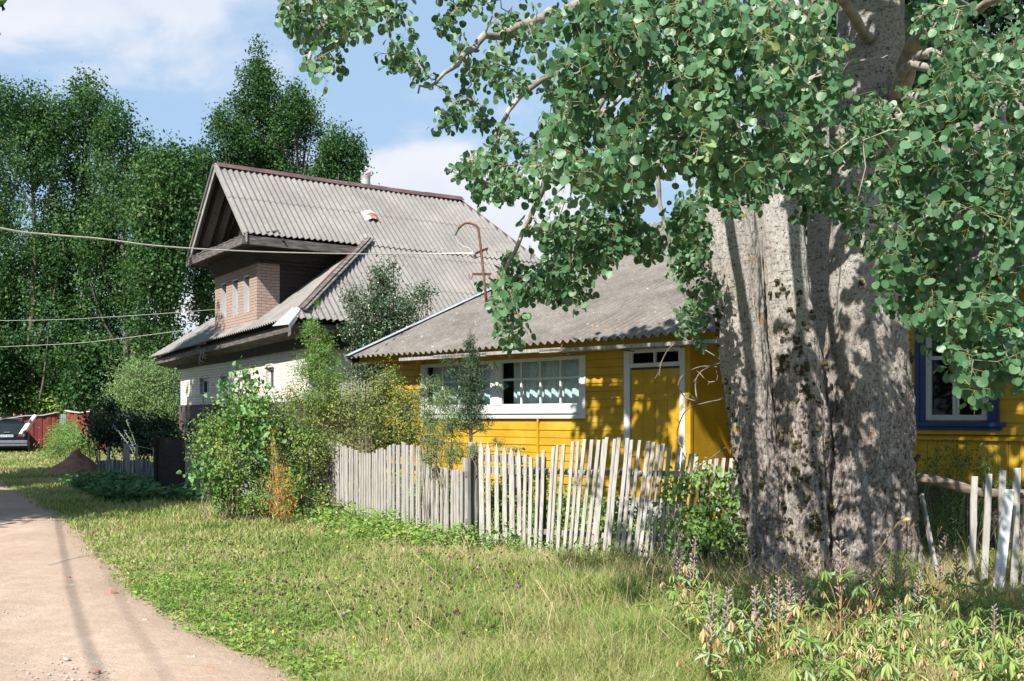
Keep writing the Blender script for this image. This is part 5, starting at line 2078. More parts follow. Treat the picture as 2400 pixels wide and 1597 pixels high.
for (x, y) in ((1150, 860), (1165, 905), (1055, 870), (1135, 1000), (1170, 1040), (1205, 1055), (1060, 1000)):
    e = px2w(x, y, 13.5) - Vector((sp0.x, 13.6, 0))
    m.tube([(0, 0, e.z - .1), (e.x * .5, e.y * .5, e.z - .06), e], [.009, .006, .003], 4, cap=False)
m.build('trunk', M['bark_dark'], cs)
shrub('juniper', 'feathery grey-green juniper leaning over the white pickets', 'shrub',
      [L3(1010, 900, 14.2, 28, 22), L3(1040, 940, 14.0, 42, 32), L3(1005, 980, 13.9, 32, 40), L3(1060, 990, 13.6, 40, 40), L3(1020, 1035, 13.5, 40, 32), L3(1060, 1060, 13.2, 38, 30), L3(1010, 1072, 13.3, 26, 22), L3(1110, 1052, 12.9, 20, 20), L3(985, 930, 14.2, 16, 28)],
      9000, .042, T_NARROW, M['juniper'], (px2w(1040, 1260, 14.0).x, 14.0, 0), nstem=26, stem_r=.009, seed=38, clump=18, spread=.75, stemspread=.35, hang=.6)
# withered orange dock between shrub and fence
wr = shrub('withered_plant', 'tall withered plant with rust-orange seed heads at the fence', 'plant',
           [L3(645, 1060, 15.2, 16, 22), L3(660, 1100, 15.2, 22, 28), L3(640, 1020, 15.2, 9, 18)], 900, .025, T_NARROW, M['rustleaf'], (px2w(660, 1245, 15.0).x, 15.0, 0), nstem=14, stem_r=.005, stem_mat=M['dry_stem'], seed=39, clump=20, spread=1.0, stemspread=.12)
shrub('withered_plant', 'yellow-leaved dying stalks hanging under the rust-orange seed heads', 'plant',
      [L3(655, 1130, 15.1, 22, 30), L3(665, 1180, 15.1, 26, 26), L3(640, 1200, 15.1, 16, 16)], 420, .075, T_NARROW, M['rustleaf'], (px2w(665, 1250, 14.95).x, 14.95, 0), nstem=14, stem_r=.006, stem_mat=M['green_stem'], seed=40, clump=5, spread=1.2, hang=1.2, stemspread=.1)
shrub('climber', 'light green leafy climber over the right end of the picket run by the trunk', 'shrub',
      [L3(1590, 1130, 11.0, 40, 22), L3(1650, 1120, 10.9, 45, 30), L3(1700, 1170, 10.8, 38, 50), L3(1620, 1200, 10.9, 40, 40), L3(1660, 1250, 10.7, 55, 40), L3(1560, 1170, 11.1, 25, 25), L3(1710, 1250, 10.6, 30, 40), L3(1600, 1290, 10.9, 40, 30)],
      1250, .060, T_BROAD, M['vine'], (px2w(1650, 1325, 10.9).x, 10.9, 0), nstem=24, stem_r=.006, seed=41, clump=6, spread=1.2, hang=.5)
shrub('willow_bush', 'round pale willow bush left of the white house', 'shrub',
      [L3(340, 880, 37, 62, 38), L3(395, 900, 37, 45, 45), L3(300, 920, 37, 48, 40), L3(355, 940, 37, 70, 50), L3(270, 960, 36, 35, 30), L3(400, 970, 37, 40, 60), L3(320, 858, 37, 20, 14), L3(380, 850, 37.2, 25, 14)],
      16000, .13, T_NARROW, M['willow'], (px2w(340, 1000, 37).x, 37, 0), nstem=20, stem_r=.03, seed=42, clump=9, hang=.5)
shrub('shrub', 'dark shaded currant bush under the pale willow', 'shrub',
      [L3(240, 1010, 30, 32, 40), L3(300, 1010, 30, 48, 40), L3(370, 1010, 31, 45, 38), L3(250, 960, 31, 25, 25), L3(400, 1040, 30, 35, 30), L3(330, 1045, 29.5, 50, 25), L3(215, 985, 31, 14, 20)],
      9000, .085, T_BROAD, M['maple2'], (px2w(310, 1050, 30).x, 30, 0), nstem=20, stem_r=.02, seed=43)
shrub('flowering_weeds', 'mound of tall pinkish flowering willowherb before the red fence', 'plant',
      [L3(150, 1020, 35, 38, 28), L3(185, 1040, 34, 40, 30), L3(125, 1050, 34, 26, 26), L3(160, 1000, 35.5, 20, 14), L3(215, 1050, 34, 20, 25)],
      7500, .10, T_NARROW, M['vine'], (px2w(160, 1080, 34).x, 34, 0), nstem=24, seed=44, stem_mat=M['green_stem'], up=.5)
shrub('undergrowth', 'dark undergrowth filling the foot of the tall trees behind the red fence', 'bushes',
      [L3(x, y, 52 + (x % 5), 42, 34) for x in range(-40, 420, 46) for y in (820, 880, 935)],
      26000, .20, T_OVAL, M['maple'], (px2w(150, 980, 53).x, 53, 0), nstem=20, stem_r=.03, seed=60)
tag(bpy.data.objects['undergrowth'], kind='stuff')
shrub('elder_bush', 'sunlit light green bush in front of the red brick house at the left', 'shrub',
      [L3(20, 940, 54, 50, 25), L3(75, 935, 54, 40, 30), L3(120, 955, 54, 40, 18), L3(-30, 940, 54, 40, 30), L3(60, 905, 56, 30, 20)],
      6000, .15, T_BROAD, M['herb'], (px2w(60, 980, 54).x, 54, 0), nstem=10, stem_r=.03, seed=45)
shrub('shrub', 'dark leafy plants against the shaded yellow wall right of the trunks', 'plant',
      [L3(2195, 1080, 12.6, 25, 40), L3(2250, 1070, 12.6, 22, 50), L3(2300, 1100, 12.5, 30, 35), L3(2170, 1120, 12.5, 20, 30), L3(2340, 1150, 12.4, 40, 40), L3(2230, 1160, 12.4, 50, 40), L3(2200, 1230, 12, 60, 60)],
      2600, .06, T_NARROW, M['herb_dark'], (px2w(2250, 1290, 12.4).x, 12.4, 0), nstem=26, stem_r=.006, seed=46, clump=8, hang=.5, stem_mat=M['green_stem'])
shrub('shrub', 'sparse green sprigs at the foot of the right trunk', 'plant',
      [L3(2110, 1320, 9.5, 40, 35), L3(2080, 1345, 9.3, 30, 25), L3(2140, 1350, 9.4, 30, 25)],
      1500, .03, T_NARROW, M['herb'], (px2w(2110, 1390, 9.45).x, 9.45, 0), nstem=18, stem_r=.003, seed=47, clump=12, stem_mat=M['green_stem'])
# garden growth seen between the pickets
shrub('garden_plants', 'overgrown yellow-green garden plants behind the gate and pickets', 'plants',
      [L3(1180, 1180, 14.6, 60, 50), L3(1300, 1200, 14.2, 80, 50), L3(1420, 1230, 13.6, 80, 55), L3(1520, 1250, 13.0, 70, 45), L3(1230, 1130, 14.8, 50, 40), L3(980, 1170, 16, 60, 45), L3(1050, 1180, 15, 60, 45), L3(890, 1160, 17.2, 60, 40)],
      9000, .06, T_BROAD, M['herb'], (px2w(1300, 1250, 14.4).x, 14.4, 0), nstem=50, stem_r=.005, seed=48, stem_mat=M['green_stem'], stemspread=1.4)
tag(bpy.data.objects['garden_plants'], kind='stuff')

# dead curled stems between trunk and door
m = MB()
for pts in ([(1618, 775), (1600, 800), (1570, 815), (1550, 850), (1545, 880)], [(1700, 850), (1660, 825), (1625, 808), (1600, 790)],
            [(1700, 935), (1650, 945), (1610, 960), (1590, 1000), (1588, 1030), (1600, 1050)], [(1690, 850), (1645, 870), (1630, 900), (1635, 945)],
            [(1680, 860), (1640, 860), (1600, 880), (1590, 905), (1605, 930), (1630, 940)], [(1700, 1050), (1650, 1085), (1600, 1120), (1550, 1140)],
            [(1640, 875), (1660, 895), (1680, 893)]):
    sp_ = spline([px2w(x, y, 10.6 + .004 * (1700 - x)) for x, y in pts], 5)
    m.tube(sp_, .006, 5)
    for i in range(2, len(sp_), 4):
        m.tube([sp_[i], sp_[i] + Vector((random.uniform(-.08, .08), .02, random.uniform(-.12, .08)))], .003, 4)
tag(m.build('dead_vine', M['twig']), 'bare curling dead vine between the left trunk and the yellow door', 'vine')

# ================================================================== FENCES
def mat_picket():
    m, nt, N, L, b = newmat('weathered_picket')
    oi = N.new('ShaderNodeObjectInfo')
    v = coords(nt, (7, 7, .7))
    n = nnoise(nt, v, 6, 5, .65)
    c = ramp(nt, n, [(.28, (.18, .167, .15)), (.5, (.39, .372, .345)), (.75, (.53, .515, .485))])
    c = mixc(nt, mrange(nt, oi.outputs['Random'], .0, 1.0, 0.0, .42), c, (.30, .27, .235))
    n2 = nnoise(nt, coords(nt, (1, 1, .5)), 18, 4, .7)
    c = mixc(nt, mrange(nt, n2, .62, .70, 0, .7), c, (.16, .13, .11))
    L.new(c, b.inputs['Base Color'])
    b.inputs['Roughness'].default_value = .85
    bump(nt, b, n, .6, .006)
    return m


M['picket'] = mat_picket()


def picket(root, base, top, w, t, pointed=0.0, mat=None, name='picket', side=None, bow=0.0):
    """one stake from base to top (world), w wide across `side`"""
    b0 = Vector(base) - root.location
    t0 = Vector(top) - root.location
    side = Vector(side).normalized()
    d = (t0 - b0).normalized()
    n = side.cross(d).normalized()
    m = MB()
    segs = 5
    rings = []
    jw = random.uniform(.85, 1.12)
    for i in range(segs + 1):
        f_ = i / segs
        c = b0.lerp(t0, f_) + side * (bow * math.sin(f_ * math.pi) + random.uniform(-.002, .002))
        ww = w * jw * (1 - .06 * f_ + random.uniform(-.03, .03)) / 2
        tt = t / 2
        rings.append([c - side * ww - n * tt, c + side * ww - n * tt, c + side * ww + n * tt, c - side * ww + n * tt])
    vs = [p for r in rings for p in r]
    fs = [(3, 2, 1, 0)]
    for i in range(segs):
        for k_ in range(4):
            fs.append((i * 4 + k_, i * 4 + (k_ + 1) % 4, (i + 1) * 4 + (k_ + 1) % 4, (i + 1) * 4 + k_))
    if pointed:
        k0 = len(vs)
        c = t0 + d * pointed
        vs += [c - side * .004 - n * t / 2, c + side * .004 - n * t / 2, c + side * .004 + n * t / 2, c - side * .004 + n * t / 2]
        for k_ in range(4):
            fs.append((segs * 4 + k_, segs * 4 + (k_ + 1) % 4, k0 + (k_ + 1) % 4, k0 + k_))
        fs.append((k0, k0 + 1, k0 + 2, k0 + 3))
    else:
        fs.append(tuple(segs * 4 + k_ for k_ in range(4)))
    m.add(vs, fs)
    return m.build(name, mat or M['picket'], root, bevel=.003)


def gpt(px, py):
    Z = EYE * 2400 / (py - 980)
    return Vector(((px - 1200) / 2400 * Z, Z, 0))


def interp(x, tab):
    return float(np.interp(x, [a[0] for a in tab], [a[1] for a in tab]))


# ---- left run
A = gpt(1088, 1290)
B = Vector((-2.95, 16.85, 0))
C = Vector((-5.75, 20.0, 0))
dirL = (B - A).normalized()
fl = empty('picket_fence', A, 0, 'wavy-topped weathered picket fence left of the gate post, under the juniper', 'fence')
topsL = [(700, 1030), (780, 1036), (800, 1043), (821, 1052), (866, 1067), (891, 1055), (915, 1046), (940, 1039), (975, 1042), (996, 1060), (1010, 1092), (1040, 1100), (1090, 1102)]
s = .06
i = 0
while s < (B - A).length + .3:
    p = A + dirL * s + Vector((random.gauss(0, .006), random.gauss(0, .006), 0))
    px = 1200 + 2400 * p.x / p.y
    ty = interp(px, topsL) + random.uniform(-4, 4)
    if px > 1005 and i in (8, 12):
        ty -= 40
    h_ = EYE + (980 - ty) / 2400 * p.y
    le = random.gauss(0, .012)
    picket(fl, p, p + Vector((le * dirL.x, le * dirL.y, h_)), .052, .022, side=dirL, bow=random.uniform(-.008, .008))
    s += .098 + random.gauss(0, .006)
    i += 1
m = MB()
for z in (.36, .95):
    m = MB()
    m.beam(A + Vector((.03, .04, z)) - A, (B - A) + Vector((.03, .04, z + .02)), .035, .07)
    m.build('rail', M['weathered'], fl)
m = MB()
m.tube([(.035, .10, 0), (.03, .10, 1.15)], .055, 10)
m.build('post', M['weathered'], fl)
m = MB()
m.tube([(B - A) + Vector((.05, .08, 0)), (B - A) + Vector((.04, .08, 1.2))], .055, 10)
m.build('post', M['weathered'], fl)
# ---- hidden grey run further left, behind the shrub
fg = empty('picket_fence', B, 0, 'older grey board fence run half hidden behind the spirea shrub', 'fence')
dirG = (C - B).normalized()
s = .1
while s < (C - B).length - .1:
    p = B + dirG * s
    wd = random.uniform(.07, .12)
    hh = 1.22 + .05 * math.sin(s * 3) + random.uniform(-.04, .04)
    picket(fg, p, p + Vector((random.gauss(0, .01), 0, hh)), wd, .022, side=dirG, mat=M['weathered'])
    s += wd + .045
m = MB()
for z in (.35, .95):
    m = MB()
    m.beam(Vector((.04, .04, z)), (C - B) + Vector((.04, .04, z)), .035, .07)
    m.build('rail', M['weathered'], fg)
# ---- gate post and rusty pipe
gp = empty('gate_post', gpt(1111, 1285), 0, 'round weathered post with a rusty pipe at its side, between the fence and the gate', 'post')
m = MB()
m.tube([(0, 0, 0), (.008, 0, .5), (0, 0, 1.0), (-.012, 0, 1.33), (-.012, 0, 1.345)], [.064, .06, .056, .052, .045], 14)
m.build('post', M['weathered'], gp, smooth=True)
m = MB()
m.tube([(-.085, .0, 0), (-.075, 0, 1.02)], .019, 8)
m.build('pipe', M['rust'], gp)
# ---- gate
G0 = gpt(1127, 1297)
G1 = gpt(1222, 1301)
gate = empty('garden_gate', G0, 0, 'narrow garden gate of six pointed pickets with a diagonal brace', 'gate')
dg = (G1 - G0).normalized()
gy = [(1130, 1040), (1146, 1041), (1165, 1044), (1184, 1048), (1201, 1052), (1218, 1055)]
for k_, (px, ty) in enumerate(gy):
    t_ = (px - 1127) / 95
    p = G0.lerp(G1, t_)
    h_ = EYE + (980 - ty) / 2400 * p.y
    picket(gate, p, p + Vector((-.012 + .01 * random.random(), 0, h_ - .07)), .06, .018, pointed=.09, side=dg)
m = MB()
e = G1 - G0
for z in (.33 - .16, 1.16, 1.02):
    m = MB()
    m.beam(Vector((0, .03, z)), e + Vector((0.03, .03, z - .02)), .022, .075)
    m.build('rail', M['weathered'], gate)
m = MB()
m.beam(Vector((.30, .035, .45)) * 1.0, e + Vector((-.03, .035, .95)), .02, .06)
m.build('brace', M['weathered'], gate)
# ---- right run, bowed top, leaning stakes and a round pole rail
H0 = gpt(1228, 1303)
H1 = gpt(1720, 1345)
fr_ = empty('picket_fence', H0, 0, 'leaning picket fence with a rising and falling top between the gate and the old aspen', 'fence')
dh = (H1 - H0).normalized()
topsR = [(1225, 1062), (1233, 1069), (1254, 1067), (1283, 1054), (1314, 1044), (1343, 1038), (1372, 1032), (1397, 1029), (1426, 1026), (1459, 1027), (1488, 1030), (1517, 1033), (1550, 1040), (1588, 1052), (1619, 1065), (1650, 1077), (1675, 1076), (1700, 1074), (1730, 1078)]
s = 0.0
Lr = (H1 - H0).length
while s < Lr:
    p = H0 + dh * s + Vector((random.gauss(0, .006), random.gauss(0, .008), 0))
    px = 1200 + 2400 * p.x / p.y
    leanpx = 34 * min(1, max(0, (px - 1225) / 140))
    ty = interp(px + leanpx, topsR) + random.uniform(-3, 3)
    h_ = EYE + (980 - ty) / 2400 * p.y
    lean = (leanpx + random.gauss(0, 3)) / 2400 * p.y
    picket(fr_, p, p + dh * lean + Vector((0, 0, h_)), .047, .020, side=dh, bow=random.uniform(-.01, .01))
    s += .0775 + random.gauss(0, .004)
m = MB()
e = H1 - H0
pts = [Vector((0.05, .085, 1.02)).lerp(e + Vector((.3, .085, 1.02)), i / 8) + Vector((0, random.gauss(0, .008), random.gauss(0, .01))) for i in range(9)]
m.tube(pts, .034, 10)
m.build('rail', M['weathered'], fr_)
m = MB()
m.beam(Vector((0, .04, .30)), e + Vector((.2, .04, .30)), .04, .06)
m.build('rail', M['weathered'], fr_)
m = MB()
m.tube([(.22, .1, 0), (.22, .1, 1.18)], .05, 10)
m.build('post', M['bark_dark'], fr_)
m = MB()
m.tube([e + Vector((-.3, .1, 0)), e + Vector((-.3, .1, 1.1))], .05, 10)
m.build('post', M['bark_dark'], fr_)
# ---- fragment at the right edge
fq = empty('picket_fence', (px2w(2300, 1400, 9.6).x, 9.6, 0), 0, 'last upright weathered pickets at the right edge, right of the thick trunk', 'fence')
for (bx, by, tx, ty, wpx) in [(2276, 1405, 2284, 1117, 17), (2305, 1432, 2318, 1111, 17), (2342, 1420, 2350, 1103, 17), (2375, 1415, 2384, 1097, 18), (2402, 1440, 2406, 1180, 16), (2440, 1440, 2440, 1120, 18), (2480, 1440, 2484, 1125, 18)]:
    Z = 9.35
    b_ = px2w(bx, by, Z)
    b_.z = 0
    picket(fq, b_, px2w(tx, ty, Z), wpx / 2400 * Z, .025, side=(1, 0, 0))
b_ = px2w(2335, 1480, 9.15)
b_.z = 0
picket(fq, b_, px2w(2366, 1147, 9.2), .10, .02, side=(1, 0, 0), mat=M['white'])
m = MB()
pts = [px2w(x, y, 9.6) - fq.location for x, y in ((2150, 1120), (2200, 1128), (2250, 1143), (2300, 1157), (2360, 1157), (2500, 1160))]
m.tube(pts, [.045, .05, .055, .05, .045, .045], 10)
m.build('rail', M['old_log'], fq, smooth=True)
m = MB()
a = px2w(2160, 1160, 10.0)
b_ = px2w(2205, 1390, 9.5)
b_.z = 0
m.beam(b_, a, .06, .025, up=(1, 0, 0))
tag(m.build('leaning_plank', M['weathered']), 'grey plank leaning against the right side of the trunk', 'plank')

# ---- chain-link gate and dark plank panel at the far end
D = Vector((-5.75, 20.0, 0))
E2 = Vector((-6.85, 21.4, 0))
Fp = Vector((-7.85, 22.6, 0))
cg = empty('mesh_gate', E2, 0, 'rusty framed wire mesh gate beside the dark plank panel', 'gate')
zt = EYE + (980 - 1036) / 2400 * 21.0
d_ = D - E2
m = MB()
for p, q in (((0, 0, .08), (0, 0, zt)), ((0, 0, zt), (d_.x, d_.y, zt)), ((d_.x, d_.y, zt), (d_.x, d_.y, .08)), ((d_.x, d_.y, .08), (0, 0, .08)), ((d_.x * .5, d_.y * .5, .08), (d_.x * .5, d_.y * .5, zt))):
    m.tube([p, q], .018, 6)
m.build('frame', M['rust'], cg)
m = MB()
Lg = d_.length
du = d_.normalized()
st = .055
k_ = -zt
while k_ < Lg:
    for sg in (1, -1):
        p0, p1 = [], []
        a0 = max(0, k_)
        a1 = min(Lg, k_ + zt - .1)
        if a1 - a0 > .03:
            za, zb = (.09 + (a0 - k_), .09 + (a1 - k_)) if sg > 0 else (zt - .02 - (a0 - k_), zt - .02 - (a1 - k_))
            m.tube([du * a0 + Vector((0, 0, za)), du * a1 + Vector((0, 0, zb))], .0022, 3, cap=False)
    k_ += st
m.build('wire_mesh', M['zinc'], cg)
dp = empty('plank_gate', Fp, 0, 'dark upright plank gate in deep shade beside the wire mesh gate', 'gate')
d_ = E2 - Fp
m = MB()
n = 8
for i in range(n):
    a, b_ = d_ * (i / n), d_ * ((i + .93) / n)
    hh = zt + .06 + random.uniform(-.03, .02)
    m.hexa([a, b_, b_ + Vector((.015, .015, 0)), a + Vector((.015, .015, 0)), a + Vector((0, 0, hh)), b_ + Vector((0, 0, hh)), b_ + Vector((.015, .015, hh)), a + Vector((.015, .015, hh))])
m.build('planks', M['dark_wood'], dp)
m = MB()
m.tube([(0, -.03, 0), (0, -.03, zt + .12)], .05, 8)
m.build('post', M['dark_wood'], dp)
m = MB()
m.tube([d_ + Vector((0, -.02, 0)), d_ + Vector((0, -.02, zt + .12))], .03, 8)
m.build('post', M['dark_wood'], dp)
# ---- low enclosure of grey sheets with thin posts
en = empty('board_enclosure', gpt(300, 1140), 0, 'low enclosure of sagging streaked grey sheets by the verge', 'enclosure')


def epx(px, py, Z):
    return px2w(px, py, Z) - en.location


Ze = gpt(300, 1140).y
m = MB()
outline = [(238, 1082), (252, 1076), (290, 1079), (318, 1080)]
for (x0, x1, t0, t1, b0, b1) in [(232, 252, 1082, 1078, 1118, 1128), (252, 289, 1075, 1080, 1132, 1140), (290, 320, 1080, 1078, 1138, 1136), (321, 362, 1074, 1084, 1134, 1138)]:
    Zc = Ze + .02 * (x0 % 3)
    pts = []
    nseg = 8
    for i in range(nseg + 1):
        x = x0 + (x1 - x0) * i / nseg
        wv = .03 * math.sin(i * 1.9 + x0)
        tp_ = epx(x, t0 + (t1 - t0) * i / nseg, Zc + wv)
        bt = epx(x, b0 + (b1 - b0) * i / nseg, Zc + wv)
        pts.append((tp_, bt))
    for i in range(nseg):
        m.poly([pts[i][1], pts[i + 1][1], pts[i + 1][0], pts[i][0]], .012)
ms, nt, N, L, b = newmat('streaked_grey_sheet')
nn = nnoise(nt, coords(nt, (9, 9, .8)), 2.2, 5, .65)
L.new(ramp(nt, nn, [(.35, (.07, .075, .085)), (.52, (.16, .165, .18)), (.62, (.42, .42, .42)), (.75, (.55, .52, .46))]), b.inputs['Base Color'])
b.inputs['Roughness'].default_value = .6
bump(nt, b, nn, .6, .02)
m.build('sheet', ms, en)
m = MB()
for px_, ty in ((253, 1048), (291, 1060), (320, 1042), (302, 1040)):
    p, q = epx(px_, 1130, Ze + .05), epx(px_ - (6 if px_ == 302 else 0), ty, Ze + .05)
    m.tube([p, q], .03 if px_ != 302 else .07, 6)
for px_, ty in ((253, 1062), (320, 1046)):
    m.tube([epx(px_, ty, Ze + .05), epx(px_ + 40, ty + 8, Ze + .05)], .008, 4)
m.build('post', M['weathered'], en)
wpst = empty('marker_post', gpt(363, 1137), 0, 'thin white painted post standing between the low enclosure and the plank gate', 'post')
m = MB()
m.tube([(0, 0, 0), (-.02, 0, .93)], .026, 8)
mw, nt, N, L, b = newmat('flaking_white_paint')
nn = nnoise(nt, coords(nt, (1, 1, .6)), 9, 4, .7)
L.new(ramp(nt, nn, [(.40, (.06, .06, .07)), (.46, (.62, .64, .66))]), b.inputs['Base Color'])
m.build('post', mw, wpst)
# ---- heap of earth with a rock slab at its foot
m = MB()
c = gpt(185, 1112)
rows, seg = 14, 36
vs, fs = [], []
for j in range(rows + 1):
    t = j / rows
    for k_ in range(seg):
        a = 2 * math.pi * k_ / seg
        rad = .95 * t * (1 + .15 * math.cos(a + 2.6)) + .02
        z = .74 * (1 - t) ** 1.1 * (1 - .0 * t) + .16 * (1 - t) * mnoise.noise(Vector((math.cos(a) * t * 2.2, math.sin(a) * t * 2.2, 7))) + .07 * mnoise.noise(Vector((math.cos(a) * t * 5, math.sin(a) * t * 5, 2)))
        vs.append((c.x + rad * math.cos(a), c.y + rad * math.sin(a) * .8, max(-.02, z - .01)))
for j in range(rows):
    for k_ in range(seg):
        k2 = (k_ + 1) % seg
        fs.append((j * seg + k_, (j + 1) * seg + k_, (j + 1) * seg + k2, j * seg + k2))
fs.append(tuple(reversed(range(seg))))
m.add(vs, fs)
me_ = mat_noise('heaped_earth', [(.3, (.14, .075, .05)), (.6, (.24, .14, .095)), (.8, (.32, .2, .14))], 7, rough=1, bmp=.8, bdist=.04)
tag(m.build('earth_heap', me_, smooth=True), 'brown heap of bare earth at the verge before the currant bush', 'heap')
# ---- delphiniums leaning over the enclosure
ms_ = mat_plain('delphinium_blue', (.26, .29, .58), .6)
for (b0, tip_, lab) in (((325, 1075), (268, 1000), 'longest pale blue delphinium spire leaning far to the left'), ((330, 1078), (292, 1010), 'shorter blue delphinium spire leaning over the low enclosure'), ((328, 1072), (296, 985), 'thin delphinium stalk nearly out of flower')):
    Zf = 26.0
    s0, e0 = px2w(b0[0], b0[1] + 30, Zf), px2w(tip_[0], tip_[1], Zf)
    s0.z = 0
    r_ = empty('delphinium', s0, 0, lab, 'flower')
    e0 -= s0
    mid_ = Vector((e0.x * .25, 0, e0.z * .55))
    sp_ = spline([(0, 0, 0), mid_, e0], 12)
    m = MB()
    m.tube(sp_, .012, 5)
    m.build('stem', M['green_stem'], r_)
    m = MB()
    for p in sp_[13:]:
        for _ in range(2 if 'thin' not in lab else 1):
            c = p + Vector((random.gauss(0, .03), random.gauss(0, .03), random.gauss(0, .03)))
            m.add([c + Vector((-.02, 0, 0)), c + Vector((0, -.02, .006)), c + Vector((.02, 0, 0)), c + Vector((0, .02, .006)), c + Vector((0, 0, .02)), c + Vector((0, 0, -.015))],
                  [(0, 1, 4), (1, 2, 4), (2, 3, 4), (3, 0, 4), (1, 0, 5), (2, 1, 5), (3, 2, 5), (0, 3, 5)])
    m.build('flowers', ms_, r_)

# ---- red fence, grey gate leaf, brick house beyond, birch log, car
Zr = 50.0


def red_fence(name, label, pts):
    base = px2w(pts[0][0], 980, pts[0][2])
    base.z = 0
    r_ = empty(name, base, 0, label, 'fence')
    m = MB()
    cap = MB()
    for (x0, t0, z0_), (x1, t1, z1_) in zip(pts[:-1], pts[1:]):
        P0, P1 = px2w(x0, t0, z0_), px2w(x1, t1, z1_)
        n = max(3, int((P1 - P0).length / .16))
        for i in range(n):
            a, b_ = P0.lerp(P1, i / n), P0.lerp(P1, (i + .94) / n)
            a, b_ = a - base, b_ - base
            dz = .03 * (i % 2)
            m.hexa([(a.x, a.y - dz, 0), (b_.x, b_.y - dz, 0), (b_.x, b_.y + .03, 0), (a.x, a.y + .03, 0), (a.x, a.y - dz, a.z), (b_.x, b_.y - dz, b_.z), (b_.x, b_.y + .03, b_.z), (a.x, a.y + .03, a.z)])
        cap.beam(P0 - base + Vector((0, -.03, .03)), P1 - base + Vector((0, -.03, .03)), .14, .05)
    m.build('boards', M['red'], r_)
    cap.build('cap_rail', M['white_worn'], r_)


red_fence('board_fence', 'long red board fence with a white cap rail behind the car', [(-160, 975, 49), (0, 985, 49.5), (60, 976, 50), (100, 975, 50.3), (130, 969, 50.5), (138, 968, 50.6)])
red_fence('board_fence', 'sunlit red board fence panel with a dipping white top right of the grey gate post', [(156, 964, 48.5), (170, 967, 48.2), (190, 969, 48), (215, 966, 47.5), (250, 962, 47)])
m = MB()
a, b_ = px2w(142, 971, 48.8), px2w(155, 971, 48.6)
for i in range(3):
    p, q = a.lerp(b_, i / 3), a.lerp(b_, (i + .9) / 3)
    m.hexa([(p.x, p.y, 0), (q.x, q.y, 0), (q.x, q.y + .05, 0), (p.x, p.y + .05, 0), (p.x, p.y, p.z), (q.x, q.y, q.z), (q.x, q.y + .05, q.z), (p.x, p.y + .05, p.z)])
tag(m.build('gate_leaf', mat_plain('grey_green_paint', (.16, .22, .24), .6)), 'narrow grey-green gate leaf between the two red fences', 'gate')
m = MB()
m.tube([px2w(50, 1021, 46.2), px2w(66, 996, 46.6), px2w(83, 975, 47)], [.13, .12, .09], 10)
mbk, nt, N, L, b = newmat('birch_bark')
nn = nnoise(nt, coords(nt, (1, 1, 1)), 2.4, 3, .6)
L.new(ramp(nt, nn, [(.42, (.05, .05, .05)), (.47, (.70, .69, .66))]), b.inputs['Base Color'])
tag(m.build('birch_log', mbk), 'black and white birch log leaning on the red fence beside the car', 'log')
bh = empty('distant_house', px2w(110, 980, 66) * Vector((1, 1, 0)) if False else (px2w(110, 980, 66).x, 66, 0), 0, 'red brick house mostly hidden behind the trees and red fence', 'house')
m = MB()
m.box((-9, 0, 0), (3.6, 7, 2.9))
m.poly([(3.6, 0, 2.9), (3.6, 7, 2.9), (3.6, 3.5, 5.2)], .2, (1, 0, 0))
m.build('wall', M['red_brick'], bh)
m = MB()
m.poly([(-9.4, -.4, 2.8), (4, -.4, 2.8), (4, 3.5, 5.4), (-9.4, 3.5, 5.4)], .1)
m.poly([(4, 7.4, 2.8), (-9.4, 7.4, 2.8), (-9.4, 3.5, 5.4), (4, 3.5, 5.4)], .1)
m.build('roof', M['roof_brown'], bh)
for x in (-6.5, -3.0):
    m = MB()
    m.box((x, -.03, 1.1), (x + .9, -.004, 2.2))
    wv = m.build('window', M['white_worn'], bh)
    m = MB()
    m.box((x + .08, -.04, 1.2), (x + .82, -.031, 2.1))
    m.build('pane', M['dark_glass'], wv)


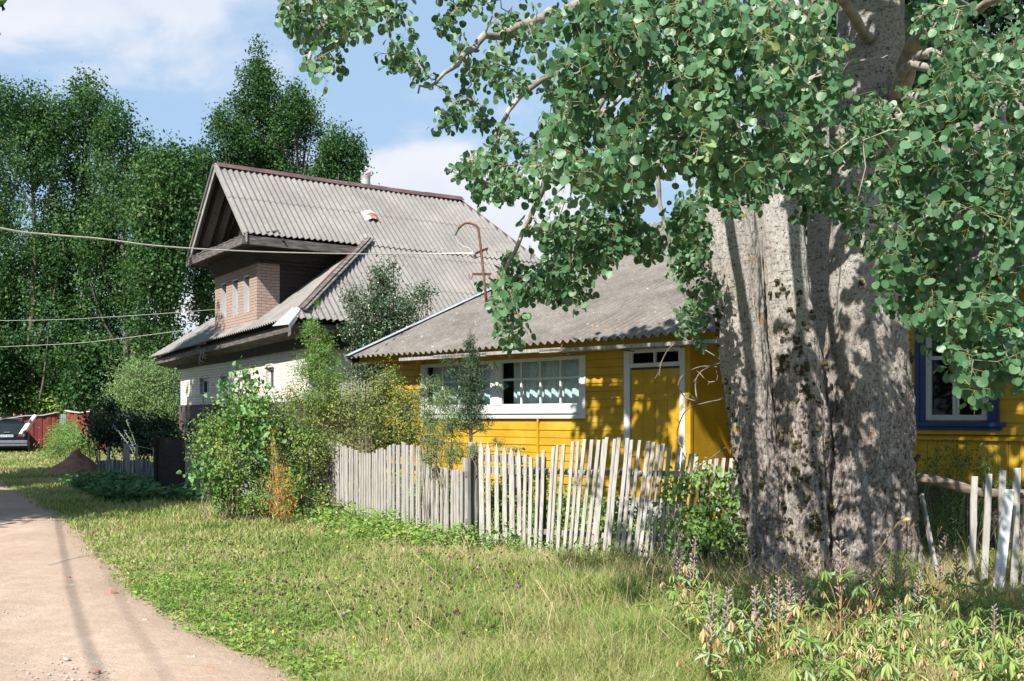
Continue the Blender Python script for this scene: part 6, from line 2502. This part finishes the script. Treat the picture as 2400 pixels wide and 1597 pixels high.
def build_car():
    Zc = 46.0
    xr = (57 - 1200) / 2400 * Zc          # right flank
    W_ = 1.72
    head = R(24)                           # points away along the road
    cx_ = xr - W_ / 2 * math.cos(head)
    root = empty('parked_car', (cx_, Zc, 0), head, 'dark green station wagon parked in the grass by the red fence, rear end showing', 'car')
    mcar, nt, N, L, b = newmat('dark_green_car_paint')
    nn = nnoise(nt, coords(nt), 3, 3)
    L.new(ramp(nt, nn, [(.3, (.003, .010, .014)), (.7, (.006, .016, .022))]), b.inputs['Base Color'])
    b.inputs['Roughness'].default_value = .38
    b.inputs['Specular IOR Level'].default_value = .3
    # side profile (y along car, rear at y=0; z); width factor
    prof = [(0.04, .42, .96), (0.0, .62, .985), (.02, .92, .98), (.06, 1.0, .95), (.24, 1.40, .80), (.42, 1.47, .76), (1.4, 1.52, .76), (2.4, 1.48, .75), (3.15, .98, .92), (4.2, .86, .92), (4.5, .70, .90), (4.52, .40, .90)]
    low = .28
    V, Fc = [], []
    hw = W_ / 2
    for (y, z, wf) in prof:
        V += [(-hw * wf, y, z), (hw * wf, y, z)]
    n = len(prof)
    for i in range(n - 1):
        Fc.append((2 * i, 2 * i + 1, 2 * i + 3, 2 * i + 2))
    # belt and sill lines for the flanks
    top = list(range(0, 2 * n, 2))
    ytab = [p[0] for p in prof]
    bl = []
    for s_, k0 in ((-1, 0), (1, 1)):
        b0 = len(V)
        for (y, z, wf) in prof:
            zz_ = min(z, .93)
            V.append((s_ * hw * (1.0 if 0.02 < y < 4.4 else .97), y, zz_ - .002))
        b1 = len(V)
        for (y, z, wf) in prof:
            V.append((s_ * hw * .97, y, low))
        for i in range(n - 1):
            q1 = (2 * i + k0, 2 * i + 2 + k0, b0 + i + 1, b0 + i)
            q2 = (b0 + i, b0 + i + 1, b1 + i + 1, b1 + i)
            Fc.append(q1 if s_ > 0 else q1[::-1])
            Fc.append(q2 if s_ > 0 else q2[::-1])
        bl.append((b0, b1))
    Fc.append((0, 1, bl[1][1], bl[0][1])[::-1])
    m = MB()
    m.add(V, Fc)
    m.build('body', mcar, root, bevel=.03)
    mg = mat_plain('tinted_car_glass', (.006, .008, .022), .2)
    m = MB()
    m.poly([(-.60, .085, 1.03), (.60, .085, 1.03), (.56, .228, 1.37), (-.56, .228, 1.37)], .01, (0, -1, .4))
    m.build('rear_window', mg, root)
    m = MB()
    for s_ in (-1, 1):
        for (ya, yb) in ((.45, 1.25), (1.32, 2.1), (2.17, 2.75)):
            p = [(s_ * (hw * .935), ya, 1.0), (s_ * (hw * .935), yb + .1, 1.0), (s_ * (hw * .79), yb, 1.40), (s_ * (hw * .79), ya + .06, 1.40)]
            m.poly(p, .015, (s_, 0, .2))
    m.build('side_window', mg, root)
    mr = mat_plain('tail_lamp_red', (.35, .02, .015), .2)
    for s_ in (-1, 1):
        m = MB()
        m.box((s_ * .60 - .14, -.015, .80), (s_ * .60 + .14, .04, .92))
        m.box((s_ * .60 + (.09 if s_ > 0 else -.13), -.018, .81), (s_ * .60 + (.13 if s_ > 0 else -.09), .03, .91))
        m.build('tail_lamp', mr, root)
    m = MB()
    m.box((-.84, -.10, .50), (.84, .10, .64))
    m.box((-.84, -.08, .38), (.84, .12, .498))
    m.build('bumper', mat_plain('silver_grey_plastic', (.17, .17, .20), .45), root, bevel=.02)
    m = MB()
    m.box((-.26, -.02, .79), (.26, -.002, .90))
    npl = m.build('number_plate', mat_plain('plate_white', (.7, .7, .68), .5), root)
    cu = bpy.data.curves.new('plate_text', 'FONT')
    cu.body = '1307 AMO'
    cu.size = .11
    cu.align_x = 'CENTER'
    cu.extrude = .001
    tmp = bpy.data.objects.new('lettering_curve', cu)
    col.objects.link(tmp)
    bpy.context.view_layer.update()
    tm = bpy.data.meshes.new_from_object(tmp.evaluated_get(bpy.context.evaluated_depsgraph_get()))
    bpy.data.objects.remove(tmp, do_unlink=True)
    to = link_mesh('lettering', tm, M['dark_iron'])
    to.rotation_euler = (R(90), 0, 0)
    to.location = (0, -.022, .81)
    to.parent = npl
    m = MB()
    for s_ in (-1, 1):
        m.tube([(s_ * .58, .45, 1.50), (s_ * .58, .5, 1.57), (s_ * .58, 2.2, 1.60), (s_ * .58, 2.3, 1.52)], .02, 6)
    m.tube([(-.6, .75, 1.60), (.6, .75, 1.60)], .02, 6)
    m.tube([(-.6, 1.9, 1.62), (.6, 1.9, 1.62)], .02, 6)
    m.build('roof_rack', M['dark_iron'], root)
    m = MB()
    m.box((-.12, -.01, 1.0), (.12, .03, 1.02))
    m.build('badge', M['zinc'], root)
    for y in (.85, 3.55):
        for s_ in (-1, 1):
            m = MB()
            m.tube([(s_ * .62, y, .31), (s_ * .84, y, .31)], .31, 20)
            wh = m.build('wheel', mat_plain('tyre_rubber', (.02, .02, .02), .8), root)
            m = MB()
            m.tube([(s_ * .83, y, .31), (s_ * .855, y, .31)], .19, 16)
            m.build('rim', M['zinc'], wh)


build_car()


# ================================================================== GRASS AND HERBS
HOUSES = [(YF, .0, 18.5, -.1, 10), (WF, .3, 10, .2, 11.2)]


def free(P_):
    ok = np.ones(len(P_), bool)
    for F, x0, x1, y0, y1 in HOUSES:
        d = P_[:, :2] - np.array([F.o.x, F.o.y])
        lx_ = d @ np.array([F.x.x, F.x.y])
        ly_ = d @ np.array([F.y.x, F.y.y])
        ok &= ~((lx_ > x0) & (lx_ < x1) & (ly_ > y0) & (ly_ < y1))
    return ok


def vnoise(x, y, s, seed=0.0):
    """cheap smooth 2-D noise, -1..1"""
    r = np.random.default_rng(int(seed * 10) + 5)
    out = np.zeros_like(x)
    for k_ in range(7):
        a = r.uniform(0, 2 * math.pi)
        fq_ = s * r.uniform(.6, 1.7)
        out += np.sin((x * math.cos(a) + y * math.sin(a)) * fq_ + r.uniform(0, 6.28))
    return out / 3.5


def grass_patch(n, y0, y1, x0f, x1f, hfun, wd, seed, lean=.8):
    r = np.random.default_rng(seed)
    u = r.random(n)
    y = y0 * (y1 / y0) ** u if y0 > 0 else y0 + (y1 - y0) * u
    x = x0f(y) + (x1f(y) - x0f(y)) * r.random(n)
    e = x - road_edge_x(y) - .10 * vnoise(x, y, 3.0, 3)
    keep = e > r.normal(size=n) * .13 + .05
    # thin, worn grass next to the road
    keep &= (r.random(n) < np.clip((e + .12) * 2.6, .10, 1))
    P_ = np.stack([x, y], 1)
    keep &= free(P_)
    x, y, e = x[keep], y[keep], e[keep]
    n = len(x)
    h = hfun(x, y, e, r) * r.uniform(.55, 1.25, n)
    ang = r.uniform(0, 2 * math.pi, n)
    ld = r.uniform(0, 2 * math.pi, n)
    lm_ = lean * h * r.random(n) ** .7 * 1.3
    w = wd * r.uniform(.6, 1.3, n) * (y / 8) ** .55
    bx, by = np.cos(ang) * w / 2, np.sin(ang) * w / 2
    lx_, ly_ = np.cos(ld) * lm_, np.sin(ld) * lm_
    z0 = np.full(n, -.005)
    v = np.stack([
        np.stack([x - bx, y - by, z0], 1), np.stack([x + bx, y + by, z0], 1),
        np.stack([x - bx * .8 + lx_ * .35, y - by * .8 + ly_ * .35, h * .55], 1), np.stack([x + bx * .8 + lx_ * .35, y + by * .8 + ly_ * .35, h * .55], 1),
        np.stack([x + lx_, y + ly_, h * (1 - .25 * (lm_ / (h + 1e-6)))], 1)], 1)
    f = np.array([(0, 1, 3), (0, 3, 2), (2, 3, 4)])[None] + (np.arange(n) * 5)[:, None, None]
    return v.reshape(-1, 3), f.reshape(-1, 3)


def mat_grass():
    m, nt, N, L, b = newmat('grass_blades')
    g_ = N.new('ShaderNodeNewGeometry')
    v = coords(nt)
    n1 = nnoise(nt, v, .55, 4, .6)
    n2 = nnoise(nt, v, 3.2, 3, .6)
    a = N.new('ShaderNodeMath')
    a.operation = 'MULTIPLY_ADD'
    L.new(n1, a.inputs[0])
    a.inputs[1].default_value = 1.7
    a.inputs[2].default_value = -.72
    a2 = N.new('ShaderNodeMath')
    a2.operation = 'MULTIPLY_ADD'
    L.new(g_.outputs['Random Per Island'], a2.inputs[0])
    a2.inputs[1].default_value = .62
    L.new(a.outputs[0], a2.inputs[2])
    a3 = N.new('ShaderNodeMath')
    a3.operation = 'MULTIPLY_ADD'
    L.new(n2, a3.inputs[0])
    a3.inputs[1].default_value = .50
    L.new(a2.outputs[0], a3.inputs[2])
    c = ramp(nt, a3.outputs[0], [(.12, (.06, .145, .03)), (.36, (.135, .24, .045)), (.60, (.26, .34, .085)), (.82, (.42, .40, .16)), (1.0, (.54, .45, .27))])
    L.new(c, b.inputs['Base Color'])
    b.inputs['Roughness'].default_value = .55
    b.inputs['Specular IOR Level'].default_value = .3
    t = N.new('ShaderNodeBsdfTranslucent')
    L.new(c, t.inputs['Color'])
    mx = N.new('ShaderNodeMixShader')
    mx.inputs[0].default_value = .35
    L.new(b.outputs[0], mx.inputs[1])
    L.new(t.outputs[0], mx.inputs[2])
    L.new(mx.outputs[0], N['Material Output'].inputs[0])
    return m


def hgt(x, y, e, r):
    base = .045 + .05 * np.clip(e / 2.5, 0, 1)
    tall = np.clip((x + 1.6 + .5 * vnoise(x, y, 1.4, 1)) / 2.2, 0, 1) * np.clip((12.2 - y) / 1.5, 0, 1)
    nf = np.clip(1 - np.abs(e - 3.9) / 1.2, 0, 1) * (y > 11)
    return base + .11 * tall + .12 * np.clip(vnoise(x, y, 2.6, 2), 0, 1) ** 1.5 * tall + .04 * nf


parts = []
parts.append(grass_patch(200000, 5.6, 13.5, lambda y: np.maximum(road_edge_x(y) - .1, -.52 * y - .3), lambda y: .53 * y + .4, hgt, .0065, 1))
parts.append(grass_patch(110000, 11.5, 36, lambda y: np.maximum(road_edge_x(y) - .1, -.53 * y), lambda y: np.minimum(.2 * y, -2.0 + .0 * y + (y < 22) * 6), lambda x, y, e, r: .07 + .10 * np.clip(e / 4, 0, 1) + .03 * np.clip(vnoise(x, y, 2, 6), 0, 1), .010, 2))
def clump_h(x, y, e, r):
    k = np.clip(vnoise(x, y, 3.4, 12) * 1.6 - .25, 0, 1) * np.clip((x + 2.2) / 1.5, 0, 1)
    return .03 + .30 * k


parts.append(grass_patch(60000, 6.0, 12.4, lambda y: np.maximum(road_edge_x(y) + .6, -.3 * y), lambda y: .53 * y + .3, clump_h, .006, 5, lean=.6))
parts.append(grass_patch(45000, 30, 60, lambda y: -.53 * y, lambda y: -.25 * y, lambda x, y, e, r: .18 + 0 * x, .020, 3))
# few blades on the crown of the road edge and tufts in the dirt
r = np.random.default_rng(99)
tx, ty_, tz = [], [], []
for (px, py, n, s_) in [(245, 1435, 220, .12), (225, 1405, 120, .09), (330, 1490, 110, .10), (355, 1532, 140, .10), (370, 1540, 60, .06), (440, 1500, 120, .1), (150, 1330, 60, .08), (200, 1360, 50, .1)]:
    c = gpt(px, py)
    x = c.x + r.normal(size=n) * s_ * 1.3
    y = c.y + r.normal(size=n) * s_ * .8
    h = r.uniform(.015, .045, n)
    ang = r.uniform(0, 6.28, n)
    w = .006
    lx_, ly_ = r.normal(size=n) * .02, r.normal(size=n) * .02
    vv = np.stack([np.stack([x - np.cos(ang) * w / 2, y - np.sin(ang) * w / 2, h * 0 + .02], 1), np.stack([x + np.cos(ang) * w / 2, y + np.sin(ang) * w / 2, h * 0 + .02], 1),
                   np.stack([x + lx_ * .4, y + ly_ * .4, h * .6 + .02], 1), np.stack([x + lx_ * .41, y + ly_ * .4, h * .6 + .02], 1), np.stack([x + lx_, y + ly_, h + .02], 1)], 1)
    f = np.array([(0, 1, 3), (0, 3, 2), (2, 3, 4)])[None] + (np.arange(n) * 5)[:, None, None]
    parts.append((vv.reshape(-1, 3), f.reshape(-1, 3)))
v, f = merge(parts)
M['grass'] = mat_grass()
tag(np_mesh('grass', v, f, M['grass']), 'mown and rough meadow grass between the dirt road and the fences', 'grass', kind='stuff')


# ---- broad-leaved herbs in the sward and along the fence foot
def herbs(name, label, n, yr, xf, hr, leafr, mat, seed, T=T_BROAD, dens=None, upr=.7):
    r = np.random.default_rng(seed)
    u = r.random(n)
    y = yr[0] * (yr[1] / yr[0]) ** u
    a, b = xf(y)
    x = a + (b - a) * r.random(n)
    e = x - road_edge_x(y)
    keep = e > .15
    if dens is not None:
        keep &= r.random(n) < dens(x, y)
    keep &= free(np.stack([x, y], 1))
    x, y = x[keep], y[keep]
    n = len(x)
    k_ = 7
    h = r.uniform(hr[0], hr[1], n) * (1 + .4 * vnoise(x, y, 2.0, seed))
    px_ = np.repeat(x, k_) + r.normal(size=n * k_) * .03
    py_ = np.repeat(y, k_) + r.normal(size=n * k_) * .03
    pz_ = np.maximum(.01, np.repeat(h, k_) * r.random(n * k_))
    out = norm(np.stack([r.normal(size=n * k_), r.normal(size=n * k_), np.full(n * k_, upr) * r.uniform(-.3, 1, n * k_)], 1))
    nr = norm(np.stack([r.normal(size=n * k_) * .5, r.normal(size=n * k_) * .5 - .2, np.ones(n * k_)], 1))
    v, f = scatter(T, np.stack([px_, py_, pz_], 1), out, nr, r.uniform(leafr[0], leafr[1], n * k_))
    o = np_mesh(name, v, f, mat)
    return tag(o, label, 'herbs', kind='stuff')


herbs('low_herbs', 'low clover and plantain leaves mixed into the lawn', 9000, (6, 14), lambda y: (road_edge_x(y), .53 * y), (.03, .12), (.02, .045), M['herb'], 51)
herbs('meadow_herbs', 'leafy wild herbs in the tall grass before the fence', 5200, (6.2, 12), lambda y: (-1.0 + 0 * y, .53 * y), (.04, .20), (.02, .05), M['herb'], 52, T=T_NARROW, dens=lambda x, y: np.clip(.2 + (x + 1) / 2.5, .05, 1))


def fence_dens(x, y):
    # distance in front of the fence line
    d1 = (x - A.x) * (-dirL.y) + (y - A.y) * dirL.x
    d = np.abs(-(x - A.x) * dirL.y + (y - A.y) * dirL.x)
    return np.clip(1.15 - d / 1.2, 0, 1)


herbs('nettle_border', 'yellow-green ground elder and nettles along the foot of the fence', 8000, (12.2, 22), lambda y: (-.30 * y - .3, -.02 * y + .3), (.08, .34), (.03, .075), M['herb'], 53, dens=fence_dens)
herbs('burdock_patch', 'dark nettles and burdock in the shade before the gates', 3000, (19.5, 27), lambda y: (-.44 * y, -.28 * y), (.10, .38), (.08, .15), M['herb_dark'], 54, dens=lambda x, y: np.clip(.4 + 1.3 * vnoise(x, y, .8, 8), 0, 1) * ((x - road_edge_x(y)) > 1.6))
herbs('gate_foot_herbs', 'bright weeds under the right pickets and the gate', 4600, (10.4, 13.2), lambda y: (-.10 * y, .23 * y), (.05, .30), (.022, .055), M['vine'], 55, dens=lambda x, y: .6 * np.clip(1.1 - np.abs(y - (12.3 - .5 * x)) / .6, 0, 1))


# ---- dark dried knapweed and clover heads on thin stems, plus purple and yellow flowers
def flowerheads(name, label, n, yr, xf, hr, hs, mat, seed, stem=True):
    r = random.Random(seed)
    m = MB()
    ms = MB()
    for _ in range(n):
        y = yr[0] + (yr[1] - yr[0]) * r.random() ** 1.3
        a, b = xf(y)
        x = a + (b - a) * r.random()
        if mnoise.noise(Vector((x * .9, y * .9, seed))) < -.1:
            continue
        if x - float(road_edge_x(y)) < .4:
            continue
        h = r.uniform(*hr)
        lx_, ly_ = r.gauss(0, .05), r.gauss(0, .05)
        c = Vector((x + lx_, y + ly_, h))
        s_ = hs * r.uniform(.7, 1.25)
        vs = []
        for j in range(3):
            ph = (j + .6) / 3.4 * math.pi
            for k_ in range(6):
                a_ = k_ * math.pi / 3
                q_ = s_ * (1 + r.uniform(-.3, .3))
                vs.append((c.x + q_ * math.sin(ph) * math.cos(a_), c.y + q_ * math.sin(ph) * math.sin(a_), c.z + q_ * math.cos(ph)))
        fs = [(j * 6 + k_, (j + 1) * 6 + k_, (j + 1) * 6 + (k_ + 1) % 6, j * 6 + (k_ + 1) % 6) for j in range(2) for k_ in range(6)]
        fs += [tuple(range(6)), tuple(reversed(range(12, 18)))]
        m.add(vs, fs)
        ms.tube([(x, y, 0), (x + lx_ * .3, y + ly_ * .3, h * .6), c], .0017, 3, cap=False)
    b0 = len(m.v)
    nf_h = len(m.f)
    m.add(ms.v, ms.f)
    o = m.build(name, [mat, M['green_stem']])
    for i, p in enumerate(o.data.polygons):
        if i >= nf_h:
            p.material_index = 1
    return tag(o, label, 'flowers', kind='stuff')


md_ = mat_plain('dried_flower_head', (.055, .032, .026), .9)
mp_ = mat_plain('purple_floret', (.36, .14, .38), .6)
my_ = mat_plain('yellow_floret', (.75, .50, .03), .6)
flowerheads('dried_flower_heads', 'dark dried knapweed and clover heads dotted over the tall grass', 620, (6.8, 11.8), lambda y: (-.32 * y, .16 * y), (.16, .38), .0105, md_, 61)
flowerheads('purple_flowers', 'scattered purple knapweed flowers in the meadow', 34, (7, 12.3), lambda y: (-.2 * y, .3 * y), (.2, .42), .011, mp_, 62)
flowerheads('yellow_flowers', 'scattered small yellow flowers in the short grass', 60, (7, 14), lambda y: (-.3 * y, .1 * y), (.05, .2), .009, my_, 63)
# straw-coloured dry grass stalks
r = random.Random(4)
m = MB()
for _ in range(520):
    y = r.uniform(6.5, 11.6)
    x = r.uniform(-.16 * y, .53 * y)
    h = r.uniform(.22, .50)
    dx, dy = r.gauss(0, .12), r.gauss(0, .10)
    m.tube([(x, y, 0), (x + dx * .35, y + dy * .35, h * .6), (x + dx, y + dy, h)], [.0022, .0018, .003], 3, cap=False)
for _ in range(700):
    x = r.gauss(3.0, .75)
    y = r.gauss(9.1, .28)
    h = r.uniform(.12, .45)
    dx, dy = r.gauss(0, .16), r.gauss(0, .10)
    m.tube([(x, y, 0), (x + dx * .35, y + dy * .35, h * .6), (x + dx, y + dy, h)], [.002, .0018, .001], 3, cap=False)
tag(m.build('dry_stalks', mat_noise('straw', [(.3, (.34, .24, .12)), (.7, (.56, .46, .27))], 3, rough=.8, bmp=0)), 'straw-coloured dry grass stalks round the aspen foot and in the meadow', 'grass', kind='stuff')
m = MB()
r = random.Random(44)
for _ in range(2600):
    y = 6.2 + 7.5 * r.random()
    x = r.uniform(max(-.5 * y, float(road_edge_x(y)) + .1), .53 * y)
    if mnoise.noise(Vector((x * .8, y * .8, 2.2))) < 0:
        continue
    a = r.uniform(0, 6.28)
    L_ = r.uniform(.04, .16)
    z = r.uniform(.01, .06)
    m.tube([(x, y, z), (x + math.cos(a) * L_ * .5, y + math.sin(a) * L_ * .5, z + r.uniform(.005, .04)), (x + math.cos(a) * L_, y + math.sin(a) * L_, z)], [.0018, .0022, .0012], 3, cap=False)
tag(m.build('straw_litter', bpy.data.materials['straw']), 'bleached broken straw lying matted in the lawn', 'grass', kind='stuff')
# the tall dry stalk before the trunk
m = MB()
c = gpt(1985, 1440)
pts = [px2w(1985, 1440, 8.5), px2w(2010, 1370, 8.5), px2w(2060, 1290, 8.5), px2w(2100, 1233, 8.5), px2w(2110, 1225, 8.5)]
m.tube(spline(pts), .0065, 6)
pts2 = [px2w(2104, 1232, 8.5), px2w(2112, 1223, 8.5), px2w(2122, 1219, 8.5), px2w(2132, 1219, 8.5)]
m.tube(spline(pts2), [.008] + [.017] * 20 + [.012] * 3 + [.006], 8)
tag(m.build('dry_stalk', mat_noise('ochre_stalk', [(.3, (.40, .27, .12)), (.7, (.56, .40, .20))], 8, bmp=.1)), 'single tall ochre grass stalk leaning right before the thick trunk', 'plant')


# ---- lupines
def lupine(seed, spike=True, wilt=.3, tall=.55):
    r = random.Random(seed)
    root = empty('lupine', (0, 0, 0), 0, 'lupine', 'plant')
    st = MB()
    lf = {'lupine_green': [], 'lupine_pale': [], 'lupine_brown': []}
    nl = r.randint(9, 14)
    for i in range(nl):
        a = i * 2.4 + r.uniform(-.3, .3)
        z = r.uniform(.08, tall * .75)
        Lp = r.uniform(.08, .20)
        b0 = Vector((0, 0, z * .6))
        hub = Vector((math.cos(a) * Lp, math.sin(a) * Lp, z + r.uniform(.02, .10)))
        st.tube([b0, b0.lerp(hub, .5) + Vector((0, 0, .02)), hub], .0028, 4, cap=False)
        kind = 'lupine_brown' if r.random() < wilt * 1.15 else ('lupine_pale' if r.random() < .3 else 'lupine_green')
        droop = r.uniform(.2, 1.9) if kind != 'lupine_brown' else r.uniform(1.6, 3.5)
        nk = r.randint(8, 10)
        sz = r.uniform(.06, .105) * (.75 if kind == 'lupine_brown' else 1)
        for k_ in range(nk):
            t = 2 * math.pi * k_ / nk
            if r.random() < .18:
                continue
            t += r.uniform(-.25, .25)
            tip = Vector((math.cos(t), math.sin(t), .25 - droop * r.uniform(.5, 1.4) + r.uniform(-.3, .3)))
            nn = Vector((-math.cos(t) * droop * .6, -math.sin(t) * droop * .6, 1)) * -1 if False else Vector((math.cos(t) * droop * .5, math.sin(t) * droop * .5, 1))
            lf[kind].append((hub, tip, nn + Vector((r.gauss(0, .3), r.gauss(0, .3), 0)), sz * r.uniform(.6, 1.15)))
    H_ = tall * r.uniform(.9, 1.15)
    lean = Vector((r.gauss(0, .04), r.gauss(0, .04), 0))
    st.tube([(0, 0, 0), lean * .4 + Vector((0, 0, H_ * .5)), lean + Vector((0, 0, H_))], [.006, .005, .0035], 6)
    st.build('stem', M['dry_stem'] if spike else M['green_stem'], root)
    T_lup = (np.array([(0, 0, 0), (.12, .5, .05), (.09, .8, .0), (0, 1, -.16), (-.09, .8, .0), (-.12, .5, .05)], float), np.array([(0, 1, 2), (0, 2, 3), (0, 3, 4), (0, 4, 5)], int))
    for kind, arr in lf.items():
        if arr:
            v, f = scatter(T_lup, np.array([tuple(a[0]) for a in arr]), np.array([tuple(a[1]) for a in arr]), np.array([tuple(a[2]) for a in arr]), np.array([a[3] for a in arr]))
            np_mesh('leaves', v, f, M[kind], root)
    if spike:
        pm = MB()
        n = 26
        for i in range(n):
            t = i / n
            z = H_ * (.55 + .45 * t)
            a = i * 2.4
            c = lean * t + Vector((0, 0, z))
            d = Vector((math.cos(a), math.sin(a), .75)).normalized()
            Lq = .050 * (1 - .35 * t) * r.uniform(.8, 1.2)
            p0 = c + d * .008
            p1 = c + d * Lq + Vector((0, 0, .006))
            pm.tube([p0, p0.lerp(p1, .35), p0.lerp(p1, .75), p1], [.002, .0062, .0055, .0012], 5)
        pm.build('seed_pods', M['pod'], root, smooth=True)
    return root


protos = [lupine(1, True, .3, .66), lupine(2, True, .5, .60), lupine(3, False, .3, .42), lupine(4, False, .7, .38), lupine(5, True, .2, .74), lupine(6, False, .15, .46)]


def copy_tree(o, parent=None):
    c = o.copy()
    col.objects.link(c)
    c.parent = parent
    for ch in o.children:
        copy_tree(ch, c)
    return c


LOOK = {0: 'lupine with tall grey pod spike', 1: 'drying lupine with short pod spike', 2: 'podless lupine, drooping green leaves', 3: 'podless lupine, withered brown leaves',
        4: 'fresh-leaved lupine with longest pod spike', 5: 'podless lupine, fresh pale leaves'}


def lup_place(px, py):
    row = 'at the bottom edge' if py > 1590 else ('mid bed' if py > 1500 else 'in the back row')
    colm = ('left of the aspen' if px < 1740 else 'before the left aspen stem' if px < 1850 else 'before the middle aspen stem' if px < 1940 else 'before the thick right stem' if px < 2050 else 'right of the thick stem' if px < 2150
            else 'before the leaning plank' if px < 2260 else 'before the white plank' if px < 2370 else 'in the right corner')
    return row + ', ' + colm


spots = []
# spiked ones where the photograph has them (foot pixel, height pixel)
for (px, py, pr) in [(1775, 1500, 0), (1970, 1570, 4), (2040, 1530, 4), (2195, 1500, 0), (2330, 1610, 1), (2245, 1470, 1), (1590, 1440, 1), (1620, 1500, 0), (2110, 1600, 1), (1860, 1500, 1)]:
    spots.append((px, py, pr))
rl = random.Random(17)
for _ in range(86):
    px = rl.uniform(1650, 2430)
    py = 1690 - 225 * rl.random() ** .85
    spots.append((px, py, rl.choice([2, 3, 5, 2, 3, 1])))
for _ in range(6):
    spots.append((rl.uniform(1560, 1760), rl.uniform(1480, 1620), rl.choice([2, 5])))
used = set()
for (px, py, pr) in spots:
    g_ = gpt(px, py)
    if pr not in used:
        o = protos[pr]
        used.add(pr)
    else:
        o = copy_tree(protos[pr])
    o.location = g_
    o.rotation_euler = (0, 0, rl.uniform(0, 6.28))
    s_ = rl.uniform(.8, 1.12)
    o.scale = (s_, s_, s_)
    sp_ = pr in (0, 1, 4)
    tag(o, LOOK[pr] + ' ' + lup_place(px, py), 'plant', 'lupines with seed pods' if sp_ else 'lupines without seed pods')

# ---- stones and brick crumbs on the road
r = random.Random(8)
mbst = mat_noise('brick_crumb', [(.3, (.30, .11, .07)), (.7, (.46, .22, .14))], 20, rough=.9, bmp=.4)
mgst = mat_noise('grey_stone', [(.3, (.22, .19, .17)), (.7, (.45, .41, .37))], 20, rough=.9, bmp=.4)


def pebble(m, c, s_, r):
    seg = 7
    vs = []
    for j in range(1, 4):
        ph = j / 4 * math.pi
        for k_ in range(seg):
            a = 2 * math.pi * k_ / seg
            q_ = s_ * r.uniform(.7, 1.2)
            vs.append((c.x + q_ * math.sin(ph) * math.cos(a), c.y + q_ * .8 * math.sin(ph) * math.sin(a), max(.0, c.z + q_ * .6 * math.cos(ph))))
    fs = [(j * seg + k_, (j + 1) * seg + k_, (j + 1) * seg + (k_ + 1) % seg, j * seg + (k_ + 1) % seg) for j in range(2) for k_ in range(seg)]
    fs += [tuple(range(seg)), tuple(reversed(range(2 * seg, 3 * seg)))]
    m.add(vs, fs)


for (px, py, s_, kind, lab) in [(160, 1364, .035, 0, 'brown brick lump on the road, upper of the pair beside the cable shadow'), (171, 1382, .035, 1, 'grey stone on the road, lower of the pair beside the cable shadow'), (264, 1398, .045, 0, 'orange brick lump at the grassy road edge'),
                                (303, 1420, .03, 1, 'pale stone against the road edge below the orange brick lump'), (342, 1464, .035, 1, 'grey stone between the edge tufts'), (448, 1555, .04, 1, 'dark grey stone near the lower end of the road edge'),
                                (157, 1556, .03, 1, 'lone grey stone in the middle of the road at the bottom'), (228, 1586, .028, 0, 'small orange brick crumb at the bottom edge of the road'), (492, 1580, .035, 0, 'orange brick piece where the grass meets the road at the bottom')]:
    m = MB()
    c = gpt(px, py)
    c.z = s_ * .35 + .02
    pebble(m, c, s_, r)
    tag(m.build('stone', mbst if kind == 0 else mgst), lab, 'stone', 'stones lying on the dirt road')
m = MB()
for _ in range(3200):
    y = 5.8 + 18 * r.random() ** 1.8
    x = float(road_edge_x(y)) + .1 - abs(r.gauss(0, 1.3))
    pebble(m, Vector((x, y, .022)), r.uniform(.004, .013), r)
tag(m.build('gravel', mgst), 'loose pebbles scattered over the dirt road', 'gravel', kind='stuff')
m = MB()
for _ in range(160):
    y = 5.8 + 14 * r.random() ** 1.6
    x = float(road_edge_x(y)) + .12 - abs(r.gauss(0, .5))
    pebble(m, Vector((x, y, .022)), r.uniform(.006, .015), r)
tag(m.build('brick_crumbs', mbst), 'orange brick crumbs along the road edge', 'gravel', kind='stuff')
